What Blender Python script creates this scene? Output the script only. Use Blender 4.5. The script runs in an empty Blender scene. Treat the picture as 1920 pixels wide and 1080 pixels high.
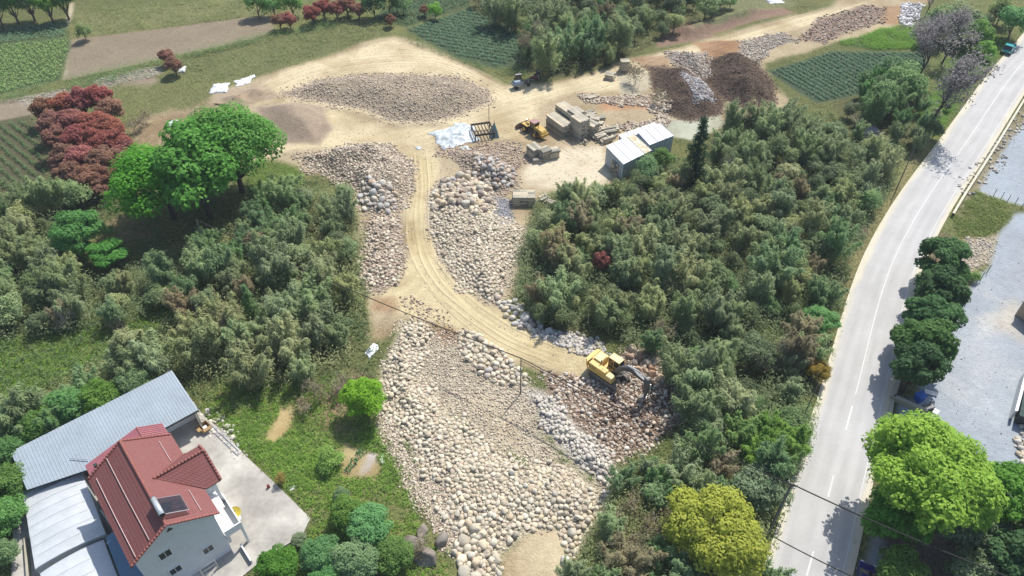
import bpy, math, random
import numpy as np
from mathutils import Vector, Matrix

# ------------------------------------------------------------------ camera, sky, sun, exposure
S = bpy.context.scene
COL = S.collection
CAMH, PITCH, FPX = 70.0, math.radians(43), 1371.0
cd = bpy.data.cameras.new("camera"); cam = bpy.data.objects.new("camera", cd); COL.objects.link(cam)
cd.sensor_width = 36; cd.lens = 36 * FPX / 1920; cd.clip_start = 1; cd.clip_end = 6000
cam.location = (0, 0, CAMH); cam.rotation_euler = (math.pi / 2 - PITCH, 0, 0)
S.camera = cam
SUN_DIR = Vector((0.54, 0.84, 0)).normalized(); SUN_EL = math.radians(56)
w = bpy.data.worlds.new("World"); S.world = w; w.use_nodes = True
nt = w.node_tree; nt.nodes.clear()
sky = nt.nodes.new("ShaderNodeTexSky"); sky.sky_type = 'NISHITA'; sky.sun_disc = False
sky.sun_elevation = SUN_EL; sky.sun_rotation = math.atan2(SUN_DIR.x, SUN_DIR.y)
sky.dust_density = 1.5
bg = nt.nodes.new("ShaderNodeBackground"); bg.inputs[1].default_value = 0.15
ow = nt.nodes.new("ShaderNodeOutputWorld")
nt.links.new(sky.outputs[0], bg.inputs[0]); nt.links.new(bg.outputs[0], ow.inputs[0])
sl = bpy.data.lights.new("sun", 'SUN'); sl.energy = 4.8; sl.angle = math.radians(0.5); sl.color = (1, 0.955, 0.88)
so = bpy.data.objects.new("sun", sl); COL.objects.link(so)
sd = Vector((SUN_DIR.x * math.cos(SUN_EL), SUN_DIR.y * math.cos(SUN_EL), math.sin(SUN_EL)))
so.rotation_euler = (-sd).to_track_quat('-Z', 'Y').to_euler(); so.location = (60, 80, 120)
S.view_settings.view_transform = 'Standard'; S.view_settings.look = 'None'
S.view_settings.exposure = 0.2; S.view_settings.gamma = 1; S.view_settings.use_curve_mapping = False
S.cycles.max_bounces = 6; S.cycles.diffuse_bounces = 3; S.cycles.transparent_max_bounces = 6
S.cycles.use_denoising = True

R = random.Random(7); NR = np.random.RandomState(7)
PI = math.pi
_c, _s = math.cos(PITCH), math.sin(PITCH)
def P(u, v, z=0.0):
    """point of the place seen at photo pixel (u, v) at height z"""
    a = (u - 960) / FPX; b = (540 - v) / FPX
    t = (z - CAMH) / (-_s + b * _c)
    return Vector((a * t, (_c + b * _s) * t, z))
def Q(x, y, z):
    dz = z - CAMH; dep = y * _c - dz * _s
    return 960 + FPX * x / dep, 540 - FPX * (y * _s + dz * _c) / dep
def ppm(x, y, z=0):
    return FPX / (y * _c - (z - CAMH) * _s)
def PW(poly, z=0.0):
    return np.array([P(u, v, z)[:2] for u, v in poly])

# ------------------------------------------------------------------ tagging
def tag(o, label=None, cat=None, group=None, kind=None):
    if label: o['label'] = label
    if cat: o['category'] = cat
    if group: o['group'] = group
    if kind: o['kind'] = kind
    return o
def empty(name, loc, rz=0, label=None, cat=None, group=None):
    o = bpy.data.objects.new(name, None); COL.objects.link(o)
    o.location = loc; o.rotation_euler = (0, 0, rz); o.empty_display_size = .3
    return tag(o, label, cat, group)

# ------------------------------------------------------------------ mesh helpers
def np_mesh(name, V, F, k=None, smooth=False, var=None, col=None):
    """V (n,3); F (m,k) array, all faces with k corners"""
    me = bpy.data.meshes.new(name)
    V = np.asarray(V, dtype=np.float32); F = np.asarray(F, dtype=np.int32); k = F.shape[1]
    me.vertices.add(len(V)); me.vertices.foreach_set("co", V.ravel())
    me.loops.add(F.size); me.loops.foreach_set("vertex_index", F.ravel())
    me.polygons.add(len(F)); me.polygons.foreach_set("loop_start", np.arange(0, F.size, k, dtype=np.int32))
    me.polygons.foreach_set("loop_total", np.full(len(F), k, dtype=np.int32))
    if smooth: me.polygons.foreach_set("use_smooth", np.ones(len(F), dtype=bool))
    if var is not None:
        a = me.attributes.new("var", 'FLOAT', 'POINT'); a.data.foreach_set("value", np.asarray(var, dtype=np.float32))
    if col is not None:
        a = me.attributes.new("col", 'FLOAT_COLOR', 'POINT')
        c = np.ones((len(V), 4), dtype=np.float32); c[:, :3] = col; a.data.foreach_set("color", c.ravel())
    me.update(); me.validate()
    return me
def link(name, me, mat=None, parent=None, loc=None, rz=None):
    o = bpy.data.objects.new(name, me); COL.objects.link(o)
    if mat is not None and len(me.materials) == 0: me.materials.append(mat)
    if parent: o.parent = parent
    if loc is not None: o.location = loc
    if rz is not None: o.rotation_euler = (0, 0, rz)
    return o

class MB:
    def __init__(s): s.v = []; s.f = []
    def add(s, vs, fs):
        b = len(s.v); s.v += [tuple(p) for p in vs]; s.f += [tuple(i + b for i in f) for f in fs]; return s
    def box(s, c, d, rz=0, m=None, taper=1.0):
        x, y, z = d[0] / 2, d[1] / 2, d[2] / 2
        M = m or Matrix.Rotation(rz, 3, 'Z'); c = Vector(c)
        vs = []
        for dz, t in ((-z, 1), (z, taper)):
            for sx, sy in ((-1, -1), (1, -1), (1, 1), (-1, 1)):
                vs.append(c + M @ Vector((sx * x * t, sy * y * t, dz)))
        return s.add(vs, [(3, 2, 1, 0), (4, 5, 6, 7), (0, 1, 5, 4), (1, 2, 6, 5), (2, 3, 7, 6), (3, 0, 4, 7)])
    def beam(s, a, b, wd, ht):
        a = Vector(a); b = Vector(b); d = b - a; L = d.length
        q = d.to_track_quat('X', 'Z').to_matrix()
        return s.box((a + b) / 2, (L, wd, ht), m=q)
    def tube(s, pts, rad, n=6, caps=True):
        pts = [Vector(p) for p in pts]
        if not isinstance(rad, (list, tuple)): rad = [rad] * len(pts)
        vs = []; up = Vector((0, 0, 1))
        for i, p in enumerate(pts):
            d = (pts[min(i + 1, len(pts) - 1)] - pts[max(i - 1, 0)]).normalized()
            a = d.cross(up) if abs(d.dot(up)) < .95 else d.cross(Vector((1, 0, 0)))
            a.normalize(); b = a.cross(d).normalized()
            for k in range(n):
                t = 2 * PI * k / n; vs.append(p + (a * math.cos(t) + b * math.sin(t)) * rad[i])
        fs = []
        for i in range(len(pts) - 1):
            for k in range(n):
                fs.append((i * n + k, i * n + (k + 1) % n, (i + 1) * n + (k + 1) % n, (i + 1) * n + k))
        if caps: fs += [tuple(range(n))[::-1], tuple((len(pts) - 1) * n + k for k in range(n))]
        return s.add(vs, fs)
    def cyl(s, c, r, h, axis='Z', n=16):
        c = Vector(c); d = {'X': Vector((h / 2, 0, 0)), 'Y': Vector((0, h / 2, 0)), 'Z': Vector((0, 0, h / 2))}[axis]
        return s.tube([c - d, c + d], r, n)
    def prism(s, prof, y0, y1, plane='XZ'):
        """profile in XZ extruded along Y (or in YZ along X, XY along Z)"""
        n = len(prof)
        mk = {'XZ': lambda p, t: (p[0], t, p[1]), 'YZ': lambda p, t: (t, p[0], p[1]), 'XY': lambda p, t: (p[0], p[1], t)}[plane]
        vs = [mk(p, y0) for p in prof] + [mk(p, y1) for p in prof]
        fs = [(i, (i + 1) % n, n + (i + 1) % n, n + i) for i in range(n)] + [tuple(range(n))[::-1], tuple(range(n, 2 * n))]
        return s.add(vs, fs)
    def mesh(s, name, smooth=False, bevel=0):
        me = bpy.data.meshes.new(name); me.from_pydata(s.v, [], s.f); me.update()
        import bmesh
        bm = bmesh.new(); bm.from_mesh(me); bmesh.ops.recalc_face_normals(bm, faces=bm.faces[:])
        if bevel:
            bmesh.ops.bevel(bm, geom=bm.edges[:], offset=bevel, segments=1, affect='EDGES', profile=.5)
        bm.to_mesh(me); bm.free()
        if smooth: me.polygons.foreach_set("use_smooth", np.ones(len(me.polygons), dtype=bool))
        return me
    def build(s, name, mat, parent=None, smooth=False, bevel=0, loc=None, rz=None):
        return link(name, s.mesh(name, smooth, bevel), mat, parent, loc, rz)

# ------------------------------------------------------------------ noise & polygons (numpy)
_T = NR.rand(64, 64)
def vnoise(x, y, sc, seed=0):
    x = x / sc + seed * 17.3; y = y / sc + seed * 9.7
    xi = np.floor(x).astype(int); yi = np.floor(y).astype(int); fx = x - xi; fy = y - yi
    fx = fx * fx * (3 - 2 * fx); fy = fy * fy * (3 - 2 * fy)
    g = lambda a, b: _T[a % 64, b % 64]
    return (g(xi, yi) * (1 - fx) + g(xi + 1, yi) * fx) * (1 - fy) + (g(xi, yi + 1) * (1 - fx) + g(xi + 1, yi + 1) * fx) * fy - .5
def fbm(x, y, sc, seed=0, o=4):
    r = 0; a = 1
    for i in range(o): r = r + a * vnoise(x, y, sc / 2 ** i, seed + i); a *= .55
    return r
def sdist(x, y, poly):
    """signed distance, positive inside"""
    poly = np.asarray(poly); n = len(poly); d = np.full(x.shape, 1e9); ins = np.zeros(x.shape, bool)
    for i in range(n):
        ax, ay = poly[i]; bx, by = poly[(i + 1) % n]; ex, ey = bx - ax, by - ay
        t = np.clip(((x - ax) * ex + (y - ay) * ey) / (ex * ex + ey * ey + 1e-9), 0, 1)
        d = np.minimum(d, (x - ax - t * ex) ** 2 + (y - ay - t * ey) ** 2)
        c = ((ay > y) != (by > y)) & (x < (bx - ax) * (y - ay) / (by - ay + 1e-12) + ax)
        ins ^= c
    d = np.sqrt(d); return np.where(ins, d, -d)
def sstep(a, b, x):
    t = np.clip((x - a) / (b - a), 0, 1); return t * t * (3 - 2 * t)
def inside(x, y, poly): return bool(sdist(np.array([x]), np.array([y]), poly)[0] > 0)

# ------------------------------------------------------------------ materials
MATS = {}
def nodes(name):
    m = bpy.data.materials.new(name); m.use_nodes = True; t = m.node_tree; t.nodes.clear(); return m, t
def N(t, typ, **kw):
    n = t.nodes.new(typ)
    for k, v in kw.items(): setattr(n, k, v)
    return n
def mathn(t, op, a, b=None):
    n = N(t, "ShaderNodeMath", operation=op)
    for i, v in enumerate((a, b)):
        if v is None: continue
        if isinstance(v, (int, float)): n.inputs[i].default_value = v
        else: t.links.new(v, n.inputs[i])
    return n.outputs[0]
def mixc(t, f, a, b, mode='MIX'):
    n = N(t, "ShaderNodeMix", data_type='RGBA', blend_type=mode)
    for i, v in ((0, f), (6, a), (7, b)):
        if isinstance(v, (int, float)): n.inputs[i].default_value = v
        elif isinstance(v, tuple): n.inputs[i].default_value = v if len(v) == 4 else (*v, 1)
        else: t.links.new(v, n.inputs[i])
    return n.outputs[2]
def noise(t, vec, sc, det=3, rough=.6):
    n = N(t, "ShaderNodeTexNoise"); n.inputs['Scale'].default_value = sc; n.inputs['Detail'].default_value = det
    n.inputs['Roughness'].default_value = rough; t.links.new(vec, n.inputs['Vector']); return n.outputs['Fac']
def ramp(t, f, lo, hi, a=0.0, b=1.0):
    n = N(t, "ShaderNodeMapRange"); t.links.new(f, n.inputs[0])
    for i, v in ((1, lo), (2, hi), (3, a), (4, b)): n.inputs[i].default_value = v
    return n.outputs[0]
def gray(t, f):
    n = N(t, "ShaderNodeCombineColor")
    for i in range(3): t.links.new(f, n.inputs[i])
    return n.outputs[0]
def mat(name, col, rough=.7, metal=0, sc=2.0, amt=.25, bump=0.0, col2=None, spec=.3, world=False, alpha=None, trans=0):
    if name in MATS: return MATS[name]
    m, t = nodes(name)
    out = N(t, "ShaderNodeOutputMaterial"); b = N(t, "ShaderNodeBsdfPrincipled")
    tc = N(t, "ShaderNodeTexCoord"); vec = tc.outputs['Object']
    n1 = noise(t, vec, sc, 4, .65); n2 = noise(t, vec, sc * 7.3, 3, .6)
    f = mathn(t, 'ADD', mathn(t, 'MULTIPLY', n1, .65), mathn(t, 'MULTIPLY', n2, .35))
    base = col if col2 is None else mixc(t, ramp(t, n1, .38, .62), tuple(col), tuple(col2))
    g = gray(t, ramp(t, f, .3, .7, 1 - amt, 1 + amt))
    oi = N(t, "ShaderNodeObjectInfo")
    g2 = gray(t, ramp(t, oi.outputs['Random'], 0, 1, .93, 1.07))
    c = mixc(t, 1.0, base if not isinstance(base, tuple) else tuple(base), g, 'MULTIPLY')
    c = mixc(t, 1.0, c, g2, 'MULTIPLY')
    t.links.new(c, b.inputs['Base Color'])
    b.inputs['Roughness'].default_value = rough; b.inputs['Metallic'].default_value = metal
    b.inputs['Specular IOR Level'].default_value = spec
    if bump:
        bn = N(t, "ShaderNodeBump"); bn.inputs['Strength'].default_value = 1; bn.inputs['Distance'].default_value = bump
        t.links.new(f, bn.inputs['Height']); t.links.new(bn.outputs[0], b.inputs['Normal'])
    t.links.new(b.outputs[0], out.inputs[0]); MATS[name] = m; return m
def leafmat(name, c1, c2, tr=.3, tcol=None, hv=.012):
    if name in MATS: return MATS[name]
    m, t = nodes(name)
    out = N(t, "ShaderNodeOutputMaterial"); b = N(t, "ShaderNodeBsdfPrincipled"); tl = N(t, "ShaderNodeBsdfTranslucent"); mx = N(t, "ShaderNodeMixShader")
    at = N(t, "ShaderNodeAttribute", attribute_name="var")
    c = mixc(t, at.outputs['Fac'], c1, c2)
    oi = N(t, "ShaderNodeObjectInfo")
    hs = N(t, "ShaderNodeHueSaturation"); t.links.new(c, hs.inputs['Color'])
    t.links.new(ramp(t, oi.outputs['Random'], 0, 1, .5 - hv, .5 + hv), hs.inputs['Hue'])
    r2 = mathn(t, 'FRACT', mathn(t, 'MULTIPLY', oi.outputs['Random'], 7.77))
    t.links.new(ramp(t, r2, 0, 1, .84, 1.16), hs.inputs['Value'])
    r3 = mathn(t, 'FRACT', mathn(t, 'MULTIPLY', oi.outputs['Random'], 31.7))
    t.links.new(ramp(t, r3, 0, 1, .88, 1.08), hs.inputs['Saturation'])
    t.links.new(hs.outputs[0], b.inputs['Base Color']); b.inputs['Roughness'].default_value = .55
    b.inputs['Specular IOR Level'].default_value = .12
    t.links.new(hs.outputs[0], tl.inputs[0]); mx.inputs[0].default_value = tr
    t.links.new(b.outputs[0], mx.inputs[1]); t.links.new(tl.outputs[0], mx.inputs[2]); t.links.new(mx.outputs[0], out.inputs[0])
    MATS[name] = m; return m
def groundmat():
    m, t = nodes("ground_surface")
    out = N(t, "ShaderNodeOutputMaterial"); b = N(t, "ShaderNodeBsdfPrincipled")
    geo = N(t, "ShaderNodeNewGeometry"); pos = geo.outputs['Position']
    col = N(t, "ShaderNodeAttribute", attribute_name="col").outputs['Color']
    peb = N(t, "ShaderNodeAttribute", attribute_name="peb").outputs['Fac']
    gra = N(t, "ShaderNodeAttribute", attribute_name="gra").outputs['Fac']
    n0 = noise(t, pos, .12, 4, .6); n1 = noise(t, pos, .9, 4, .65); n2 = noise(t, pos, 5, 4, .7)
    f = mathn(t, 'ADD', mathn(t, 'ADD', mathn(t, 'MULTIPLY', n0, .35), mathn(t, 'MULTIPLY', n1, .35)), mathn(t, 'MULTIPLY', n2, .3))
    c = mixc(t, 1.0, col, gray(t, ramp(t, f, .35, .65, .80, 1.14)), 'MULTIPLY')
    # grass mottling: dry straw against fresh green
    g1 = ramp(t, noise(t, pos, 2.2, 5, .75), .36, .64)
    cg = mixc(t, g1, mixc(t, 1.0, c, (.5, .58, .45), 'MULTIPLY'), mixc(t, 1.0, c, (1.4, 1.28, 1.15), 'MULTIPLY'))
    c = mixc(t, gra, c, cg)
    # pebbles: cell to cell colour
    vo = N(t, "ShaderNodeTexVoronoi"); vo.inputs['Scale'].default_value = 4.5; t.links.new(pos, vo.inputs['Vector'])
    vb = N(t, "ShaderNodeTexVoronoi"); vb.inputs['Scale'].default_value = 2.1; t.links.new(pos, vb.inputs['Vector'])
    sp = N(t, "ShaderNodeSeparateColor"); t.links.new(vo.outputs['Color'], sp.inputs[0])
    cp = mixc(t, 1.0, c, gray(t, ramp(t, sp.outputs[0], 0, 1, .62, 1.3)), 'MULTIPLY')
    c = mixc(t, mathn(t, 'MULTIPLY', peb, .9), c, cp)
    t.links.new(c, b.inputs['Base Color']); b.inputs['Roughness'].default_value = .95; b.inputs['Specular IOR Level'].default_value = .1
    d1 = mathn(t, 'MULTIPLY', mathn(t, 'SUBTRACT', .45, vo.outputs['Distance']), mathn(t, 'MULTIPLY', peb, .28))
    d2 = mathn(t, 'MULTIPLY', n2, mathn(t, 'ADD', mathn(t, 'MULTIPLY', gra, .3), .07))
    d3 = mathn(t, 'MULTIPLY', n1, .12)
    bn = N(t, "ShaderNodeBump"); bn.inputs['Distance'].default_value = 1.0; bn.inputs['Strength'].default_value = .9
    t.links.new(mathn(t, 'ADD', mathn(t, 'ADD', d1, d2), d3), bn.inputs['Height']); t.links.new(bn.outputs[0], b.inputs['Normal'])
    t.links.new(b.outputs[0], out.inputs[0]); return m
def stonemat(name, tint=(1, 1, 1)):
    m, t = nodes(name)
    out = N(t, "ShaderNodeOutputMaterial"); b = N(t, "ShaderNodeBsdfPrincipled")
    geo = N(t, "ShaderNodeNewGeometry"); pos = geo.outputs['Position']
    col = N(t, "ShaderNodeAttribute", attribute_name="col").outputs['Color']
    n1 = noise(t, pos, 3, 4, .65); n2 = noise(t, pos, 14, 3, .7)
    f = mathn(t, 'ADD', mathn(t, 'MULTIPLY', n1, .5), mathn(t, 'MULTIPLY', n2, .5))
    c = mixc(t, 1.0, col, gray(t, ramp(t, f, .3, .7, .8, 1.18)), 'MULTIPLY')
    c = mixc(t, 1.0, c, tuple(tint), 'MULTIPLY')
    t.links.new(c, b.inputs['Base Color']); b.inputs['Roughness'].default_value = .9; b.inputs['Specular IOR Level'].default_value = .15
    bn = N(t, "ShaderNodeBump"); bn.inputs['Distance'].default_value = .05; t.links.new(f, bn.inputs['Height']); t.links.new(bn.outputs[0], b.inputs['Normal'])
    t.links.new(b.outputs[0], out.inputs[0]); return m
GM = groundmat()

# ------------------------------------------------------------------ ground sheet: regions and relief
SAND = (.45, .375, .245); SAND2 = (.39, .32, .21); PINK = (.40, .33, .25); BROWN = (.125, .092, .070); REDB = (.27, .17, .105)
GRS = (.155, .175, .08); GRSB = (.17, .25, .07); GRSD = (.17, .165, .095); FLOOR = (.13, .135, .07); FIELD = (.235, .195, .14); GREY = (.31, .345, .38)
x0, y0, st = -150.0, 12.0, 0.5
xs = np.arange(x0, 150.01, st); ys = np.arange(y0, 216.01, st)
X, Y = np.meshgrid(xs, ys); NY, NX = X.shape
C = np.empty(X.shape + (3,)); C[:] = GRS
big = fbm(X, Y, 30, 3, 4)
C = C * (1 + .3 * big[..., None]); C += np.clip(fbm(X, Y, 14, 11, 4), 0, 1)[..., None] * np.array((.10, .07, .03))
PEB = np.zeros(X.shape); GRA = np.ones(X.shape); HGT = .16 * fbm(X, Y, 9, 5, 4)
LAB = np.zeros(X.shape, int)
LABN = ['grassland', 'sandy_ground', 'rubble_ground', 'soil_field', 'gravel_lot', 'thicket_floor']
WN = fbm(X, Y, 5, 21, 4)
def rgn(px, col, fe=.8, nz=1.0, peb=0, gra=0, lab=None, amt=1.0, z=0, world=False):
    global C
    pw = np.array(px) if world else PW(px, z)
    a, b = pw.min(0) - 4, pw.max(0) + 4
    i0, i1 = np.searchsorted(xs, (a[0], b[0])); j0, j1 = np.searchsorted(ys, (a[1], b[1]))
    if i1 <= i0 or j1 <= j0: return
    sl_ = (slice(j0, j1), slice(i0, i1))
    d = sdist(X[sl_], Y[sl_], pw) + nz * WN[sl_] * 1.6
    wgt = sstep(-fe, fe, d) * amt
    C[sl_] = C[sl_] * (1 - wgt[..., None]) + np.array(col) * wgt[..., None]
    if peb is not None: PEB[sl_] = PEB[sl_] * (1 - wgt) + peb * wgt
    if gra is not None: GRA[sl_] = GRA[sl_] * (1 - wgt) + gra * wgt
    if lab is not None: LAB[sl_][wgt > .5] = lab
def mound(px, h, wd=3.0, rough=.25, rsc=3, p=1.0, z=0):
    pw = PW(px, z); a, b = pw.min(0) - 3, pw.max(0) + 3
    i0, i1 = np.searchsorted(xs, (a[0], b[0])); j0, j1 = np.searchsorted(ys, (a[1], b[1])); sl_ = (slice(j0, j1), slice(i0, i1))
    d = sdist(X[sl_], Y[sl_], pw)
    k = sstep(0, wd, d) ** p
    HGT[sl_] += k * h * (1 + rough * fbm(X[sl_], Y[sl_], rsc, int(h * 10), 4) * 2)

# thicket floors (drawn at the ground beneath the crowns)
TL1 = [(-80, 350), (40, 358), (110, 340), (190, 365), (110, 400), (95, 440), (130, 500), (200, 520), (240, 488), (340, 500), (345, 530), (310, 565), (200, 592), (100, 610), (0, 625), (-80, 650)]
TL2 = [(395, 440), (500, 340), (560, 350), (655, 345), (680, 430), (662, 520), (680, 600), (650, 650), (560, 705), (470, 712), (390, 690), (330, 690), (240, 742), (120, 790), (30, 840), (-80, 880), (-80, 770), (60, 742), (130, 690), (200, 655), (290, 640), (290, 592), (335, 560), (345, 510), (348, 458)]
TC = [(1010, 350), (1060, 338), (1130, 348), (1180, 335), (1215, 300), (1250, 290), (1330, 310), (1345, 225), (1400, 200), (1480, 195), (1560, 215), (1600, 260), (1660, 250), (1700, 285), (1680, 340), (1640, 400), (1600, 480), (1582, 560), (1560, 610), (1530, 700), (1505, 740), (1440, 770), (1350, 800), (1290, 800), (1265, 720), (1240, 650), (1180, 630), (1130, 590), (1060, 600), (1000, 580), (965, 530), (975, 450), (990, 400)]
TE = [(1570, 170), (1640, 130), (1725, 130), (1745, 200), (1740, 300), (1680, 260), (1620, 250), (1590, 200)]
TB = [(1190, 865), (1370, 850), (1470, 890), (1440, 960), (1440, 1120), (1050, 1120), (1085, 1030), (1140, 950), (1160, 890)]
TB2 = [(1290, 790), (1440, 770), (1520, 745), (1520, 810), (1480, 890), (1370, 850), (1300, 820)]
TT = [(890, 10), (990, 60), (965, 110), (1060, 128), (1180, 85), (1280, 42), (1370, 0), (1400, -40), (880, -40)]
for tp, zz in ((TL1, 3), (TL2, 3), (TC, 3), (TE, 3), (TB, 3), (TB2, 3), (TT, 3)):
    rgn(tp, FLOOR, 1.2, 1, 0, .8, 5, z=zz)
# grass areas
rgn([(-80, 650), (130, 615), (310, 560), (420, 560), (310, 660), (130, 700), (60, 745), (-80, 770)], (.15, .19, .06), 1.5, 1.2, 0, 1, 0)
rgn([(-80, 690), (120, 640), (130, 690), (40, 745), (-80, 760)], GRSB, 1.5, 1.2, 0, 1, 0)
rgn([(210, 415), (260, 400), (300, 420), (280, 445), (225, 450)], (.25, .20, .12), 1, .6, .2, .5, 0)
rgn([(140, 25), (430, 0), (800, -40), (560, 30), (510, 28), (300, 52), (150, 75)], (.20, .21, .105), 1.5, 1, 0, 1, 0)
rgn([(330, 100), (520, 60), (640, 45), (700, 40), (740, 62), (600, 105), (440, 145), (345, 165)], (.165, .18, .09), 1, 1, 0, 1, 0)
rgn([(370, 775), (400, 720), (500, 735), (560, 740), (650, 700), (700, 690), (720, 740), (740, 870), (780, 960), (850, 1060), (860, 1100), (560, 1100), (580, 975), (480, 860), (420, 800)], (.20, .22, .095), 1.2, .8, 0, 1, 0)
rgn([(420, 790), (540, 790), (640, 830), (600, 900), (540, 940), (500, 900)], GRSB, 1.5, 1, 0, 1, 0)
rgn([(555, 715), (690, 690), (705, 740), (640, 800), (590, 790), (560, 770)], (.27, .205, .14), 1, 1, .1, .8, 0)
rgn([(525, 765), (555, 765), (540, 815), (510, 830), (495, 822)], (.42, .33, .17), .7, .5, .1, .1, 1)
rgn([(645, 830), (710, 850), (720, 880), (700, 900), (640, 895), (635, 860)], (.40, .33, .18), .5, .3, .1, .2, 1)
rgn([(690, 845), (712, 850), (690, 885), (672, 893)], (.45, .41, .37), .3, .2, 0, 0, 1)
rgn([(570, 960), (640, 940), (650, 960), (600, 985)], (.26, .23, .15), .8, 1, .1, .8, 0)
rgn([(1860, 60), (1890, 80), (1880, 100), (1820, 160), (1790, 200), (1760, 260), (1720, 290), (1730, 200), (1800, 90)], (.10, .19, .04), 1.2, .8, 0, 1, 0)
rgn([(1600, 455), (1660, 380), (1700, 300), (1720, 270), (1760, 250), (1700, 345), (1650, 420), (1610, 510), (1590, 590), (1560, 690), (1540, 760), (1500, 870), (1480, 960), (1440, 1090), (1430, 1090), (1480, 880), (1540, 690), (1580, 560)], (.24, .22, .12), .7, .5, .1, .9, 0)
rgn([(1580, 410), (1625, 410), (1630, 440), (1585, 440)], (.20, .15, .12), .6, .5, .5, .2, 2)
# farmland
rgn([(-80, 200), (130, 168), (285, 140), (300, 150), (280, 168), (100, 200), (60, 220), (-80, 235)], (.24, .20, .145), .6, .5, .1, .1, 3)
rgn([(135, 74), (300, 54), (510, 26), (516, 58), (480, 72), (330, 104), (118, 150)], FIELD, .5, .3, .3, .2, 3)
rgn([(180, 150), (240, 135), (300, 125), (300, 140), (200, 160)], (.33, .30, .25), .5, 1, .9, .3, 2)
rgn([(40, 185), (120, 168), (130, 178), (50, 195)], (.33, .30, .25), .5, 1, .9, .3, 2)
rgn([(120, 72), (128, 55), (137, 20), (138, 5), (132, 5), (127, 30), (118, 60)], (.5, .44, .34), .35, .2, 0, 0, 1)
rgn([(119, 146), (128, 80), (131, 80), (125, 140)], (.36, .33, .24), .25, .1, 0, 0, 1)
rgn([(-80, 240), (60, 215), (80, 260), (90, 300), (88, 345), (40, 368), (-80, 352)], (.10, .10, .06), .5, .3, 0, .5, 3)
rgn([(-80, 100), (-80, 60), (128, 40), (132, 90), (112, 150), (-80, 195)], (.085, .12, .06), .5, .2, 0, .6, 3)
rgn([(760, 55), (880, 14), (935, 38), (995, 75), (990, 118), (930, 130), (850, 108)], (.07, .10, .06), .5, .3, 0, .5, 3)
rgn([(700, 35), (740, 0), (830, -40), (900, -40), (880, 12), (760, 52)], (.08, .11, .06), .5, .5, 0, .7, 3)
rgn([(1438, 133), (1560, 96), (1730, 98), (1745, 125), (1640, 170), (1530, 196)], (.07, .10, .065), .4, .2, 0, .5, 3)
rgn([(1580, 85), (1560, 60), (1650, 38), (1720, 50), (1730, 92), (1640, 94)], (.09, .135, .06), .8, .6, 0, .9, 0)
# sandy clearing
rgn([(1660, -40), (1560, 10), (1500, 28), (1420, 45), (1290, 85), (1200, 108), (1110, 135), (1060, 148), (985, 160), (945, 158), (915, 138), (850, 108), (790, 78), (740, 66), (690, 76), (600, 108), (520, 133), (470, 150), (400, 168), (330, 190), (250, 215), (255, 260), (330, 280), (430, 300), (520, 300), (560, 320), (640, 335), (668, 360), (668, 430), (685, 520), (690, 650), (720, 640), (760, 600), (830, 610), (960, 680), (1080, 720), (1115, 690), (1112, 655), (1010, 622), (950, 590), (960, 560), (985, 440), (1000, 380), (1040, 360), (1140, 352), (1180, 330), (1240, 245), (1340, 245), (1440, 210), (1490, 195), (1440, 150), (1440, 120), (1560, 80), (1680, 50), (1760, -10), (1760, -40)], SAND2, 1.0, .8, .25, .05, 1)
rgn([(520, 140), (600, 112), (740, 72), (850, 115), (945, 165), (1060, 155), (1200, 115), (1400, 60), (1640, 0), (1560, 30), (1390, 95), (1210, 140), (1180, 165), (1060, 180), (930, 220), (860, 232), (740, 232), (540, 175), (480, 200), (470, 172)], (.54, .46, .30), 1, .8, .08, 0, 1)
rgn([(480, 250), (540, 180), (740, 240), (860, 236), (1000, 190), (1010, 260), (1000, 270), (820, 245), (810, 290), (820, 330), (770, 320), (740, 285), (600, 275), (500, 290)], (.53, .45, .29), 1, .8, .08, 0, 1)
rgn([(770, 290), (815, 300), (806, 440), (840, 510), (900, 560), (1000, 622), (1110, 660), (1110, 715), (1000, 680), (880, 635), (770, 590), (700, 570), (745, 530), (758, 450)], (.50, .42, .255), .6, .6, .1, 0, 1)
rgn([(985, 310), (1040, 285), (1130, 275), (1150, 330), (1130, 350), (1040, 358), (990, 345)], (.57, .50, .37), 1, .8, .15, 0, 1)
rgn([(1170, 175), (1150, 140), (1200, 130), (1230, 150), (1190, 185)], (.43, .39, .29), .8, .6, .1, 0, 1)
rgn([(250, 240), (330, 205), (400, 190), (470, 190), (430, 240), (330, 275), (255, 285)], (.34, .27, .185), 1.5, 1.5, .3, .5, 1)
rgn([(215, 165), (390, 150), (470, 140), (400, 180), (300, 215), (230, 235)], (.17, .185, .085), 2, 2, .1, .9, 0)
rgn([(490, 300), (560, 310), (570, 345), (520, 370), (480, 360), (460, 330)], (.12, .18, .05), .8, .8, 0, 1, 0)
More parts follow.
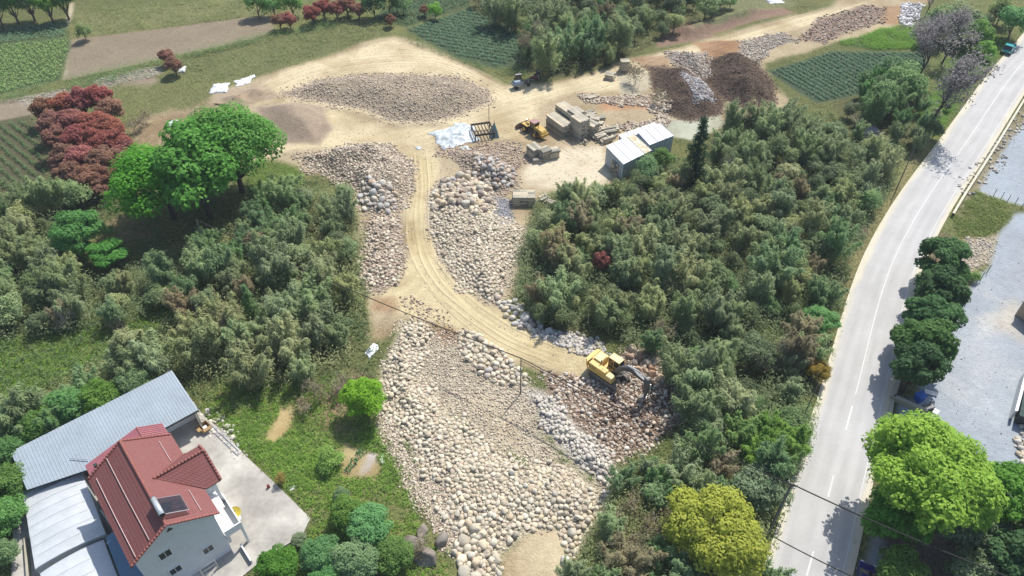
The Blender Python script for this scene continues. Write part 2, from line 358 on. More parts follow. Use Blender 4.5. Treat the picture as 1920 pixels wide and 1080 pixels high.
# rubble beds and soil
OVAL = [(530, 178), (590, 152), (680, 140), (770, 140), (850, 146), (908, 165), (922, 190), (870, 214), (800, 230), (735, 226), (680, 205), (600, 190)]
MIDL = [(555, 295), (650, 275), (720, 273), (770, 305), (772, 350), (745, 395), (715, 405), (672, 395), (660, 350), (600, 325)]
LEFTP = [(680, 415), (745, 405), (758, 480), (745, 530), (700, 545), (672, 520)]
MIDP = [(822, 340), (865, 325), (905, 340), (935, 365), (930, 400), (985, 430), (985, 455), (955, 520), (945, 568), (915, 570), (870, 540), (825, 490), (803, 430), (806, 370)]
UPP = [(845, 285), (900, 285), (960, 310), (968, 345), (930, 365), (885, 335)]
MAINP = [(745, 600), (802, 605), (812, 640), (795, 700), (840, 765), (905, 825), (985, 870), (1060, 862), (1130, 915), (1140, 955), (1105, 1010), (1075, 1060), (1045, 990), (985, 1000), (935, 1035), (925, 1100), (875, 1100), (860, 1040), (845, 985), (815, 930), (785, 870), (735, 800), (712, 740), (715, 680), (738, 640)]
GRAVL = [(708, 740), (735, 795), (785, 870), (820, 940), (848, 990), (870, 1060), (840, 1020), (790, 940), (745, 870), (712, 800)]
GRAVM = [(805, 620), (870, 625), (965, 690), (1000, 730), (1010, 800), (1060, 865), (985, 872), (905, 825), (840, 765), (795, 700)]
WHTP = [(985, 730), (1040, 740), (1090, 800), (1150, 860), (1165, 885), (1140, 950), (1125, 910), (1060, 858), (1010, 800)]
BRNP = [(1015, 700), (1110, 715), (1165, 655), (1215, 648), (1255, 665), (1270, 720), (1275, 790), (1215, 845), (1160, 865), (1090, 800), (1040, 745)]
for pp, cc, pb in ((OVAL, (.39, .32, .235), 1), (MIDL, (.34, .28, .21), 1), (LEFTP, (.37, .30, .22), 1), (MIDP, (.44, .38, .28), 1), (UPP, (.28, .235, .18), 1),
                   (MAINP, (.50, .44, .33), 1), (GRAVL, (.42, .36, .27), 1), (GRAVM, (.45, .39, .29), 1), (WHTP, (.46, .42, .36), 1), (BRNP, (.25, .18, .13), 1)):
    rgn(pp, cc, .7, .6, pb, 0, 2)
rgn([(875, 745), (915, 738), (950, 780), (1000, 840), (975, 860), (930, 830)], (.46, .40, .29), .7, .5, .35, 0, 1)
rgn([(1000, 1000), (1050, 990), (1070, 1110), (930, 1110), (950, 1040)], (.50, .42, .28), .5, .4, .1, 0, 1)
rgn([(1050, 620), (1120, 640), (1120, 660), (1010, 625)], (.36, .33, .28), .6, .5, 1, 0, 2)
rgn([(1180, 700), (1240, 740), (1230, 800), (1160, 850), (1130, 800), (1140, 740)], (.12, .075, .05), 1, 1.2, .6, 0, 2)
rgn([(925, 370), (955, 375), (960, 415), (930, 418)], (.26, .26, .27), .5, .4, .9, 0, 2)
rgn([(820, 280), (970, 270), (1000, 300), (960, 330), (880, 300)], (.38, .30, .21), 1, .8, .7, 0, 2)
HEAPS = [(480, 200), (560, 190), (612, 205), (625, 240), (600, 270), (520, 270), (490, 240)]
rgn(HEAPS, (.31, .245, .18), .8, .6, .25, 0, 2)
rgn([(400, 170), (500, 160), (525, 185), (440, 200), (400, 190)], (.35, .28, .20), .8, .5, .2, 0, 1)
SOILA = [(1215, 125), (1290, 128), (1330, 155), (1358, 190), (1352, 215), (1290, 226), (1238, 212), (1225, 165)]
SOILB = [(1325, 112), (1360, 104), (1412, 106), (1452, 160), (1452, 192), (1400, 207), (1345, 180), (1322, 150)]
rgn([(1300, 80), (1390, 75), (1420, 110), (1330, 115)], (.33, .21, .125), .6, .6, .4, 0, 1)
rgn([(1190, 110), (1250, 105), (1260, 130), (1210, 130)], (.34, .24, .15), .6, .6, .3, 0, 1)
rgn([(1235, 222), (1290, 228), (1350, 215), (1360, 235), (1300, 262), (1255, 255)], (.40, .41, .32), .4, .2, 0, 0, 1)
for pp in (SOILA, SOILB): rgn(pp, BROWN, .6, .5, .8, 0, 2)
rgn([(1250, 98), (1325, 100), (1332, 140), (1300, 152), (1265, 120)], (.32, .28, .24), .6, .6, 1, 0, 2)
rgn([(1275, 165), (1320, 170), (1332, 198), (1300, 205)], (.33, .31, .32), .5, .6, 1, 0, 2)
rgn([(1130, 185), (1230, 180), (1230, 205), (1130, 205)], (.40, .24, .14), .9, .8, .2, 0, 1)
rgn([(1250, 55), (1290, 40), (1400, 15), (1460, 10), (1490, 22), (1400, 45), (1290, 80), (1230, 90)], (.24, .165, .12), .8, .8, .5, 0, 2)
rgn([(1640, 15), (1692, 10), (1696, 48), (1650, 45)], (.33, .22, .13), .6, .5, .3, 0, 1)
rgn([(1390, 78), (1470, 60), (1490, 75), (1440, 95), (1420, 118), (1392, 110)], (.33, .29, .24), .6, .6, 1, 0, 2)
rgn([(1540, 35), (1620, 10), (1660, 15), (1650, 45), (1590, 60), (1540, 80), (1500, 75)], (.30, .22, .17), .8, .8, .9, 0, 2)
rgn([(1690, 8), (1730, 8), (1705, 50), (1692, 45)], (.62, .60, .58), .5, .4, .8, 0, 2)
rgn([(1300, 0), (1340, -10), (1470, -20), (1500, 8), (1440, 20), (1300, 60)], (.20, .21, .12), 1, 1, .1, .8, 0)
# brown dug patches
for px_ in ([(700, 560), (735, 560), (735, 580), (700, 580)], [(800, 605), (850, 612), (870, 650), (830, 645)], [(670, 410), (700, 410), (690, 425)]):
    rgn(px_, (.27, .165, .095), .8, 1, .4, 0, 1, amt=.8)
# right side: gravel lot, verge
rgn([(2010, 150), (1925, 195), (1870, 260), (1830, 330), (1838, 362), (1880, 380), (2010, 400)], GREY, .6, .5, .15, 0, 4)
rgn([(2010, 385), (1900, 400), (1870, 440), (1850, 500), (1800, 560), (1770, 640), (1720, 740), (1690, 760), (1680, 900), (1640, 1000), (1600, 1120), (2010, 1120)], GREY, .6, .5, .15, 0, 4)
rgn([(1810, 445), (1870, 440), (1860, 495), (1815, 510), (1800, 480)], (.42, .35, .27), .6, .6, .8, .1, 2)
rgn([(1780, 400), (1830, 360), (1905, 385), (1890, 415), (1850, 445), (1800, 445)], (.22, .22, .11), .8, .6, 0, 1, 0)
rgn([(1790, 395), (1830, 330), (1925, 190), (1935, 205), (1850, 325), (1800, 420)], (.29, .26, .18), .5, .4, .5, .6, 0)
rgn([(1835, 600), (1905, 560), (1920, 640), (1870, 620)], (.47, .43, .36), 1.5, 1, .2, 0, 4, amt=.8)
rgn([(1850, 480), (1900, 440), (1960, 420), (1960, 520), (1880, 560)], (.29, .31, .335), 2, 2.5, .2, 0, 4, amt=.7)
rgn([(1780, 640), (1840, 600), (1900, 690), (1860, 760), (1800, 740)], (.40, .42, .44), 2.5, 3, .2, 0, 4, amt=.8)
rgn([(1830, 540), (1860, 530), (1880, 600), (1840, 640)], (.45, .45, .44), 1, 3, .2, 0, 4, amt=.6)
rgn([(1760, 430), (1800, 450), (1800, 520), (1760, 640), (1700, 740), (1660, 760), (1700, 600)], (.16, .13, .085), .6, .4, .2, .5, 0)
rgn([(1640, 1110), (1660, 900), (1700, 850), (1830, 900), (1960, 950), (1960, 1110)], (.12, .10, .08), 1, 1, .4, .3, 5)
# uneven damp and trodden patches on the bare ground
k_ = (LAB == 1)[..., None] * np.clip(fbm(X, Y, 7, 31, 5) + .1, 0, .6)[..., None]
C = C * (1 - k_ * np.array((.42, .50, .60)))
PEB += (LAB == 1) * np.clip(fbm(X, Y, 4, 33, 4), 0, .5) * .6
# relief
mound(OVAL, 1.8, 6, .25, 5, .9); mound(MIDL, 2.0, 4, .4, 4); mound(MIDP, 1.0, 4, .4, 4); mound(UPP, 1.2, 3, .4, 3)
mound(MAINP, .9, 4, .5, 5); mound(WHTP, .7, 3, .4, 4); mound(LEFTP, .7, 2.5, .5, 3)
mound(HEAPS, 2.6, 6.5, .12, 5, .9); mound([(585, 210), (640, 215), (632, 245), (600, 255)], 1.2, 4, .2, 4)
mound([(410, 180), (465, 175), (470, 195), (415, 200)], 1.1, 3, .1, 3); mound([(455, 168), (500, 162), (508, 180), (465, 186)], 1.2, 3, .1, 3)
mound([(385, 190), (425, 190), (425, 212), (392, 212)], .9, 3, .1, 3)
mound(SOILA, 2.6, 5, .35, 4); mound(SOILB, 3.2, 6, .35, 4)
mound([(1250, 98), (1325, 100), (1332, 140), (1300, 152), (1265, 120)], 1.4, 4, .4, 3)
mound([(1130, 760), (1180, 750), (1180, 790), (1130, 800)], 1.0, 2, .6, 2); mound([(1190, 790), (1230, 760), (1245, 790), (1215, 830)], 1.1, 2, .6, 2)
mound([(1250, 55), (1400, 15), (1480, 15), (1400, 42), (1290, 80)], 1.5, 4, .3, 4)
def lut(A, x, y):
    fx = np.clip((np.asarray(x, float) - x0) / st, 0, NX - 1.001); fy = np.clip((np.asarray(y, float) - y0) / st, 0, NY - 1.001)
    i = fx.astype(int); j = fy.astype(int); u = fx - i; v = fy - j
    if A.ndim == 3: u = u[..., None]; v = v[..., None]
    return (A[j, i] * (1 - u) + A[j, i + 1] * u) * (1 - v) + (A[j + 1, i] * (1 - u) + A[j + 1, i + 1] * u) * v
def HZ(x, y): return float(lut(HGT, np.array([x]), np.array([y]))[0])
# flatten beneath yard, house, road
YARD = [(318, 690), (372, 766), (388, 786), (420, 808), (455, 850), (520, 910), (582, 972), (566, 1005), (505, 1040), (455, 1080), (420, 1130), (20, 1130), (30, 840)]
def flat(px, lvl=-.12, z=0):
    pw = PW(px, z); d = sdist(X, Y, pw); k = sstep(-2, .5, d); HGT[:] = HGT * (1 - k) + lvl * k
flat(YARD)
RL = [(1412, 1180), (1447, 1080), (1480, 960), (1503, 880), (1527, 803), (1553, 720), (1580, 613), (1608, 510), (1647, 427), (1693, 360), (1747, 293), (1795, 220), (1848, 143), (1898, 90), (1960, 20), (2040, -50)]
RR = [(1550, 1180), (1580, 1080), (1600, 1010), (1620, 920), (1645, 803), (1664, 733), (1695, 590), (1724, 505), (1760, 433), (1795, 366), (1850, 278), (1890, 222), (1926, 170), (1975, 100), (2040, 20), (2130, -50)]
flat(RL + RR[::-1], -.1)
flat([(1800, 345), (1925, 190), (2010, 150), (2010, 400), (1870, 440), (1800, 560), (1700, 740), (1600, 1120), (2010, 1120), (2010, 380)], -.05)
# build the sheet
oxs = np.concatenate([[-2600, -1200, -600, -320, -210], xs, [210, 320, 600, 1200, 2600]])
oys = np.concatenate([[-1200, -400, -120, -40, -8], ys, [235, 270, 340, 480, 800, 1500, 3000]])
def pad(A, fill):
    B = np.empty((len(oys), len(oxs)) + A.shape[2:]); B[:] = fill; B[5:5 + NY, 5:5 + NX] = A; return B
HO, CO, PO, GO, LO = pad(HGT, 0), pad(C, (.12, .135, .07)), pad(PEB, 0), pad(GRA, 1), pad(LAB, 0).astype(int)
XO, YO = np.meshgrid(oxs, oys); nx = len(oxs)
idx = np.arange(XO.size).reshape(XO.shape)
quads = np.stack([idx[:-1, :-1], idx[:-1, 1:], idx[1:, 1:], idx[1:, :-1]], -1).reshape(-1, 4)
ql = LO[:-1, :-1].ravel()
V = np.stack([XO.ravel(), YO.ravel(), HO.ravel()], 1)
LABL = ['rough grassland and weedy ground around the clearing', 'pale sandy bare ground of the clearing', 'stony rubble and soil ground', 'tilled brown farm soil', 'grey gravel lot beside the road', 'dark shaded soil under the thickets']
for k, nm in enumerate(LABN):
    q = quads[ql == k]
    if not len(q): continue
    u, inv = np.unique(q, return_inverse=True)
    me = np_mesh(nm, V[u], inv.reshape(-1, 4), smooth=True, col=CO.reshape(-1, 3)[u])
    for an, A in (("peb", PO), ("gra", GO)):
        a = me.attributes.new(an, 'FLOAT', 'POINT'); a.data.foreach_set("value", A.ravel()[u].astype(np.float32))
    tag(link(nm, me, GM), LABL[k], None, None, 'structure')

# ------------------------------------------------------------------ strips along polylines
def catmull(pts, n):
    pts = [np.array(p[:2], float) for p in pts]; pts = [2 * pts[0] - pts[1]] + pts + [2 * pts[-1] - pts[-2]]
    out = []
    for i in range(1, len(pts) - 2):
        a, b, c, d = pts[i - 1:i + 3]
        for k in range(n):
            t = k / n; out.append(.5 * (2 * b + (c - a) * t + (2 * a - 5 * b + 4 * c - d) * t * t + (3 * b - a - 3 * c + d) * t ** 3))
    out.append(pts[-2]); return np.array(out)
def resample(pl, step):
    d = np.r_[0, np.cumsum(np.hypot(*np.diff(pl, axis=0).T))]; s = np.arange(0, d[-1], step)
    return np.stack([np.interp(s, d, pl[:, 0]), np.interp(s, d, pl[:, 1])], 1), s
def frame(pl):
    t = np.gradient(pl, axis=0); t /= np.linalg.norm(t, axis=1)[:, None]
    return t, np.stack([t[:, 1], -t[:, 0]], 1)      # tangent, right-hand normal
def strip(name, pl, offs, z, m, kind='structure', label=None, zf=None, col=None, parent=None, smooth=True):
    t, n = frame(pl); m_ = len(offs)
    Pn = pl[:, None, :] + n[:, None, :] * np.asarray(offs)[None, :, None]
    Z = np.full(Pn.shape[:2], z) if zf is None else zf(Pn[..., 0], Pn[..., 1]) + z
    V = np.concatenate([Pn, Z[..., None]], -1).reshape(-1, 3)
    idx = np.arange(len(V)).reshape(Pn.shape[:2])
    F = np.stack([idx[:-1, :-1], idx[:-1, 1:], idx[1:, 1:], idx[1:, :-1]], -1).reshape(-1, 4)
    me = np_mesh(name, V, F, smooth=smooth, col=None if col is None else col.reshape(-1, 3)); o = link(name, me, m, parent)
    return tag(o, label, None, None, kind), Pn, V

# sandy tracks with wheel ruts
def track(name, pts, width, label, ruts, amp=.08, dark=.16, seed=1):
    pl, s = resample(catmull([P(u, v) for u, v in pts], 12), .5)
    offs = np.arange(-width / 2, width / 2 + .01, .17)
    t, n = frame(pl)
    Pn = pl[:, None, :] + n[:, None, :] * offs[None, :, None]
    x, y = Pn[..., 0], Pn[..., 1]
    edge = sstep(0, 1.2, width / 2 - np.abs(offs))[None, :]
    endf = sstep(0, 6, s)[:, None] * sstep(0, 6, s[-1] - s)[:, None]
    wob = np.stack([fbm(s, s * 0 + k * 31.7 + seed, 14, seed + k, 3) * .9 for k in range(len(ruts))], 0)
    rut = np.zeros(x.shape); lite = np.zeros(x.shape)
    for k, (o, a) in enumerate(ruts):
        fade = np.clip(.75 + 1.3 * fbm(s, s * 0 + k * 7.1, 9, 40 + k, 2), .15, 1.2)[:, None] * a
        dd = offs[None, :] - o - wob[k][:, None] * .5
        rut += np.exp(-(dd / .17) ** 2) * fade
        lite += np.exp(-((np.abs(dd) - .45) / .22) ** 2) * fade * .5
    base = lut(C, x, y); z = lut(HGT, x, y)
    streak = fbm(s[:, None] / 6 + 0 * x, offs[None, :] * 4 + 0 * x, 1.2, seed + 3, 3)
    f = edge * endf
    col = base * (1 + (f * (-dark * rut * 2.0 + dark * .5 * lite + .12 * streak))[..., None])
    Z = z + .02 * f - .03 * (1 - f) + f * amp * (-rut + lite * .6 + .25 * streak)
    V = np.stack([x, y, Z], -1).reshape(-1, 3); idx = np.arange(len(V)).reshape(x.shape)
    F = np.stack([idx[:-1, :-1], idx[:-1, 1:], idx[1:, 1:], idx[1:, :-1]], -1).reshape(-1, 4)
    me = np_mesh(name, V, F, smooth=True, col=col.reshape(-1, 3))
    for an, A in (("peb", PEB), ("gra", GRA)):
        a = me.attributes.new(an, 'FLOAT', 'POINT'); a.data.foreach_set("value", (lut(A, x, y) * .6).ravel().astype(np.float32))
    tag(link(name, me, GM), label, None, None, 'structure')
track("dirt_track", [(778, 270), (782, 300), (785, 350), (781, 410), (790, 470), (820, 525), (870, 575), (940, 625), (1020, 660), (1105, 685)], 6.6,
      'sandy dirt track with deep wheel ruts curving down to the excavator', [(-2.6, .5), (-2.2, .7), (-1.35, .9), (-1.0, 1.1), (-.1, .35), (.85, 1.1), (1.2, .9), (1.9, .5), (2.4, .9), (2.8, .5)], .15, .36, 3)
track("dirt_track", [(1640, -12), (1560, 18), (1450, 52), (1340, 84), (1220, 125), (1120, 160), (1020, 187), (930, 215), (850, 240), (790, 262), (740, 275)], 9,
      'broad sandy track running from the far corner past the slab stacks', [(-3.4, .5), (-2.4, .6), (-1.2, .8), (-.6, .5), (.8, .8), (1.4, .5), (2.4, .6), (3.4, .5)], .10, .26, 8)
track("dirt_track", [(462, 205), (480, 178), (540, 148), (620, 125), (720, 112), (800, 112), (870, 130), (930, 160), (980, 190)], 8,
      'sandy loop track around the far side of the oval rubble mound', [(-3, .6), (-2.2, .8), (-1, .6), (.5, .8), (1.2, .9), (2.4, .7), (3.2, .5)], .12, .32, 12)
track("dirt_track", [(980, 1100), (1000, 1050), (1020, 1010)], 5, 'short sandy track at the foot of the boulder pile', [(-1.4, .5), (-.6, .4), (.9, .5), (1.5, .4)], .05, .12, 15)

track("dirt_track", [(690, 640), (715, 600), (745, 565), (790, 520), (800, 470)], 6, 'worn wheel tracks joining the curving track from the thicket side', [(-1.8, .6), (-1.2, .5), (.2, .6), (.9, .8), (2.1, .5)], .09, .26, 21)
track("dirt_track", [(800, 262), (880, 275), (960, 268), (1020, 262), (1080, 290), (1130, 325)], 6, 'faint wheel tracks crossing the slab yard', [(-2, .5), (-1.1, .6), (.6, .7), (1.4, .6), (2.3, .4)], .07, .22, 25)
# ------------------------------------------------------------------ asphalt road
def roadmat():
    m, t = nodes("road_concrete")
    out = N(t, "ShaderNodeOutputMaterial"); b = N(t, "ShaderNodeBsdfPrincipled")
    geo = N(t, "ShaderNodeNewGeometry"); pos = geo.outputs['Position']
    uv = N(t, "ShaderNodeAttribute", attribute_name="col").outputs['Color']
    n0 = noise(t, pos, .25, 4, .6); n1 = noise(t, pos, 3, 4, .7)
    c = mixc(t, 1.0, uv, gray(t, ramp(t, mathn(t, 'ADD', mathn(t, 'MULTIPLY', n0, .6), mathn(t, 'MULTIPLY', n1, .4)), .35, .65, .92, 1.06)), 'MULTIPLY')
    t.links.new(c, b.inputs['Base Color']); b.inputs['Roughness'].default_value = .85; b.inputs['Specular IOR Level'].default_value = .25
    bn = N(t, "ShaderNodeBump"); bn.inputs['Distance'].default_value = .01; t.links.new(n1, bn.inputs['Height']); t.links.new(bn.outputs[0], b.inputs['Normal'])
    t.links.new(b.outputs[0], out.inputs[0]); return m
RM = roadmat()
Lc = catmull([P(*p) for p in RL], 10); Rc = catmull([P(*p) for p in RR], 10)
Mc, s_ = resample((Lc + Rc) / 2, 1.0)
k_ = np.linalg.norm(Rc - Lc, axis=1)
wd = 7.6
for _ in range(40): Mc[1:-1] = (Mc[:-2] + Mc[1:-1] * 2 + Mc[2:]) / 4
offs = np.linspace(-wd / 2, wd / 2, 25)
x_, n_ = frame(Mc)
# surface colour across: wheel lanes slightly darker and bluer, pale yellow dusty margins
def roadcol(s, o):
    base = np.array((.43, .425, .415)); dust = np.array((.54, .50, .39))
    e = sstep(wd / 2 - 1.0, wd / 2 - .1, np.abs(o) + .5 * fbm(s, o * 3, 5, 3, 3))
    lane = .07 * (np.exp(-((np.abs(np.abs(o) - 1.6) - .75) / .4) ** 2)) + .11 * fbm(s / 6, o * 2.5, 1, 9, 4) + .12 * np.clip(fbm(s, o * 2, 9, 19, 4) - .1, 0, 1)
    return (base * (1 - lane[..., None])) * (1 - e[..., None]) + dust * e[..., None]
SS, OO = np.meshgrid(s_, offs, indexing='ij')
strip("road", Mc, offs, .02, RM, 'structure', 'pale sun-bleached two-lane road curving along the thicket', col=roadcol(SS, OO))
PAINT = mat("road_paint", (.55, .55, .53), .7, sc=3, amt=.12); YEL = mat("edge_concrete", (.54, .50, .39), .9, sc=2, amt=.12)
def sub(pl, a, b): return pl[(s_ >= a) & (s_ <= b)]
def near_s(u, v):
    p = np.array(P(u, v)[:2]); return s_[np.argmin(np.linalg.norm(Mc - p, axis=1))]
sc0 = near_s(1606, 735)
strip("road_marking", sub(Mc, sc0, s_[-1]), [-.055, .055], .026, PAINT, 'structure', 'thin solid white centre line of the upper road')
for k in range(7):
    a = sc0 - 2.0 - k * 10.2
    if a < 2: break
    seg = sub(Mc, a - 4.0, a)
    if len(seg) > 1: strip("road_marking", seg, [-.09, .09], .026, PAINT, 'structure', 'white dash of the broken centre line on the lower road')
strip("road_marking", Mc, [wd / 2 - .83, wd / 2 - .75], .026, PAINT, 'structure', 'thin white edge line along the lot side of the road')
# kerb: low concrete edging
for sgn, lb in ((-1, 'low concrete edging of the road beside the thicket'), (1, 'low concrete edging of the road beside the gravel lot')):
    t_, n2 = frame(Mc); mb = MB(); a, b = sgn * (wd / 2 + .002), sgn * (wd / 2 + .16)
    ring = []
    for p, nn in zip(Mc[::2], n2[::2]):
        for o, z in ((a, -.25), (a, .09), (b, .09), (b, -.25)): ring.append((p[0] + nn[0] * o, p[1] + nn[1] * o, z))
    nseg = len(Mc[::2]); fs = []
    for i in range(nseg - 1):
        for k in range(3): fs.append((i * 4 + k, i * 4 + k + 1, i * 4 + 4 + k + 1, i * 4 + 4 + k))
    mb.add(ring, fs); tag(mb.build("road_kerb", YEL), lb, None, None, 'structure')
# parapet wall between road and lot
mwall = mat("weathered_concrete", (.42, .39, .31), .9, sc=1.2, amt=.3, col2=(.30, .28, .22))
a = near_s(1775, 405); seg = sub(Mc, a, s_[-1]); t_, n2 = frame(seg)
pw_ = empty("parapet_wall", (*seg[0], 0), 0, 'long low concrete parapet between the upper road and the gravel lot', 'wall')
ring = []
for p, nn in zip(seg, n2):
    for o, z in ((wd / 2 + .55, -.2), (wd / 2 + .55, .62), (wd / 2 + .80, .62), (wd / 2 + .80, -.2)):
        ring.append((p[0] + nn[0] * o - seg[0][0], p[1] + nn[1] * o - seg[0][1], z))
fs = [(i * 4 + k, i * 4 + k + 1, i * 4 + 5 + k, i * 4 + 4 + k) for i in range(len(seg) - 1) for k in range(3)]
MB().add(ring, fs).build("wall_body", mwall, pw_)
ring = []
for p, nn in zip(seg, n2):
    for o, z in ((wd / 2 + .50, .622), (wd / 2 + .50, .70), (wd / 2 + .85, .70), (wd / 2 + .85, .622)):
        ring.append((p[0] + nn[0] * o - seg[0][0], p[1] + nn[1] * o - seg[0][1], z))
MB().add(ring, fs).build("coping", mat("coping_concrete", (.50, .48, .38), .9, sc=2), pw_)

# ------------------------------------------------------------------ labels that single out: distance and direction between landmarks
LMK = [((1185, 300), 'the white shed'), ((1141, 708), 'the yellow excavator'), ((1298, 338), 'the tall dark conifer'), ((1443, 995), 'the roadside power pole'), ((1128, 520), 'the small red tree'),
       ((1760, 1000), 'the huge lime tree'), ((1450, 860), 'the bright green bamboo'), ((1775, 405), 'the parapet end'), ((1001, 250), 'the wheel loader'), ((345, 770), 'the open shed corner'), ((150, 800), 'the long shed roof'),
       ((390, 430), 'the tallest green trees'), ((180, 370), 'the red grove'), ((160, 510), 'the emerald tree'), ((683, 790), 'the round lime tree'), ((386, 804), 'the cardboard box'), ((1590, 150), 'the terraced field'),
       ((905, 252), 'the steel rack'), ((740, 185), 'the oval mound'), ((1390, 160), 'the farther soil heap'), ((1350, 1060), 'the yellow-green tree'), ((1010, 1020), 'the sandy notch'), ((1545, 640), 'the road bend'),
       ((1200, 860), 'the lower rubble tip'), ((976, 738), 'the slope cable pole'), ((697, 660), 'the white scrap'), ((1690, 300), 'the upper road'), ((1000, 60), 'the far grey trees'), ((1170, 133), 'the lone slab stack'), ((800, 1010), 'the grey rock slabs')]
ONES = 'zero one two three four five six seven eight nine ten eleven twelve thirteen fourteen fifteen sixteen seventeen eighteen nineteen'.split()
def words_(n): return ONES[n] if n < 20 else ('', '', 'twenty', 'thirty', 'forty', 'fifty', 'sixty', 'seventy', 'eighty', 'ninety')[min(n // 10, 9)] + ('-' + ONES[n % 10] if n % 10 else '')
LMW = [(np.array(P(*q)[:2]), n) for q, n in LMK]; USED = set()
def locate(x, y, pre):
    p = np.array([x, y]); o = sorted(LMW, key=lambda t: np.linalg.norm(t[0] - p))
    for a in o[:12]:
        d = p - a[0]; D = max(1, round(float(np.linalg.norm(d)))); d = d / (np.linalg.norm(d) + 1e-9)
        for b in sorted((q for q in LMW if q is not a), key=lambda t: -float(np.dot(d, (t[0] - a[0]) / (np.linalg.norm(t[0] - a[0]) + 1e-9))))[:7]:
            s = f"{pre} {words_(D)} metres from {a[1]} toward {b[1]}"
            if s not in USED and len(s.split()) <= 16: USED.add(s); return s
    return s

# ------------------------------------------------------------------ stones
def ico(sub):
    import bmesh
    bm = bmesh.new(); bmesh.ops.create_icosphere(bm, subdivisions=sub, radius=1)
    v = np.array([p.co[:] for p in bm.verts]); f = np.array([[q.index for q in p.verts] for p in bm.faces]); bm.free(); return v, f
IC2, IC1, IC3 = ico(2), ico(1), ico(3)
def rock(ic, seed, ang=0.0):
    v, f = ic; r = np.random.RandomState(seed); v = v.copy()
    for _ in range(5 if ang < .5 else 11):          # cut planes give facets
        n = r.normal(size=3); n /= np.linalg.norm(n); d = r.uniform(.62, .92) - .12 * ang
        k = v @ n; v -= np.where(k > d, (k - d) * (.75 + .25 * ang), 0)[:, None] * n
    v += .05 * np.sin(v[:, [1, 2, 0]] * 3.1 + r.rand(3) * 6)
    return v, f
ROUND = [rock(IC2, 100 + i) for i in range(12)]; ANGR = [rock(IC2, 200 + i, 1) for i in range(8)]
SMALL = [rock(IC1, 300 + i, .6) for i in range(8)]
def rotm(r, n):
    q = r.normal(size=(n, 4)); q /= np.linalg.norm(q, axis=1)[:, None]; w_, x, y, z = q.T
    return np.stack([1 - 2 * (y * y + z * z), 2 * (x * y - z * w_), 2 * (x * z + y * w_), 2 * (x * y + z * w_), 1 - 2 * (x * x + z * z), 2 * (y * z - x * w_), 2 * (x * z - y * w_), 2 * (y * z + x * w_), 1 - 2 * (x * x + y * y)], 1).reshape(n, 3, 3)
def pack(poly, rmin, rmax, n, seed, ov=.85, p=1.6, z=0):
    """dart throwing of discs in a polygon: big ones first"""
    pw = PW(poly, z) if not isinstance(poly, np.ndarray) else poly
    r = np.random.RandomState(seed); a, b = pw.min(0), pw.max(0); m = n * 6
    xy = a + r.rand(m, 2) * (b - a)
    k = sdist(xy[:, 0], xy[:, 1], pw) + 2.0 * fbm(xy[:, 0], xy[:, 1], 3.5, seed % 13, 4) > .1; k &= (fbm(xy[:, 0], xy[:, 1], 2.6, seed % 17 + 3, 3) < .38) | (r.rand(m) < .15); xy = xy[k]
    rad = rmin + (rmax - rmin) * r.rand(len(xy)) ** p; o = np.argsort(-rad); xy = xy[o]; rad = rad[o]
    cell = rmax * 2; G = {}; out = []
    for (x, y), q in zip(xy, rad):
        ci, cj = int(x // cell), int(y // cell); ok = True
        for i in (ci - 1, ci, ci + 1):
            for j in (cj - 1, cj, cj + 1):
                for (X_, Y_, r_) in G.get((i, j), ()):
                    if (X_ - x) ** 2 + (Y_ - y) ** 2 < (ov * (r_ + q)) ** 2: ok = False; break
                if not ok: break
            if not ok: break
        if ok:
            G.setdefault((ci, cj), []).append((x, y, q)); out.append((x, y, q))
            if len(out) >= n: break
    return np.array(out)
SM = stonemat("river_stone")
SMS = [SM, stonemat("river_stone_warm", (1.02, .97, .9)), stonemat("river_stone_grey", (.9, .93, .97))]
CAND = []
def stones(name, D, cols, protos, seed, label, pile=None, keep=True, zo=.25, flatn=.75, smooth=True, layer2=0.0, ind=True, glabel=None):
    """D (n,3) x,y,r -> one mesh of stones; the larger ones are kept aside to become objects"""
    r = np.random.RandomState(seed)
    if layer2:
        k = r.rand(len(D)) < layer2; E = D[k].copy(); E[:, :2] += r.normal(size=(len(E), 2)) * E[:, 2:3] * .8
        lift = np.r_[np.zeros(len(D)), E[:, 2] * .9]; D = np.r_[D, E]
    else: lift = np.zeros(len(D))
    n = len(D); z = lut(HGT, D[:, 0], D[:, 1]) + D[:, 2] * zo + lift
    M = rotm(r, n); sc = D[:, 2:3] * r.uniform(.78, 1.25, (n, 3)); col = np.array(cols)[r.randint(len(cols), size=n)] * r.uniform(.82, 1.14, (n, 1))
    pi = r.randint(len(protos), size=n); us = np.ones(n, bool)
    if ind:
        for i in range(n):
            if D[i, 2] > .3: CAND.append((D[i, 2] * ppm(D[i, 0], D[i, 1]), name, i, (D[i, 0], D[i, 1], z[i]), M[i], sc[i], col[i], pi[i], protos, label, pile))
    return dict(name=name, D=D, z=z, M=M, sc=sc, col=col, pi=pi, protos=protos, flat=flatn, smooth=smooth, label=label, glabel=glabel or label)
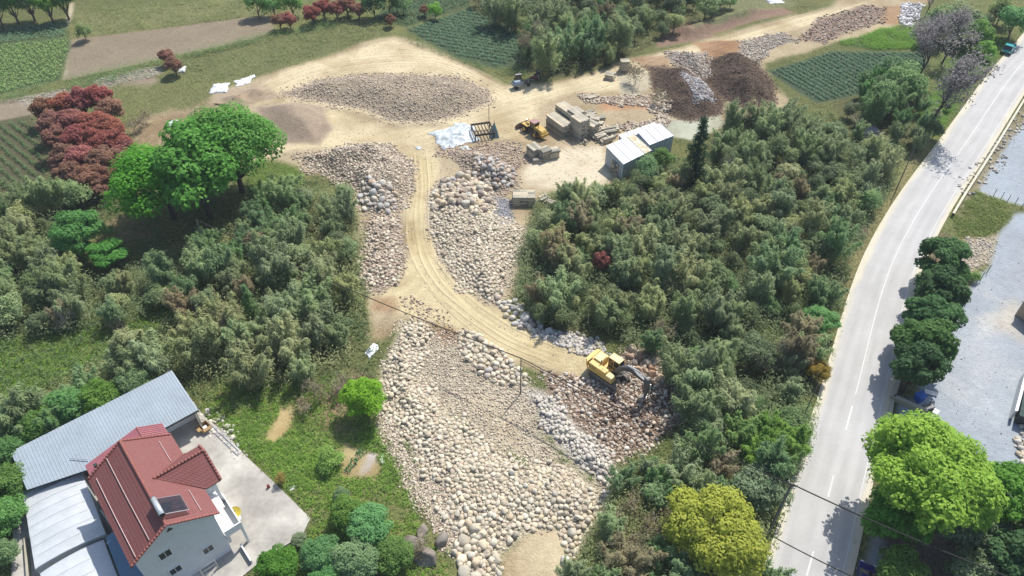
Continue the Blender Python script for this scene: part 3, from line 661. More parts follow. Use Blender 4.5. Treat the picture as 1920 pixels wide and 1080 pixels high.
def emit(st_, drop=()):
    n = len(st_['D']); keep = np.ones(n, bool); keep[list(drop)] = False; Vs = []; Fs = []; Cs = []; base = 0
    for k, (pv, pf) in enumerate(st_['protos']):
        i = np.where(keep & (st_['pi'] == k))[0]
        if not len(i): continue
        v = pv[None] * st_['sc'][i][:, None]; v = np.einsum('nij,nkj->nki', st_['M'][i], v); v[..., 2] *= st_['flat']
        v = v + np.stack([st_['D'][i, 0], st_['D'][i, 1], st_['z'][i]], 1)[:, None]
        Vs.append(v.reshape(-1, 3)); m = len(pv)
        Fs.append((pf[None] + (np.arange(len(i)) * m)[:, None, None] + base).reshape(-1, 3)); base += len(i) * m
        Cs.append(np.repeat(st_['col'][i], m, 0))
    me = np_mesh(st_['name'], np.concatenate(Vs), np.concatenate(Fs), smooth=st_['smooth'], col=np.concatenate(Cs))
    tag(link(st_['name'], me, SM), st_['glabel'], 'stones', None, 'stuff')
CREAM = [(.56, .50, .38), (.60, .54, .42), (.54, .465, .35), (.58, .525, .42), (.48, .41, .31)]
WHITE = [(.56, .52, .45), (.51, .475, .42), (.58, .54, .46), (.45, .41, .36)]
PINKS = [(.50, .42, .33), (.55, .48, .38), (.42, .33, .26), (.46, .38, .30), (.38, .30, .24)]
BRNS = [(.27, .19, .14), (.33, .25, .19), (.42, .35, .28), (.19, .13, .095), (.50, .44, .37)]
DIRT = [(.15, .10, .07), (.185, .13, .092), (.115, .078, .055), (.22, .16, .12)]
GREYS = [(.42, .41, .40), (.50, .48, .45), (.36, .34, .32), (.47, .42, .36)]
ST = []
def pile(name, poly, rmin, rmax, n, cols, protos, seed, label, glabel=None, **k):
    k.setdefault('smooth', False if protos is ANGR or len(protos) > 12 else True)
    ov = k.pop('ov', .8); p = k.pop('p', 1.6)
    D = pack(poly, rmin, rmax, n, seed, ov, p)
    ST.append(stones(name, D, cols, protos, seed, label, glabel=glabel, **k)); return D
def scatter(name, poly, r0, r1, n, cols, seed, label, zo=.3, protos=None, flatn=.75, edge=.4):
    pw = PW(poly); r = np.random.RandomState(seed); a, b = pw.min(0) - 1, pw.max(0) + 1
    xy = a + r.rand(n * 4, 2) * (b - a)
    k = sdist(xy[:, 0], xy[:, 1], pw) + 1.3 * fbm(xy[:, 0], xy[:, 1], 3, seed % 11, 3) > -edge * r.rand(len(xy)) * 2; xy = xy[k][:n]
    D = np.c_[xy, r0 + (r1 - r0) * r.rand(len(xy)) ** 2.2]
    ST.append(stones(name, D, cols, protos or SMALL, seed, label, zo=zo, ind=False, smooth=False, flatn=flatn))
b = 'pale rounded boulder in the large pile at the foot of the slope'
pile("boulder_pile", MAINP, .15, .36, 6800, CREAM, ROUND[:6] + ANGR, 11, b, 'mass of smaller cream river stones filling the large boulder pile', ov=.74, p=1.5, layer2=.12, zo=.1)
pile("boulder_pile", [(860, 620), (905, 628), (975, 690), (985, 715), (940, 722), (900, 712), (875, 665)], .2, .42, 330, CREAM, ROUND, 12, 'pale boulder in the small cluster below the curving track', 'small pale stones of the cluster below the curving track', layer2=.2)
pile("stone_pile", WHTP, .12, .32, 2200, WHITE, ROUND + ANGR, 13, 'whitish grey stone on the slope below the excavator', 'whitish grey stones spread on the slope below the excavator', ov=.74, layer2=.2)
pile("stone_pile", MIDP, .13, .34, 3600, CREAM + PINKS[:2] + CREAM, ROUND[:6] + ANGR, 14, 'pale cobble in the middle pile beside the curving track', 'pale cobbles of the middle pile beside the curving track', ov=.74, layer2=.1, zo=.1)
pile("stone_pile", [(825, 345), (865, 330), (905, 345), (925, 365), (915, 400), (880, 412), (835, 395), (810, 385)], .3, .62, 130, CREAM + PINKS, ROUND, 15, 'large rounded boulder at the head of the middle stone pile', ov=.72, layer2=.3)
pile("stone_pile", [(895, 300), (955, 312), (965, 345), (935, 362), (890, 335)], .2, .45, 180, PINKS + GREYS, ROUND, 16, 'greyish boulder in the small heap above the middle pile', ov=.75, layer2=.3)
pile("stone_pile", [(675, 352), (715, 350), (745, 370), (735, 398), (690, 402), (670, 380)], .25, .62, 45, GREYS + WHITE, ROUND, 17, 'big grey boulder at the edge of the thicket left of the track', ov=.75)
pile("stone_pile", LEFTP, .14, .36, 600, PINKS + CREAM, ANGR, 18, 'pinkish stone in the rubble strip left of the track', 'pinkish stones of the rubble strip left of the track', ov=.8, layer2=.1)
pile("stone_pile", [(932, 560), (962, 568), (1010, 600), (1048, 622), (1030, 632), (985, 612), (945, 592)], .25, .55, 80, GREYS + WHITE, ROUND, 19, 'grey boulder lining the thicket edge above the track end', ov=.78)
pile("boulder", [(972, 596), (985, 594), (988, 606), (975, 608)], .85, .9, 1, [(.50, .48, .45)], ROUND, 20, 'largest round grey boulder beside the bend of the track')
pile("stone_pile", [(1175, 655), (1235, 660), (1255, 690), (1250, 725), (1215, 715), (1195, 690)], .3, .65, 80, [(.40, .29, .21), (.35, .24, .17), (.47, .38, .29), (.5, .42, .3)], ANGR, 21, 'reddish brown rough boulder heaped beside the excavator', ov=.75)
pile("stone_pile", BRNP, .14, .34, 700, BRNS + PINKS + WHITE[:2], ANGR, 22, 'brown broken rock around the excavator', 'broken brown and grey rock dug up around the excavator', ov=.85, layer2=.1)
pile("boulder_pile", [(862, 985), (900, 1000), (935, 1045), (915, 1100), (870, 1100), (850, 1040)], .32, .62, 50, CREAM, ROUND, 23, 'smooth cream boulder at the lowest tip of the large pile', ov=.8)
pile("stone_pile", [(1050, 990), (1085, 1000), (1075, 1050), (1060, 1060)], .3, .6, 16, CREAM, ROUND, 24, 'loose cream boulder on the dirt below the large pile', ov=1.0)
pile("stone_pile", [(760, 985), (800, 990), (835, 1030), (800, 1060), (765, 1030)], .5, 1.5, 9, [(.22, .19, .16), (.28, .24, .2)], ANGR, 25, 'dark weathered rock slab among the shrubs below the pile', ov=.7)
scatter("gravel_bed", GRAVL, .07, .19, 4600, PINKS + CREAM, 31, 'fine pinkish gravel along the side of the boulder pile')
scatter("gravel_bed", GRAVM, .07, .21, 3000, CREAM + PINKS, 32, 'fine cream gravel on the slope between the stone piles')
scatter("gravel_bed", MAINP, .08, .2, 2500, CREAM + PINKS, 33, 'small cream stones between the large boulders')
scatter("rubble_mound", OVAL, .08, .25, 4600, PINKS + [(.58, .5, .4), (.5, .43, .33), (.47, .39, .29)], 34, 'pinkish rubble covering the oval mound inside the loop track', edge=1)
scatter("rubble_mound", MIDL, .1, .3, 5600, PINKS + CREAM[:2], 35, 'pinkish rubble covering the mound left of the track', edge=.8)
scatter("rubble_mound", UPP, .1, .26, 1500, PINKS, 36, 'brownish rubble above the middle stone pile', edge=.8)
scatter("gravel_bed", LEFTP, .1, .25, 1600, PINKS, 37, 'small rubble left of the track')
scatter("gravel_bed", MIDP, .1, .22, 1800, PINKS + CREAM, 38, 'small stones between the cobbles of the middle pile')
scatter("gravel_bed", BRNP, .07, .2, 4600, BRNS + PINKS + [(.5, .46, .4)], 39, 'small broken stones in the dug soil around the excavator')
scatter("soil_heap_clods", SOILA, .05, .17, 4200, DIRT + [(.3, .2, .14)], 40, 'dark brown clods covering the nearer soil heap', edge=.5)
scatter("soil_heap_clods", SOILB, .05, .17, 4800, DIRT, 41, 'dark brown clods covering the farther soil heap', edge=.5)
scatter("rubble_mound", [(1250, 98), (1325, 100), (1332, 140), (1300, 152), (1265, 120)], .1, .3, 1300, GREYS + PINKS + BRNS, 42, 'grey rubble heap on the far side of the soil heaps')
scatter("rubble_mound", [(1278, 168), (1320, 172), (1332, 196), (1302, 205)], .1, .3, 520, GREYS + [(.45, .43, .46), (.5, .48, .47)], 43, 'bright grey rubble dumped on the nearer soil heap')
scatter("gravel_bed", [(1390, 78), (1470, 60), (1490, 75), (1440, 95), (1420, 118), (1392, 110)], .12, .33, 1100, WHITE + PINKS + PINKS, 44, 'pale rubble beside the far track')
scatter("gravel_bed", [(1540, 35), (1620, 10), (1660, 15), (1650, 45), (1590, 60), (1540, 80), (1500, 75)], .12, .36, 1000, BRNS + BRNS + PINKS + WHITE[:1], 45, 'mixed rubble on the far bank of the track')
scatter("gravel_bed", [(1690, 8), (1730, 8), (1705, 50), (1692, 45)], .2, .5, 400, [(.75, .74, .73), (.6, .6, .6), (.3, .28, .28)], 46, 'white waste dumped at the far end of the bank')
scatter("gravel_bed", [(1090, 180), (1130, 185), (1240, 180), (1255, 225), (1240, 245), (1200, 250), (1165, 235), (1230, 225), (1215, 198), (1100, 192)], .12, .4, 2200, CREAM[:3] + PINKS + BRNS[1:3], 47, 'pale rubble between the slab stacks and the soil heaps')
scatter("gravel_bed", [(1050, 620), (1120, 640), (1140, 665), (1090, 660), (1010, 625)], .12, .4, 600, GREYS + WHITE, 48, 'grey rubble at the thicket edge behind the track end')
scatter("gravel_bed", [(925, 370), (955, 375), (960, 415), (930, 418)], .08, .2, 700, [(.3, .3, .31), (.36, .36, .38), (.42, .42, .43)], 49, 'heap of bluish grey chippings beside the slab stack')
scatter("gravel_bed", [(830, 275), (960, 270), (990, 300), (960, 315), (880, 300), (820, 290)], .08, .25, 1300, PINKS + BRNS, 50, 'scattered small rubble below the plastic sheet')
scatter("gravel_bed", [(835, 590), (760, 560), (780, 610), (860, 630)], .08, .25, 300, PINKS + BRNS, 51, 'loose small stones scattered beside the track bend')
scatter("gravel_bed", [(395, 770), (420, 790), (460, 850), (450, 852), (400, 800), (372, 772)], .1, .4, 160, WHITE + GREYS, 52, 'grey broken stones along the edge of the concrete yard')
scatter("gravel_bed", [(1800, 350), (1925, 200), (1935, 215), (1850, 335), (1815, 365)], .1, .45, 420, WHITE + GREYS, 53, 'pale broken stones along the foot of the parapet')
scatter("gravel_bed", [(1815, 450), (1860, 450), (1850, 500), (1815, 500)], .08, .25, 350, CREAM + WHITE, 54, 'pale gritty rubble in the gravel lot beside the grass patch')
scatter("gravel_bed", [(40, 185), (120, 168), (130, 178), (50, 195)], .08, .28, 90, PINKS, 55, 'pale stones along the ditch by the farm track')
scatter("gravel_bed", [(180, 150), (240, 135), (300, 125), (300, 140), (200, 160)], .08, .28, 140, PINKS + WHITE[:1], 56, 'pale stones strewn by the small red tree')
LSH = {'pale': 'cream boulder', 'whitish': 'whitish stone', 'large': 'large pale boulder', 'greyish': 'greyish boulder', 'big': 'big grey boulder', 'pinkish': 'pinkish stone', 'grey': 'grey boulder', 'reddish': 'reddish brown boulder', 'brown': 'brown rock', 'smooth': 'smooth cream boulder', 'loose': 'loose boulder', 'dark': 'dark rock'}
scatter("loose_stones", [(480, 200), (560, 120), (740, 75), (940, 160), (1200, 115), (1500, 40), (1560, 40), (1400, 110), (1200, 150), (1150, 340), (1000, 350), (830, 320), (820, 480), (900, 550), (1100, 650), (1100, 710), (960, 680), (830, 605), (700, 640), (690, 520), (750, 480), (760, 300), (560, 290)], .03, .13, 7000, PINKS + CREAM, 57, 'tiny loose stones strewn over the sandy clearing')
CAND.sort(key=lambda c: -c[0]); pick = CAND[:300]; drop = {}
inst = {}
for (sz, nm, i, loc, M, sc, col, pi, protos, label, pl_) in pick:
    drop.setdefault(label, set()).add(i)
    key = (id(protos), pi, int(col[2] * 12), R.randrange(2))
    if key not in inst:
        v, f = (rock(IC3, 100 + pi) if protos is not ANGR else rock(IC3, 200 + pi, 1)) if R.random() < 1 else protos[pi]
        inst[key] = np_mesh("boulder", v, f, smooth=R.random() < .45, col=np.tile(col, (len(v), 1)))
    o = bpy.data.objects.new("boulder", inst[key]); COL.objects.link(o)
    if not o.data.materials: o.data.materials.append(R.choice(SMS))
    m4 = Matrix(M.tolist()).to_4x4() @ Matrix.Diagonal((*sc, 1)); o.matrix_world = Matrix.Translation(loc) @ Matrix.Diagonal((1, 1, .78, 1)) @ m4
    tag(o, label if nm == 'boulder' else locate(loc[0], loc[1], LSH[label.split()[0]]), 'boulder', {'boulder_pile': 'boulders of the large pile', 'stone_pile': 'boulders of the smaller piles'}.get(nm, nm) if nm != 'boulder' else None)
for st_ in ST:
    d = drop.get(st_['label'], ())
    if len(d) < len(st_['D']): emit(st_, d)

# ------------------------------------------------------------------ foliage builders
def leaves(pos, nrm, L, W, r, var=None, dirv=None):
    """diamond leaves (one quad each) at pos facing nrm"""
    n = len(pos); nrm = nrm / (np.linalg.norm(nrm, axis=1)[:, None] + 1e-9)
    t = r.normal(size=(n, 3)) if dirv is None else dirv + .35 * r.normal(size=(n, 3))
    t -= (t * nrm).sum(1)[:, None] * nrm; t /= np.linalg.norm(t, axis=1)[:, None] + 1e-9
    b = np.cross(nrm, t); Lr = (L * r.uniform(.7, 1.3, n))[:, None]; Wr = (W * r.uniform(.7, 1.3, n))[:, None]
    V = np.stack([pos - t * Lr / 2, pos + b * Wr / 2 + nrm * Wr * .15, pos + t * Lr / 2, pos - b * Wr / 2 + nrm * Wr * .15], 1).reshape(-1, 3)
    F = np.arange(4 * n).reshape(n, 4)
    return V, F, np.repeat(r.rand(n) if var is None else var, 4)
def unit(r, n):
    d = r.normal(size=(n, 3)); return d / np.linalg.norm(d, axis=1)[:, None]
def crown_bamboo(seed, R_=2.3, H=6.5, nc=18, ns=9, nl=40, L=.42, W=.10):
    r = np.random.RandomState(seed); Ps = []; Ns = []; Ds = []; Vs = []; culms = []
    for c in range(nc):
        a = r.rand() * 2 * PI; lean = R_ * r.uniform(.15, 1) ** .7; h = H * r.uniform(.65, 1.05); b0 = r.normal(size=2) * .45
        dr = np.array([math.cos(a), math.sin(a)])
        f = lambda t: np.array([*(b0 + dr * lean * t ** 1.8), h * (t - .18 * t ** 3 * (lean / R_))])
        culms.append([f(t) for t in (0, .3, .6, .85, 1)]); cv = r.rand()
        m = ns * nl; t = .28 + .72 * r.rand(m) ** .8; q = np.array([f(x) for x in np.linspace(0, 1, 21)])
        ax = np.stack([np.interp(t, np.linspace(0, 1, 21), q[:, k]) for k in range(3)], 1); rad = .74 * (1.3 - t) ** .7
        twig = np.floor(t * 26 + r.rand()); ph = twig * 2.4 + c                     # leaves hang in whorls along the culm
        dv = np.stack([np.cos(ph), np.sin(ph), -.25 + 0 * ph], 1) * .75 + .55 * r.normal(size=(m, 3)); ln = (r.rand(m) ** .6)[:, None]
        p = ax + dv * rad[:, None] * ln - np.array([0, 0, .35]) * ln ** 2
        Ps.append(p); Ns.append(dv * .6 + np.array([*(dr * .3), 1.5]) + .35 * r.normal(size=(m, 3)))
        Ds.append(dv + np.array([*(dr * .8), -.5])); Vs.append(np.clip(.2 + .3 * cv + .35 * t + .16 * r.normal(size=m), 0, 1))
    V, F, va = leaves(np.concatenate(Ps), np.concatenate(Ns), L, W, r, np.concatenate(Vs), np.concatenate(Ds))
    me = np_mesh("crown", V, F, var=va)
    mb = MB()
    for c in culms: mb.tube([Vector(p) for p in c], [.05, .045, .035, .02, .01], 4, False)
    return me, mb.mesh("culms"), H * .72, R_
def crown_blob(seed, R_=3, H=4.5, zb=2.0, nb=26, nl=230, L=.34, W=.2, rb=.38, up=.5, gap=.0, droop=0, flat=.8, trunk=True, tr=.22, limbs=7, lowcut=-.35, fluff=.3):
    """broad-leaved crown: leaf clusters spread over an uneven ellipsoid, with trunk and limbs"""
    r = np.random.RandomState(seed); cen = np.array([0, 0, zb + H / 2]); B = []
    lob = r.uniform(.68, 1.22, 12)
    while len(B) < nb:
        d = unit(r, 1)[0]
        if d[2] < lowcut: continue
        a = math.atan2(d[1], d[0]); lr = np.interp((a + PI) / (2 * PI) * 12, np.arange(13), np.r_[lob, lob[0]])
        q = .4 + .6 * r.rand() ** .45
        c = cen + d * np.array([R_, R_, H / 2]) * q * lr * .82
        if all(np.linalg.norm((c - b_[0]) / np.array([1, 1, 1])) > R_ * rb * .55 for b_ in B) or r.rand() < .12: B.append((c, R_ * rb * r.uniform(.5, 1.3)))
    Ps = []; Ns = []; Vs = []
    for c, q in B:
        m = int(nl * (q / (R_ * rb)) ** 2); d = unit(r, m); d[:, 2] = np.where((d[:, 2] < -.2) & (r.rand(m) < .6), -d[:, 2], d[:, 2])
        rr = (1 - fluff * r.rand(m) ** 1.5)[:, None] * q; p = c + d * rr * np.array([1, 1, flat])
        lump = 1 + .18 * np.sin(d[:, :1] * 9 + c[0]) * np.sin(d[:, 1:2] * 8 + c[1])
        p = c + (p - c) * lump
        p[:, 2] -= droop * ((p[:, 0] - c[0]) ** 2 + (p[:, 1] - c[1]) ** 2) / q
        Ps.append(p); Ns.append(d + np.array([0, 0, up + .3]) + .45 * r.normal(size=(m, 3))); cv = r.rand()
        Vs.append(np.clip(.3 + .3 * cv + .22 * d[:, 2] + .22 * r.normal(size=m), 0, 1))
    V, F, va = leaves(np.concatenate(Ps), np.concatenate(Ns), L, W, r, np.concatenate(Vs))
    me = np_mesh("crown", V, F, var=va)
    mb = MB(); top = cen + np.array([0, 0, 0])
    mb.tube([(0, 0, -.3), (.05, 0, zb * .5), (0, .05, zb + H * .15), (0, 0, zb + H * .45)], [tr * 1.25, tr, tr * .8, tr * .35], 7, False)
    for c, q in sorted(B, key=lambda b_: -b_[1])[:limbs]:
        s0 = np.array([0, 0, zb * r.uniform(.5, 1.1) + .2]); mid = (s0 + c) / 2 + np.array([0, 0, -.1 * R_])
        mb.tube([s0, mid, c + (c - cen) * .12], [tr * .55, tr * .32, tr * .08], 5, False)
    return me, mb.mesh("trunk", True), zb + H / 2, R_
def crown_conifer(seed, R_=2, H=9, nt=16, L=.4, W=.12):
    r = np.random.RandomState(seed); Ps = []; Ns = []; Ds = []
    for k in range(nt):
        z = H * (.1 + .9 * k / nt); rad = R_ * (1 - (k / nt) ** 1.2) * r.uniform(.75, 1.15) + .12
        for q in range(9):
            a = r.rand() * 2 * PI; m = int(10 + 26 * rad / R_); t = r.rand(m) ** .7; w_ = .28 * (1 - t * .6)
            p = np.stack([np.cos(a) * rad * t, np.sin(a) * rad * t, z - .25 * rad * t ** 2 + .12 * r.normal(size=m)], 1) + r.normal(size=(m, 3)) * w_[:, None] * np.array([.8, .8, .3])
            Ps.append(p); Ns.append(np.array([math.cos(a) * .4, math.sin(a) * .4, 1]) + .5 * r.normal(size=(m, 3))); Ds.append(np.tile([math.cos(a), math.sin(a), .1], (m, 1)))
    V, F, va = leaves(np.concatenate(Ps), np.concatenate(Ns), L, W, r, None, np.concatenate(Ds))
    mb = MB().tube([(0, 0, -.3), (0, 0, H * .6), (0, 0, H)], [.18, .1, .02], 6, False)
    return np_mesh("crown", V, F, var=va), mb.mesh("trunk", True)
def bare_mesh(seed, H=6, spread=.55, depth=5, tr=.13, up=.25, tw=.012, br=3, arch=0):
    r = random.Random(seed); mb = MB(); tips = []
    def grow(p, d, L, rad, k):
        q = p + d * L * .5 + Vector((r.gauss(0, .06), r.gauss(0, .06), 0)) * L; e = q + (d + Vector((r.gauss(0, .15), r.gauss(0, .15), r.gauss(0, .08) - arch * .2))).normalized() * L * .5
        mb.tube([p, q, e], [rad, rad * .85, rad * .68], 4 if k > 2 else 3, False); tips.append(e)
        if k <= 0: return
        for i in range(br if k > 1 else br + 1):
            nd = (d + Vector((r.gauss(0, spread), r.gauss(0, spread), r.gauss(up * .6, .25) - arch * .25))).normalized()
            grow(e if i else q, nd, L * r.uniform(.6, .85), max(rad * .6, tw), k - 1)
    grow(Vector((0, 0, -.2)), Vector((0, 0, 1)), H * .3, tr, depth)
    return mb.mesh("branches"), np.array([t[:] for t in tips])
# leaf colours
LM = {
 'fresh': leafmat("light_bamboo_leaves", (.13, .27, .06), (.28, .46, .12), .5),
 'bam': leafmat("bamboo_leaves", (.19, .265, .12), (.42, .51, .265), .5),
 'bamol': leafmat("bamboo_leaves_olive", (.25, .29, .125), (.51, .55, .28), .5),
 'bamdk': leafmat("bamboo_leaves_deep", (0.122, 0.226, 0.091), (0.305, 0.451, 0.201), .5),
 'shrub': leafmat("shrub_leaves", (0.104, 0.159, 0.073), (0.268, 0.342, 0.165), .5),
 'green': leafmat("fresh_leaves", (.085, .23, .035), (.18, .45, .075), .5),
 'emerald': leafmat("emerald_leaves", (0.104, 0.268, 0.073), (0.220, 0.464, 0.152), .5),
 'lime': leafmat("lime_leaves", (.18, .36, .015), (.39, .60, .04), .5),
 'limegreen': leafmat("lime_green_leaves", (.15, .31, .04), (.30, .50, .085), .5),
 'mossy': leafmat("mossy_green_leaves", (0.098, 0.232, 0.043), (0.220, 0.415, 0.085), .5),
 'yellow': leafmat("yellow_green_leaves", (.25, .31, .02), (.52, .57, .06), .5),
 'red': leafmat("red_leaves", (.27, .10, .078), (.54, .21, .165), .5, hv=.012),
 'redbr': leafmat("brown_red_leaves", (.25, .13, .09), (.46, .25, .17), .5, hv=.012),
 'dark': leafmat("glossy_dark_leaves", (.05, .12, .04), (.14, .27, .09), .5),
 'vari': leafmat("pale_spotted_leaves", (0.122, 0.195, 0.085), (0.403, 0.512, 0.293), .5),
 'conif': leafmat("conifer_needles", (0.024, 0.061, 0.027), (0.073, 0.134, 0.061), .5),
 'dry': leafmat("dry_leaves", (.22, .185, .105), (.44, .39, .24), .5),
 'buds': leafmat("purple_grey_buds", (.22, .20, .195), (.50, .46, .47), .5),
 'weed': leafmat("weed_leaves", (.14, .22, .07), (.36, .46, .16), .5),
 'weedol': leafmat("dull_weed_leaves", (.20, .21, .095), (.42, .41, .21), .5),
 'weedbr': leafmat("bright_weed_leaves", (.13, .29, .05), (.33, .54, .11), .5),
 'orange': leafmat("orange_brown_leaves", (0.207, 0.171, 0.037), (0.488, 0.354, 0.085), .5),
}
BARK = mat("bark", (.13, .105, .08), .95, sc=3, amt=.3); CULM = mat("bamboo_culm", (.17, .17, .09), .7, sc=3, amt=.3)
BARE = mat("bare_twigs", (.26, .235, .20), .95, sc=3, amt=.2); DARKB = mat("dark_bark", (.07, .058, .05), .95, sc=3, amt=.3)
BAMB = [crown_bamboo(500 + i, 2.0 + .25 * (i % 3), 6.0 + .5 * (i % 4)) for i in range(7)]
SHRB = [crown_blob(600 + i, 1.75, 3.0, .5, 20, 120, .30, .15, .42, .5, limbs=5, tr=.09) for i in range(4)]
BUSH = [crown_blob(650 + i, 1.4, 1.9, .15, 14, 110, .26, .13, .45, .5, limbs=4, tr=.06) for i in range(3)]
def with_mat(me, m):
    """same geometry under another material (shares vertices by copy)"""
    key = me.name + "|" + m.name
    if key not in _WM:
        c = me.copy(); c.materials.clear(); c.materials.append(m); _WM[key] = c
    return _WM[key]
_WM = {}
def plant(name, proto, leafm, woodm, x, y, sc=1, rz=0, label=None, cat='tree', group=None, wood='trunk', sz=None, tilt=0, z=None):
    o = empty(name, (x, y, (HZ(x, y) if z is None else z)), rz, label, cat, group); o.scale = (sc, sc, sz or sc)
    if tilt: o.rotation_euler = (tilt * math.cos(rz), tilt * math.sin(rz), rz)
    link('crown', with_mat(proto[0], leafm), None, o)
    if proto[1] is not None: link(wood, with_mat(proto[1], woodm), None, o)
    return o
def hexfill(px, z, d, seed, jit=.32, shrink=.5, avoid=()):
    pw = PW(px, z) if not isinstance(px, np.ndarray) else px; r = np.random.RandomState(seed); a, b = pw.min(0), pw.max(0); out = []
    y = a[1]; row = 0
    while y < b[1]:
        x = a[0] + (row % 2) * d / 2
        while x < b[0]: out.append((x, y)); x += d
        y += d * .866; row += 1
    p = np.array(out) + r.normal(size=(len(out), 2)) * d * jit
    k = sdist(p[:, 0], p[:, 1], pw) > shrink
    for (u, v, zz, rad) in avoid:
        c = P(u, v, zz); k &= np.hypot(p[:, 0] - c.x, p[:, 1] - c.y) > rad
    u = 960 + FPX * p[:, 0] / (p[:, 1] * _c + CAMH * _s); v = 540 - FPX * (p[:, 1] * _s - CAMH * _c) / (p[:, 1] * _c + CAMH * _s)
    k &= (u > -70) & (u < 1990) & (v < 1170) & (v > -75)
    return p[k]
NB = [0, 0, 0]
LN = {'dry': 'straw-coloured', 'bam': 'mid-green', 'bamol': 'olive', 'bamdk': 'deep green', 'shrub': 'dark', 'emerald': 'bright green'}
def thicket(px, z, d, seed, mix, glab, slab, group, sc=1.0, avoid=(), bushes=.25, shrink=.6):
    pts = hexfill(px, z, d, seed, avoid=avoid, shrink=shrink); r = random.Random(seed)
    for (x, y) in pts:
        pn = fbm(np.array([x]), np.array([y]), 14, seed % 9, 2)[0] + .5 + r.gauss(0, .12)
        k = mix[min(len(mix) - 1, max(0, int(pn * len(mix))))]
        s = sc * r.uniform(.68, 1.25)
        if r.random() < .06: k = 'dry'
        if r.random() < bushes or k == 'shrub' or NB[0] >= 292:
            kk = 'shrub' if r.random() < .6 else r.choice(mix); NB[1] += 1
            plant("shrub", SHRB[r.randrange(4)], LM[kk], BARK, x, y, s * r.uniform(.85, 1.2), r.random() * 6.28, locate(x, y, LN.get(kk, 'dark') + ' leafy shrub'), 'shrub', group + ', shrubs')
        else:
            NB[0] += 1
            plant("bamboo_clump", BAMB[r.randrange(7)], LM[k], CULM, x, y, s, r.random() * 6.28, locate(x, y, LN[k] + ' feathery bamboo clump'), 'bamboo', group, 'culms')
AV = [(1297, 340, 0, 2.6), (1128, 500, 3, 2), (1545, 600, 3, 2.6), (1530, 690, 2, 2.2), (680, 745, 3, 3)]
thicket(TB, 3.0, 2.8, 64, ['bamdk', 'bam', 'bamdk'], 'bamboo clump in the strip beside the yellow-green round tree',
        'dark shrub beside the yellow-green round tree', 'plants of the roadside strip', .88, [(1350, 1010, 3, 4.6), (1175, 985, 0, 1.7), (1235, 1015, 0, 1.7), (1420, 925, 2, 2.5)], .1, -.4)
thicket(TC, 3.0, 3.45, 61, ['bamol', 'bamdk', 'bam', 'bamol', 'shrub', 'bam'], 'feathery bamboo clump in the wide thicket between stone yard and road',
        'dark shrub among the bamboo between stone yard and road', 'plants of the wide thicket beside the road', .97, AV, .22)
thicket(TL2, 3.0, 3.4, 62, ['bam', 'bamdk', 'bam', 'bamol', 'bam'], 'feathery bamboo clump in the thicket behind the blue-grey shed roof',
        'dark shrub among the bamboo behind the blue-grey shed roof', 'plants of the thicket behind the house', .95, [(233, 650, 0, 2.5), (475, 585, 0, 2)], .25)
thicket(TL1, 3.0, 3.6, 63, ['bamol', 'bam', 'bamdk', 'bam'], 'bamboo clump in the thicket below the red trees',
        'dark shrub in the thicket below the red trees', 'plants of the thicket below the red trees', .95, [(165, 460, 3, 4)], .25)
thicket(TB2, 3.0, 3.6, 65, ['bam', 'bamdk', 'bam'], 'bamboo clump around the bright green roadside bamboo',
        'dark shrub around the bright green roadside bamboo', 'plants of the roadside strip', .85, [(1440, 815, 3, 3.5)], .3)
thicket(TE, 3.0, 3.9, 66, ['bamdk', 'emerald', 'bamdk', 'bam'], 'deep green bamboo clump at the corner of the terraced field',
        'dark shrub at the corner of the terraced field', 'plants at the terraced field', .9, (), .15)
thicket(TT, 3.5, 4.6, 67, ['bamdk', 'bam', 'bam', 'bamdk', 'bamol'], 'tall bamboo clump in the far woods beyond the sandy track',
        'bushy tree in the far woods beyond the sandy track', 'plants of the far woods', 1.15, (), .35)
# ------------------------------------------------------------------ individual trees
_TR = [0]
def tree(u, v, zc, rpx, proto, leafm, label, cat='tree', name='tree', seed=0, ratio=1.0, woodm=None, group=None, protoR=3.0, zbase=None, rz=None):
    """crown centre seen at (u,v), crown radius rpx photo pixels"""
    s = 1.0
    for _ in range(3):
        zc = proto[2] * s * ratio; p = P(u, v, zc); s = rpx / ppm(p.x, p.y, zc) / proto[3]
    if 'dense grove' in label: label = locate(p.x, p.y, 'brownish red grove tree' if leafm == 'redbr' else 'crimson grove tree')
    return plant(name, proto, LM[leafm] if isinstance(leafm, str) else leafm, woodm or BARK, p.x, p.y, s, R.random() * 6.28 if rz is None else rz, label, cat, group, sz=s * ratio)
BIG = [crown_blob(700, 7, 9.5, 3.0, 90, 300, .42, .27, .26, .5, tr=.38, limbs=14, flat=.75),
       crown_blob(701, 7, 9.0, 3.0, 80, 300, .42, .27, .27, .5, tr=.36, limbs=14, flat=.75)]
tree(428, 272, 6, 97, BIG[0], 'green', 'tallest bright green tree, at the edge of the sandy ground', name='broadleaf_tree', protoR=7, woodm=DARKB)
tree(298, 335, 5.5, 98, BIG[1], 'green', 'bright green tree merging with the tallest one on its house side', name='broadleaf_tree', protoR=7, woodm=DARKB, ratio=.9)
tree(362, 318, 4.5, 92, crown_blob(702, 4, 6, 2, 50, 240, .40, .26, .3, .5), 'green', 'lower green tree in front of the two big green trees', name='broadleaf_tree', protoR=4, woodm=DARKB)
EM = crown_blob(703, 3.5, 5.5, 1.2, 55, 230, .42, .16, .26, .6, flat=.55)
tree(150, 430, 4.5, 52, EM, 'emerald', 'light emerald tree standing out of the thicket below the red trees', name='broadleaf_tree', protoR=3.5)
tree(195, 480, 3.5, 38, EM, 'green', 'small lighter green tree beside the emerald tree', name='broadleaf_tree', protoR=3.5, ratio=.8)
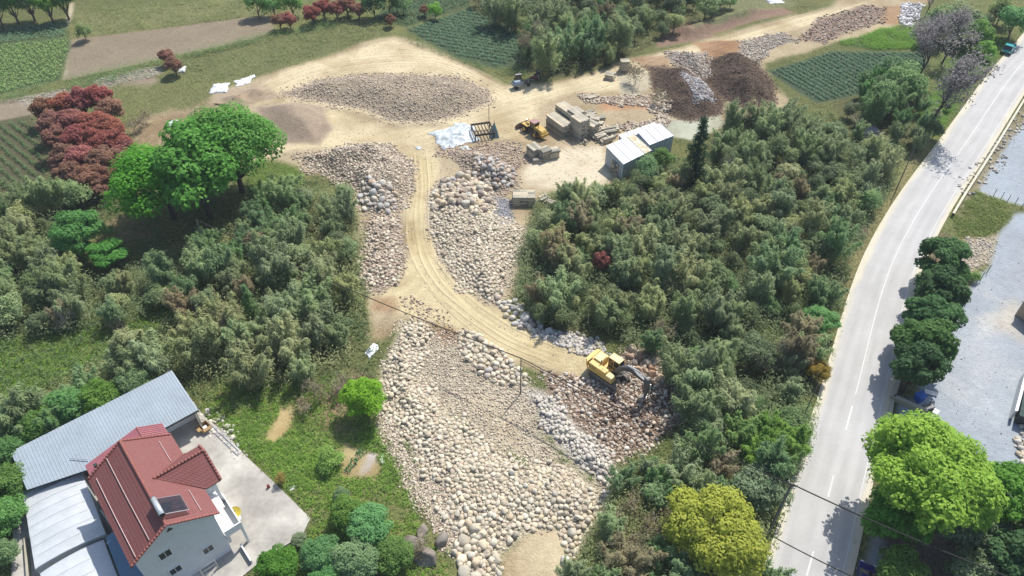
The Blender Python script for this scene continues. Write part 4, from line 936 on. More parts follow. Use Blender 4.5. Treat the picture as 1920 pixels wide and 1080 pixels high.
tree(683, 742, 3, 46, crown_blob(704, 2.8, 4.6, .9, 42, 260, .28, .13, .3, .6, fluff=.5), 'limegreen', 'round lime green tree alone beside the boulder pile', name='broadleaf_tree', protoR=2.8)
# red grove
rd = [crown_blob(720 + i, 2.6, 4.6, 1.0, 38, 210, .36, .2, .3, .5) for i in range(3)]
for i, (u, v, r_, k) in enumerate([(85, 205, 24, 'redbr'), (118, 198, 24, 'red'), (150, 190, 26, 'red'), (185, 185, 28, 'red'), (205, 205, 24, 'redbr'), (100, 232, 26, 'redbr'), (135, 230, 28, 'red'), (170, 232, 26, 'red'), (205, 240, 26, 'red'), (110, 262, 27, 'redbr'), (145, 262, 28, 'red'),
        (180, 268, 28, 'red'), (215, 268, 26, 'red'), (238, 280, 22, 'red'), (118, 296, 26, 'redbr'), (152, 298, 28, 'red'), (190, 300, 28, 'redbr'), (225, 300, 22, 'redbr'), (128, 325, 25, 'redbr'), (165, 332, 28, 'redbr'), (200, 335, 22, 'redbr'), (180, 352, 20, 'redbr')]):
    tree(u, v, 3, r_ * 1.08, rd[i % 3], k, 'red-leaved tree in the dense grove beside the striped crop rows' if k == 'red' else 'brownish red tree in the dense grove beside the striped crop rows', name='red_leaved_tree', protoR=2.6, group='red-leaved trees of the grove')
for u, v, r_, k, lb in [(523, 38, 15, 'redbr', 'round dark red tree at the near end of the brown field'), (541, 36, 15, 'red', 'second dark red tree at the end of the brown field, touching the first'),
        (585, 25, 18, 'red', 'dark red tree first in the far red hedge row'), (605, 14, 18, 'red', 'crimson tree second in the far red hedge row'), (630, 18, 17, 'red', 'crimson tree in the middle of the far red hedge row'), (650, 10, 18, 'redbr', 'brownish red tree fourth in the far red hedge row'),
        (672, 18, 15, 'redbr', 'brownish tree at the field end of the far red hedge row'), (732, 38, 11, 'redbr', 'small brown-red tree on the corner of the far crop patch'), (795, 18, 10, 'redbr', 'small brown-red tree inside the far crop patch'),
        (310, 105, 15, 'redbr', 'brown-red small tree beside the ditch, upper of two'), (325, 122, 17, 'redbr', 'brown-red small tree hiding a white sack beside the ditch')]:
    tree(u, v, 2.5, r_, rd[R.randrange(3)], k, lb, name='red_leaved_tree', protoR=2.6)
# road side of the lot: dark glossy trees
dk = [crown_blob(740 + i, 3.2, 6.5, 1.3, 60, 230, .40, .24, .27, .45, tr=.2) for i in range(3)]
for i, (u, v, r_, q, lb) in enumerate([(1768, 482, 48, 1, 'dark glossy evergreen at the parapet end, farthest of its row'), (1772, 545, 52, 1, 'dark glossy evergreen second from the parapet in the lot-side row'), (1748, 598, 54, 1, 'dark glossy evergreen in the middle of the lot-side row'),
        (1730, 645, 58, 1, 'dark glossy evergreen fourth from the parapet in the lot-side row'), (1718, 690, 56, 1, 'dark glossy evergreen nearest the low concrete wall'), (1792, 512, 30, 1, 'small dark evergreen crown bulging toward the lot near the parapet end'), (1700, 640, 34, 1, 'low dark evergreen crown leaning over the road edge'), (1752, 560, 30, 1, 'small dark evergreen crown between the second and middle trees of the row')]):
    tree(u, v, 4.2, r_ * .9, dk[i % 3], 'dark', lb, name='evergreen_tree', protoR=3.2, woodm=DARKB)
# big lime tree and neighbours
LT = crown_blob(760, 7.2, 8.5, 4.0, 120, 330, .36, .26, .2, .5, tr=.4, limbs=20, flat=.75)
tree(1754, 890, 8.0, 140, LT, 'lime', 'huge lime green camphor-like tree beside the road and gravel lot', name='broadleaf_tree', protoR=7.2, woodm=DARKB)
tree(1905, 940, 7, 85, crown_blob(761, 5, 8, 2, 70, 300, .36, .26, .24, .5), 'green', 'green tree at the frame edge beside the huge lime tree', name='broadleaf_tree', protoR=5, woodm=DARKB)
tree(1690, 965, 4.5, 70, crown_blob(762, 4, 6.5, 1.2, 60, 260, .34, .24, .27, .5), 'mossy', 'darker green tree under the huge lime tree, overhanging the road', name='broadleaf_tree', protoR=4, woodm=DARKB)
tree(1810, 985, 4, 70, crown_blob(763, 4, 5.5, 1.0, 60, 260, .32, .2, .27, .5), 'vari', 'shaded grey-green tree behind the mossy round tree', name='broadleaf_tree', protoR=4, woodm=DARKB)
tree(1690, 1075, 5, 52, crown_blob(764, 3.2, 4.5, 1.6, 50, 280, .28, .2, .3, .5), 'mossy', 'round mossy olive tree at the bottom edge beside the road', name='broadleaf_tree', protoR=3.2, woodm=DARKB)
tree(1828, 1075, 5, 48, crown_blob(765, 3.2, 4.5, 1.6, 50, 240, .32, .2, .3, .5), 'vari', 'pale grey-green tree at the bottom edge near the corner', name='broadleaf_tree', protoR=3.2, woodm=DARKB)
tree(1905, 1040, 5, 60, dk[1], 'dark', 'dark tree in the bottom corner below the green tree', name='evergreen_tree', protoR=3.2, woodm=DARKB)
YT = crown_blob(770, 5, 7.5, 1.8, 85, 320, .30, .2, .24, .55, tr=.3, limbs=12, flat=.8)
tree(1350, 1000, 5.0, 98, YT, 'yellow', 'big round yellow-green tree left of the road', name='broadleaf_tree', protoR=5, woodm=DARKB)
VR = crown_blob(771, 3.2, 4.5, 1.0, 50, 170, .36, .17, .3, .5)
tree(1425, 915, 3.5, 52, VR, 'vari', 'grey-green speckled tree beside the power pole', name='broadleaf_tree', protoR=3.2)
GB = [crown_bamboo(780 + i, 2.6, 6, 18, 10, 40, .42, .12) for i in range(2)]
for i, (u, v, r_, lb) in enumerate([(1400, 800, 40, 'bright green bamboo, inner clump of the roadside group'), (1450, 795, 42, 'bright green bamboo, middle clump of the roadside group'), (1495, 812, 40, 'bright green bamboo overhanging the road edge'), (1425, 840, 38, 'bright green bamboo, near clump of the roadside group'), (1470, 845, 36, 'bright green bamboo between the speckled tree and the road')]):
    tree(u, v, 4, r_, GB[i % 2], 'fresh', lb, 'bamboo', 'bamboo_clump', protoR=2.6, woodm=CULM)
tree(1538, 597, 3, 36, EM, 'emerald', 'bright green small tree at the road bend in the thicket', name='broadleaf_tree', protoR=3.5, ratio=.8)
tree(1528, 690, 2.6, 28, YT, 'orange', 'orange-tinged round bush at the road edge', 'shrub', 'shrub', protoR=5, ratio=.9)
tree(1128, 490, 3.5, 17, rd[0], 'red', 'single small red tree deep in the wide thicket', name='red_leaved_tree', protoR=2.6, ratio=1.4)
tree(1058, 470, 5, 11, rd[1], 'yellow', 'small yellow-leaved sapling near the red tree in the thicket', 'sapling', 'sapling', protoR=2.6)
tree(1290, 520, 4.2, 22, GB[1], 'bamol', 'yellowish bamboo clump in the middle of the wide thicket', 'bamboo', 'bamboo_clump', protoR=2.6, woodm=CULM)
# conifers
CF = crown_conifer(790)
plant('conifer_tree', CF, LM['conif'], DARKB, *P(1298, 338)[:2], 1.35, .3, 'tall dark conifer behind the white shed', 'tree')
p = P(478, 600); plant('conifer_tree', CF, LM['bamdk'], DARKB, p.x, p.y, .75, 1, 'small dark conical tree in the thicket behind the shed roof', 'tree')
tree(1240, 300, 3.5, 26, crown_blob(791, 2.5, 5, 1, 30, 200, .3, .15, .35, .5), 'mossy', 'green tree leaning over the roof of the white shed', name='broadleaf_tree', protoR=2.5)
tree(1215, 320, 2.5, 26, SHRB[1], 'bamdk', 'dark shrub against the front wall of the white shed', 'shrub', 'shrub', protoR=1.75)
# left bottom trees round the tarps
gt = [crown_blob(795 + i, 3, 5, 1, 46, 240, .3, .16, .3, .5) for i in range(3)]
for i, (u, v, zc, r_, k, lb) in enumerate([(10, 850, 4, 42, 'emerald', 'green tree at the corner of the long shed roof'), (12, 905, 4, 44, 'mossy', 'green tree at the far corner of the plastic tunnel'), (8, 965, 4, 42, 'emerald', 'green tree beside the middle of the plastic tunnel'),
        (64, 926, 5, 25, 'vari', 'small tree crown hanging over the plastic tunnel'), (5, 1035, 3, 30, 'bamdk', 'dark tree at the bottom left corner'), (70, 795, 3, 44, 'mossy', 'leafy tree behind the long shed roof, nearest its far corner'),
        (125, 760, 3, 44, 'emerald', 'leafy green tree behind the middle of the long shed roof'), (185, 745, 3, 42, 'mossy', 'dull green tree behind the ridge side of the long shed'), (250, 715, 3, 38, 'bamdk', 'dark tree behind the upper end of the long shed'), (30, 790, 3, 40, 'bamdk', 'dark leafy tree on the left edge above the shed')]):
    tree(u, v, zc, r_, gt[i % 3], k, lb, name='broadleaf_tree', protoR=3)
for i, (u, v, zc, r_, k, lb) in enumerate([(520, 1060, 2.5, 42, 'mossy', 'round olive bush at the corner of the concrete yard'), (600, 1040, 3, 42, 'emerald', 'green bushy tree right of the round olive bush'), (650, 965, 3, 36, 'mossy', 'bushy tree on the near side of the vegetable plots'), (695, 985, 3.5, 46, 'emerald', 'tallest green bushy tree beside the gravel slope'),
        (740, 1040, 3, 40, 'mossy', 'bushy tree beside the grey rock slabs'), (670, 1050, 3, 46, 'bamdk', 'darker bushy tree at the bottom edge below the plots'), (610, 1085, 2, 36, 'emerald', 'low green bush cut by the bottom edge'), (560, 1010, 1.5, 16, 'vari', 'small pale bush on the yard edge'), (640, 930, 2, 18, 'bamdk', 'small dark bush just below the vegetable plots')]):
    tree(u, v, zc, r_, gt[(i + 1) % 3], k, lb, name='bushy_tree', protoR=3, cat='tree', ratio=.85)
tree(617, 862, 1.2, 24, BUSH[0], 'weedbr', 'bright green rounded shrub beside the vegetable bed', 'shrub', 'shrub', protoR=1.4)
tree(524, 897, 1.6, 11, BUSH[1], 'orange', 'small brownish conical bush on the yard edge', 'shrub', 'shrub', protoR=1.4, ratio=1.7)
tree(1828, 520, .8, 12, BUSH[2], 'mossy', 'small weed bush by the posts at the gravel lot edge', 'shrub', 'shrub', protoR=1.4)
# far side
for i, (u, v, zc, r_, k, lb) in enumerate([(15, 2, 4, 26, 'mossy', 'slender tree on the left of the top corner grove'), (48, -2, 4, 26, 'bamdk', 'second slender tree of the top corner grove'), (82, 0, 4, 26, 'mossy', 'third slender tree of the top corner grove'), (112, -6, 4, 26, 'mossy', 'fourth slender tree of the top corner grove beside the path'),
        (-15, 8, 3, 26, 'bamdk', 'shaded tree at the very top corner'), (155, 60, 2, 14, 'weed', 'lone small round bush beside the brown field'), (480, 8, 2, 20, 'mossy', 'hedge bush left of the far red row'), (510, 4, 2, 20, 'emerald', 'hedge bush in the middle left of the far red row'), (545, 6, 2, 20, 'mossy', 'hedge bush touching the far red row'),
        (700, 8, 4, 22, 'dark', 'dark round tree behind the far red row'), (728, 2, 4, 22, 'dark', 'dark round tree beside the far crop patch'), (755, 4, 4, 18, 'bamdk', 'dark bush between dark trees and crop patch'), (815, 20, 1.5, 13, 'weedbr', 'light green bush between the two far crop patches'),
        (1760, 45, 3, 30, 'bamdk', 'bushy tree left of the pink blossom tree'), (1800, 40, 3, 30, 'bam', 'bushy bamboo-like tree at the far verge'), (1830, 60, 3, 26, 'mossy', 'green tree above the grassy verge'), (1905, 40, 3, 28, 'emerald', 'leafy tree overhanging the far road'), (1880, 20, 3, 22, 'weed', 'light tree beside the far road'),
        (1870, 28, 2, 14, 'dry', 'dry straw-coloured bush by the far road'), (1850, 90, 1.2, 16, 'weedbr', 'bright green low bush on the verge by the small truck'), (1700, 160, 3, 34, 'bamdk', 'dense green tree on the edge of the terraced field'), (1655, 185, 3, 30, 'bamdk', 'dense green tree at the corner of the terraced field')]):
    tree(u, v, zc, r_ * 1.1, SHRB[i % 4] if i > 4 else gt[i % 3], k, lb, name='broadleaf_tree', protoR=3, ratio=1.0 if i > 4 else 1.3)
thicket([(1745, 25), (1850, 12), (1870, 55), (1800, 85), (1745, 70)], 2.5, 4.2, 71, ['bam', 'bamdk', 'bam'], '', '', 'plants of the far verge', .9, (), .3)
thicket([(1720, 215), (1790, 150), (1800, 190), (1750, 270), (1725, 290)], 1.5, 3.6, 72, ['bamdk', 'bam'], '', '', 'plants of the far verge', .6, (), .6)
# bare trees
BT = [bare_mesh(800 + i, 9, .5, 5, .16, .5) for i in range(3)]
BS = [bare_mesh(810 + i, 3.2, .7, 5, .05, .15, .014, 3, .25) for i in range(2)]
def bare(u, v, s, proto, label, m=BARE, name='bare_tree', buds=0, rz=None, bm='buds', group=None, cat='tree'):
    p = P(u, v); o = empty(name, (p.x, p.y, HZ(p.x, p.y)), R.random() * 6 if rz is None else rz, label, cat, group); o.scale = (s, s, s)
    link('branches', with_mat(proto[0], m), None, o)
    if buds:
        r = np.random.RandomState(int(u)); t = proto[1]; t = t[t[:, 2] > t[:, 2].max() * .35]; q = t[r.randint(len(t), size=buds)] + r.normal(size=(buds, 3)) * .3
        V, F, va = leaves(q, unit(r, buds) + np.array([0, 0, .5]), .2, .14, r); tag(link('buds', np_mesh('buds', V, F, var=va), LM[bm], o), None, None, None, 'stuff')
    return o
bare(1745, 250, 1.9, BT[0], 'tall purplish budding tree nearest the road', DARKB, buds=3400)
bare(1722, 150, 1.6, BT[1], 'purplish budding tree with forked trunk over the terraced field', DARKB, buds=2800)
bare(1765, 120, 1.5, BT[2], 'purplish budding tree behind the forked one', DARKB, buds=2800)
bare(1735, 30, .8, BT[0], 'dark bare tree beside the white waste heap', DARKB, buds=500)
bare(975, 120, 1.0, BT[1], 'grey leafless tree at the corner of the far rectangular field', BARE, buds=700, bm='dry')
bare(1005, 105, 1.0, BT[2], 'grey leafless tree second beside the far rectangular field', BARE, buds=700, bm='dry')
bare(1020, 135, .9, BT[0], 'grey leafless tree nearest the parked carts', BARE, buds=500, bm='dry')
bare(240, 660, .75, BT[1], 'dark leafless tree leaning over the grassy gap', DARKB)
bare(130, 620, .5, BT[2], 'small pale dead tree at the thicket edge', mat("pale_dead_wood", (.42, .40, .37), .9))
bare(1295, 430, .8, BT[2], 'thin leafless tree near the conifer in the wide thicket', DARKB)
bare(1420, 720, .8, BT[0], 'thin dark leafless tree behind the bright bamboo', DARKB)
bare(1350, 340, .8, BT[1], 'leafless grey tree behind the conifer', BARE)
bare(1455, 690, .7, BT[2], 'leafless twiggy tree beside the orange bush', BARE)
for i, (u, v, s, lb) in enumerate([(1150, 1000, 1.25, 'pale twiggy leafless bush beside the boulder pile foot'), (1185, 970, 1.2, 'pale twiggy leafless bush left of the yellow-green tree, farther one'), (1225, 1020, 1.35, 'pale twiggy leafless bush touching the yellow-green tree'), (1195, 1060, 1.3, 'pale twiggy leafless bush at the bottom edge'),
        (1250, 985, 1.1, 'pale twiggy bush behind the yellow-green tree'), (1490, 660, 1.2, 'tan leafless bush beside the road bend'), (1460, 680, 1.1, 'tan leafless bush deeper in the roadside thicket'), (1350, 320, 1.2, 'grey leafless bush beyond the conifer'), (1190, 375, 1.1, 'grey leafless bush in the thicket before the white shed'),
        (1235, 640, 1.2, 'straw-coloured bush at the thicket edge above the excavator'), (640, 740, 1.1, 'dry brush beside the lime green tree'), (600, 745, 1.1, 'dry brush heap on the brown slope above the yard'), (575, 775, .9, 'low dry brush by the bare soil patch'), (795, 1040, .9, 'dry grass tuft on the rock slabs'),
        (255, 250, 1.2, 'dry brown bush right of the red grove'), (275, 235, 1.1, 'dry brush pile between red grove and white sack'), (1190, 158, 1.7, 'round heap of cut branches beside the soil heap'), (1232, 198, 1.1, 'small heap of cut branches at the foot of the soil heap'), (1775, 620, .5, 'small dead bush')][:18]):
    bare(u, v, s, BS[i % 2], lb, LM['dry'] if False else mat("dry_twigs", (.34, .29, .23), .95, sc=3, amt=.25), 'brush_heap' if 'heap' in lb or 'pile' in lb else 'leafless_bush', cat='brush' if 'heap' in lb or 'pile' in lb else 'shrub', buds=350, bm='dry')

# ------------------------------------------------------------------ crops
def crop(name, px, dpx, spacing, pstep, size, h, leafm, label, seed, nl=6, rowh=0, z=.0, L=.3, W=.18, miss=.04):
    pw = PW(px); r = np.random.RandomState(seed); a = np.array(P(*dpx[0])[:2]); b_ = np.array(P(*dpx[1])[:2]); d = (b_ - a) / np.linalg.norm(b_ - a); n = np.array([-d[1], d[0]])
    c = pw.mean(0); ext = np.linalg.norm(pw - c, axis=1).max() + 2
    i, j = np.meshgrid(np.arange(-ext, ext, pstep), np.arange(-ext, ext, spacing)); xy = c + i.ravel()[:, None] * d + j.ravel()[:, None] * n
    xy += r.normal(size=xy.shape) * [size * .22, size * .22]
    xy = xy[(sdist(xy[:, 0], xy[:, 1], pw) > .2) & (r.rand(len(xy)) > miss)]
    m = len(xy); sz = size * r.uniform(.75, 1.2, m)
    p = np.repeat(np.c_[xy, lut(HGT, xy[:, 0], xy[:, 1])], nl, 0); u = unit(r, m * nl); u[:, 2] = np.abs(u[:, 2])
    s3 = np.repeat(sz, nl)[:, None]
    pos = p + u * s3 * np.array([.5, .5, 0]) + np.array([0, 0, 1]) * (.1 + h * u[:, 2:3] * (.5 + .5 * r.rand(m * nl, 1)))
    V, F, va = leaves(pos, u + np.array([0, 0, .8]), L, W, r, np.clip(r.rand(m * nl) * .6 + np.repeat(r.rand(m), nl) * .4, 0, 1), u * np.array([1, 1, .3]))
    tag(link(name, np_mesh(name, V, F, var=va), leafm), label, 'crop', None, 'stuff')
CR1 = leafmat("crop_leaves_green", (.08, .15, .065), (.20, .33, .14), .4); CR2 = leafmat("crop_leaves_light", (.18, .30, .10), (.38, .56, .22), .4); CR3 = leafmat("crop_leaves_bluish", (.09, .18, .10), (.22, .38, .22), .4)
crop("crop_rows", [(-60, 240), (55, 225), (78, 250), (90, 300), (86, 340), (50, 362), (-60, 352)], ((0, 233), (83, 300)), 1.5, .4, .55, .6, CR1, 'low green crop planted in diagonal rows beside the red grove', 1, 8)
crop("crop_field", [(-60, 98), (-60, 92), (128, 72), (130, 90), (112, 148), (-60, 190)], ((0, 120), (120, 90)), .9, .6, .7, .6, CR2, 'light green leafy crop in the upper left field', 2, 8, L=.36, W=.2)
crop("crop_field", [(-60, 68), (-60, 62), (118, 42), (124, 68), (-60, 88)], ((0, 80), (120, 60)), .9, .6, .7, .6, CR3, 'darker green crop strip beside the corner grove', 3, 7, L=.36, W=.2)
crop("crop_rows", [(765, 56), (880, 16), (930, 40), (988, 76), (985, 112), (930, 124), (850, 102)], ((780, 55), (980, 88)), 1.5, .45, .6, .6, CR3, 'bluish green crop in rows in the far rectangular field', 4, 9, L=.34, W=.2)
crop("crop_field", [(705, 35), (745, 5), (830, -30), (895, -30), (875, 8), (760, 48)], ((720, 35), (860, 0)), 1.3, .8, .9, .7, CR3, 'bushy crop of the farthest patch beside the dark trees', 5, 8, L=.4, W=.25)
crop("crop_rows", [(1442, 134), (1560, 98), (1728, 100), (1740, 122), (1640, 168), (1535, 192)], ((1440, 135), (1533, 190)), 1.3, .4, .55, .5, CR3, 'bluish green crop in tight rows on the terraced field', 6, 9, L=.34, W=.2)
crop("vegetable_bed", [(672, 840), (692, 845), (662, 890), (642, 888)], ((682, 842), (652, 889)), .45, .3, .35, .35, leafmat("vegetable_leaves", (.03, .10, .035), (.07, .19, .06), .2), 'dark green vegetable bed between two sandy strips', 7, 9, L=.22, W=.14)
# weeds and grass tufts over the vegetated ground
def weeds(n, seed, px, leafm, label, size=.32, h=.35, z=0, nl=5, L=.3, W=.09, thr=.5):
    pw = PW(px, z); r = np.random.RandomState(seed); a, b = pw.min(0), pw.max(0)
    xy = a + r.rand(n, 2) * (b - a); k = sdist(xy[:, 0], xy[:, 1], pw) > 0
    k &= lut(GRA, xy[:, 0], xy[:, 1]) > thr; k &= (fbm(xy[:, 0], xy[:, 1], 4, seed % 7, 3) + .5 > r.rand(n) * .9)
    xy = xy[k]; dm = sdist(xy[:, 0], xy[:, 1], np.vstack([Lc, Rc[::-1]])) < -.2; xy = xy[dm]
    xy = xy[sdist(xy[:, 0], xy[:, 1], PW(YARD)) < -.2]
    m = len(xy); p = np.repeat(np.c_[xy, lut(HGT, xy[:, 0], xy[:, 1])], nl, 0); u = unit(r, m * nl); u[:, 2] = np.abs(u[:, 2])
    sz = np.repeat(r.uniform(.6, 1.5, m), nl)[:, None]
    pos = p + u * sz * size * np.array([1, 1, 0]) + np.array([0, 0, 1]) * (.05 + h * r.rand(m * nl, 1) * sz)
    V, F, va = leaves(pos, u + np.array([0, 0, .9]), L, W, r, np.clip(np.repeat(r.rand(m), nl) * .7 + .3 * r.rand(m * nl), 0, 1), u + np.array([0, 0, .4]))
    tag(link("weeds", np_mesh("weeds", V, F, var=va), LM[leafm] if isinstance(leafm, str) else leafm), label, 'weeds', None, 'stuff')
VIEW = [(-60, 1120), (-60, -60), (1980, -60), (1980, 1120)]
weeds(60000, 901, VIEW, 'weedol', 'dull weeds and grass tufts over the rough ground', .4, .4)
weeds(30000, 902, [(-60, 1120), (-60, 560), (1600, 560), (1600, 1120)], 'weed', 'green weeds and grass on the near ground', .3, .3)
weeds(14000, 903, [(370, 775), (400, 720), (650, 700), (740, 870), (780, 960), (850, 1100), (560, 1100), (580, 975), (480, 860)], 'weedbr', 'bright green weeds on the slope beside the concrete yard', .3, .25)
weeds(9000, 904, [(-60, 650), (130, 615), (330, 560), (420, 560), (310, 660), (130, 700), (-60, 790)], 'weedbr', 'bright green grass in the gap between the thickets', .3, .25)
weeds(9000, 905, [(1780, 40), (1900, 60), (1880, 110), (1790, 220), (1700, 300), (1740, 180)], 'weedbr', 'bright green verge growth beside the far road', .4, .35)
weeds(9000, 906, [(1580, 85), (1560, 60), (1650, 38), (1720, 50), (1735, 92), (1640, 94)], 'weedbr', 'leafy growth on the bank above the terraced field', .5, .6)
weeds(4000, 907, [(1780, 400), (1830, 360), (1905, 385), (1890, 415), (1850, 445), (1800, 445)], 'weed', 'green weeds in the patch at the edge of the gravel lot', .3, .3)
weeds(12000, 908, [(130, 20), (460, 0), (800, -40), (740, 65), (440, 145), (340, 165), (330, 105), (520, 60), (510, 28), (140, 72)], 'weed', 'tall grass and scrub on the far fallow ground', .6, .7, L=.5)
weeds(26000, 909, [(0, 172), (120, 150), (300, 112), (340, 105), (520, 60), (620, 42), (650, 50), (520, 72), (340, 115), (290, 145), (110, 175), (0, 195)], 'bamdk', 'dark hedge growth along the field ditch', .5, 1.2, thr=-1)
weeds(5000, 910, [(770, 62), (850, 105), (930, 130), (1000, 125), (985, 150), (920, 138), (840, 110), (750, 75)], 'bamdk', 'dark scrub along the near side of the far rectangular field', .5, .9, thr=0)
for k_, (tp, n_) in enumerate(((TL1, 16000), (TL2, 26000), (TC, 42000), (TB, 14000), (TB2, 9000), (TT, 16000))):
    weeds(n_, 920 + k_, tp, ('bam', 'bamol')[k_ % 2], 'tangled low bamboo and scrub filling the gaps of thicket ' + ('below the red trees', 'behind the shed', 'between yard and road', 'beside the round yellow-green tree', 'around the bright bamboo', 'in the far woods')[k_], .8, 1.9, z=2.0, nl=6, L=.42, W=.11, thr=-1)
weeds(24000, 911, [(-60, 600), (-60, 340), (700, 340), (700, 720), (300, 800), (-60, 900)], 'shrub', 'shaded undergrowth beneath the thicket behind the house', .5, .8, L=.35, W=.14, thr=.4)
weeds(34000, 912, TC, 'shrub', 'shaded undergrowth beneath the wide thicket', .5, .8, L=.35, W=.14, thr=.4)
#@@PART4
# ------------------------------------------------------------------ house and yard (house frame: x along the ridge towards the near gable, y towards the yard)
HA = P(225, 827, 9.9); HB = P(312, 985, 9.9); HC = (HA + HB) / 2; HANG = math.atan2(HB.y - HA.y, HB.x - HA.x)
hn = Vector((math.cos(HANG), math.sin(HANG), 0)); hm = Vector((-math.sin(HANG), math.cos(HANG), 0))
def H2W(x, y, z=0): return Vector((HC.x, HC.y, 0)) + hn * x + hm * y + Vector((0, 0, z))
def hemp(name, x, y, z, rz, label, cat, group=None): return empty(name, H2W(x, y, z), HANG + rz, label, cat, group)
TILE = mat("red_roof_tile", (.215, .078, .07), .7, sc=1.1, amt=.3, col2=(.17, .068, .064), spec=.3)
RIDGE = mat("red_ridge_tile", (.26, .095, .078), .6, sc=2, amt=.2, spec=.4)
WALLP = mat("white_plaster", (.66, .67, .68), .9, sc=.6, amt=.1); TRIMW = mat("white_trim", (.72, .72, .70), .7, sc=2, amt=.08)
GLASS = mat("dark_window_glass", (.03, .04, .05), .12, sc=2, amt=.2, spec=.6); ALU = mat("aluminium", (.55, .56, .58), .35, .7, sc=3, amt=.1)
CONC = mat("yard_concrete", (.31, .295, .265), .9, sc=.2, amt=.24, col2=(.40, .385, .345), bump=.01)
MAROON = mat("maroon_sheet", (.28, .10, .115), .5, sc=1, amt=.15, spec=.4)
BLUES = mat("blue_grey_sheet", (.30, .35, .39), .5, .1, sc=.35, amt=.14, spec=.45)
DKM = mat("dark_metal", (.05, .055, .06), .5, .3, sc=3, amt=.2)
# yard slab with panels
yw = PW(YARD); yc = yw.mean(0)
def slab_poly(name, pw, z0, z1, m, label, kind='structure', parent=None):
    n = len(pw); vs = [(p[0], p[1], z0) for p in pw] + [(p[0], p[1], z1) for p in pw]
    fs = [tuple(range(n, 2 * n)), tuple(range(n))[::-1]] + [(i, (i + 1) % n, n + (i + 1) % n, n + i) for i in range(n)]
    return tag(MB().add(vs, fs).build(name, m, parent), label, None, None, kind)
slab_poly("concrete_yard", yw, -.3, .03, CONC, 'pale concrete yard in front of the red-roofed house')
def tiles(u0, u1, v0, v1, nc, wave=.3, amp=.014, lift=.02):
    """tile courses between ridge edge u0-u1 and eave edge v0-v1 (house-frame points): real stepped, rolled courses"""
    u0, u1, v0, v1 = map(Vector, (u0, u1, v0, v1)); nrm = (u1 - u0).cross(v0 - u0).normalized()
    if nrm.z < 0: nrm = -nrm
    mb = MB()
    for k in range(nc):
        ft, fb = k / nc, (k + 1) / nc
        a0, a1 = u0.lerp(v0, ft), u1.lerp(v1, ft); b0, b1 = u0.lerp(v0, fb), u1.lerp(v1, fb)
        n = max(2, int(max((a1 - a0).length, (b1 - b0).length) / wave * 4)); vs = []
        dr = (u1 - u0).normalized()
        for (p0, p1, li) in ((a0, a1, .0), (b0, b1, lift), (b0, b1, .004)):
            for i in range(n + 1):
                p = p0.lerp(p1, i / n); s = (p - u0).dot(dr)
                vs.append(p + nrm * (li + (amp * (abs(math.sin(PI * s / wave)) * 1.0) if li else 0) + (.0 if li != .0 else amp * abs(math.sin(PI * s / wave)))))
        m = n + 1
        fs = [(r * m + i, r * m + i + 1, (r + 1) * m + i + 1, (r + 1) * m + i) for r in (0, 1) for i in range(n)]
        mb.add(vs, fs)
    return mb
def sheet(poly, th=.1):
    """flat slab from coplanar points, thickness downwards"""
    n = len(poly); vs = [tuple(p) for p in poly] + [(p[0], p[1], p[2] - th) for p in poly]
    return MB().add(vs, [tuple(range(n)), tuple(range(2 * n - 1, n - 1, -1))] + [(i, i + n, (i + 1) % n + n, (i + 1) % n) for i in range(n)])
def caps(mb, a, b, r=.13, step=.33):
    a, b = Vector(a), Vector(b); L = (b - a).length; n = max(1, int(L / step)); d = (b - a) / n
    for i in range(n): mb.tube([a + d * i, a + d * (i + 1.06)], [r * 1.12, r * .92], 8)
HX, YL, YR, ZE, ZR = 5.9, -4.05, 4.22, 7.2, 9.9
house = hemp("house", 0, 0, 0, 0, 'two-storey white house with red tiled gable roofs and a dormer wing', 'house')
hw = 3.72; hx = 5.45
zw = ZE + (ZR - ZE) * (1 - hw / 4.22) - .12
MB().prism([(-hw, 0), (hw, 0), (hw, zw), (0, ZR - .17), (-hw, zw)], -hx, hx, 'YZ').build("wall", WALLP, house)
DW = 2.15
MB().prism([(-DW - .1, 3.72), (DW - .1, 3.72), (DW - .1, 5.35), (-DW - .1, 5.35)], 0, 6.9, 'XY').build("wing_wall", WALLP, house)
MB().prism([(-DW - .1, 6.9), (DW - .1, 6.9), (-.1, 8.95)], 2.0, 5.35, 'XZ').build("wing_gable", WALLP, house)
# main slopes (roof slab plus tile courses)
def slope(name, u0, u1, v0, v1, nc, parent=house, m=TILE):
    sheet([u0, u1, v1, v0] if Vector(u1 - Vector(u0)).cross(Vector(v0) - Vector(u0)).z < 0 else [u0, v0, v1, u1], .12).build(name + "_deck", m, parent)
    return tiles(u0, u1, v0, v1, nc).build(name, m, parent, False)
V3 = Vector
slope("roof_slope", V3((-HX, 0, ZR)), V3((HX, 0, ZR)), V3((-HX, YL, ZE)), V3((HX, YL, ZE)), 13)
slope("roof_slope", V3((-HX, 0, ZR)), V3((HX, 0, ZR)), V3((-HX, YR, ZE)), V3((HX, YR, ZE)), 13)
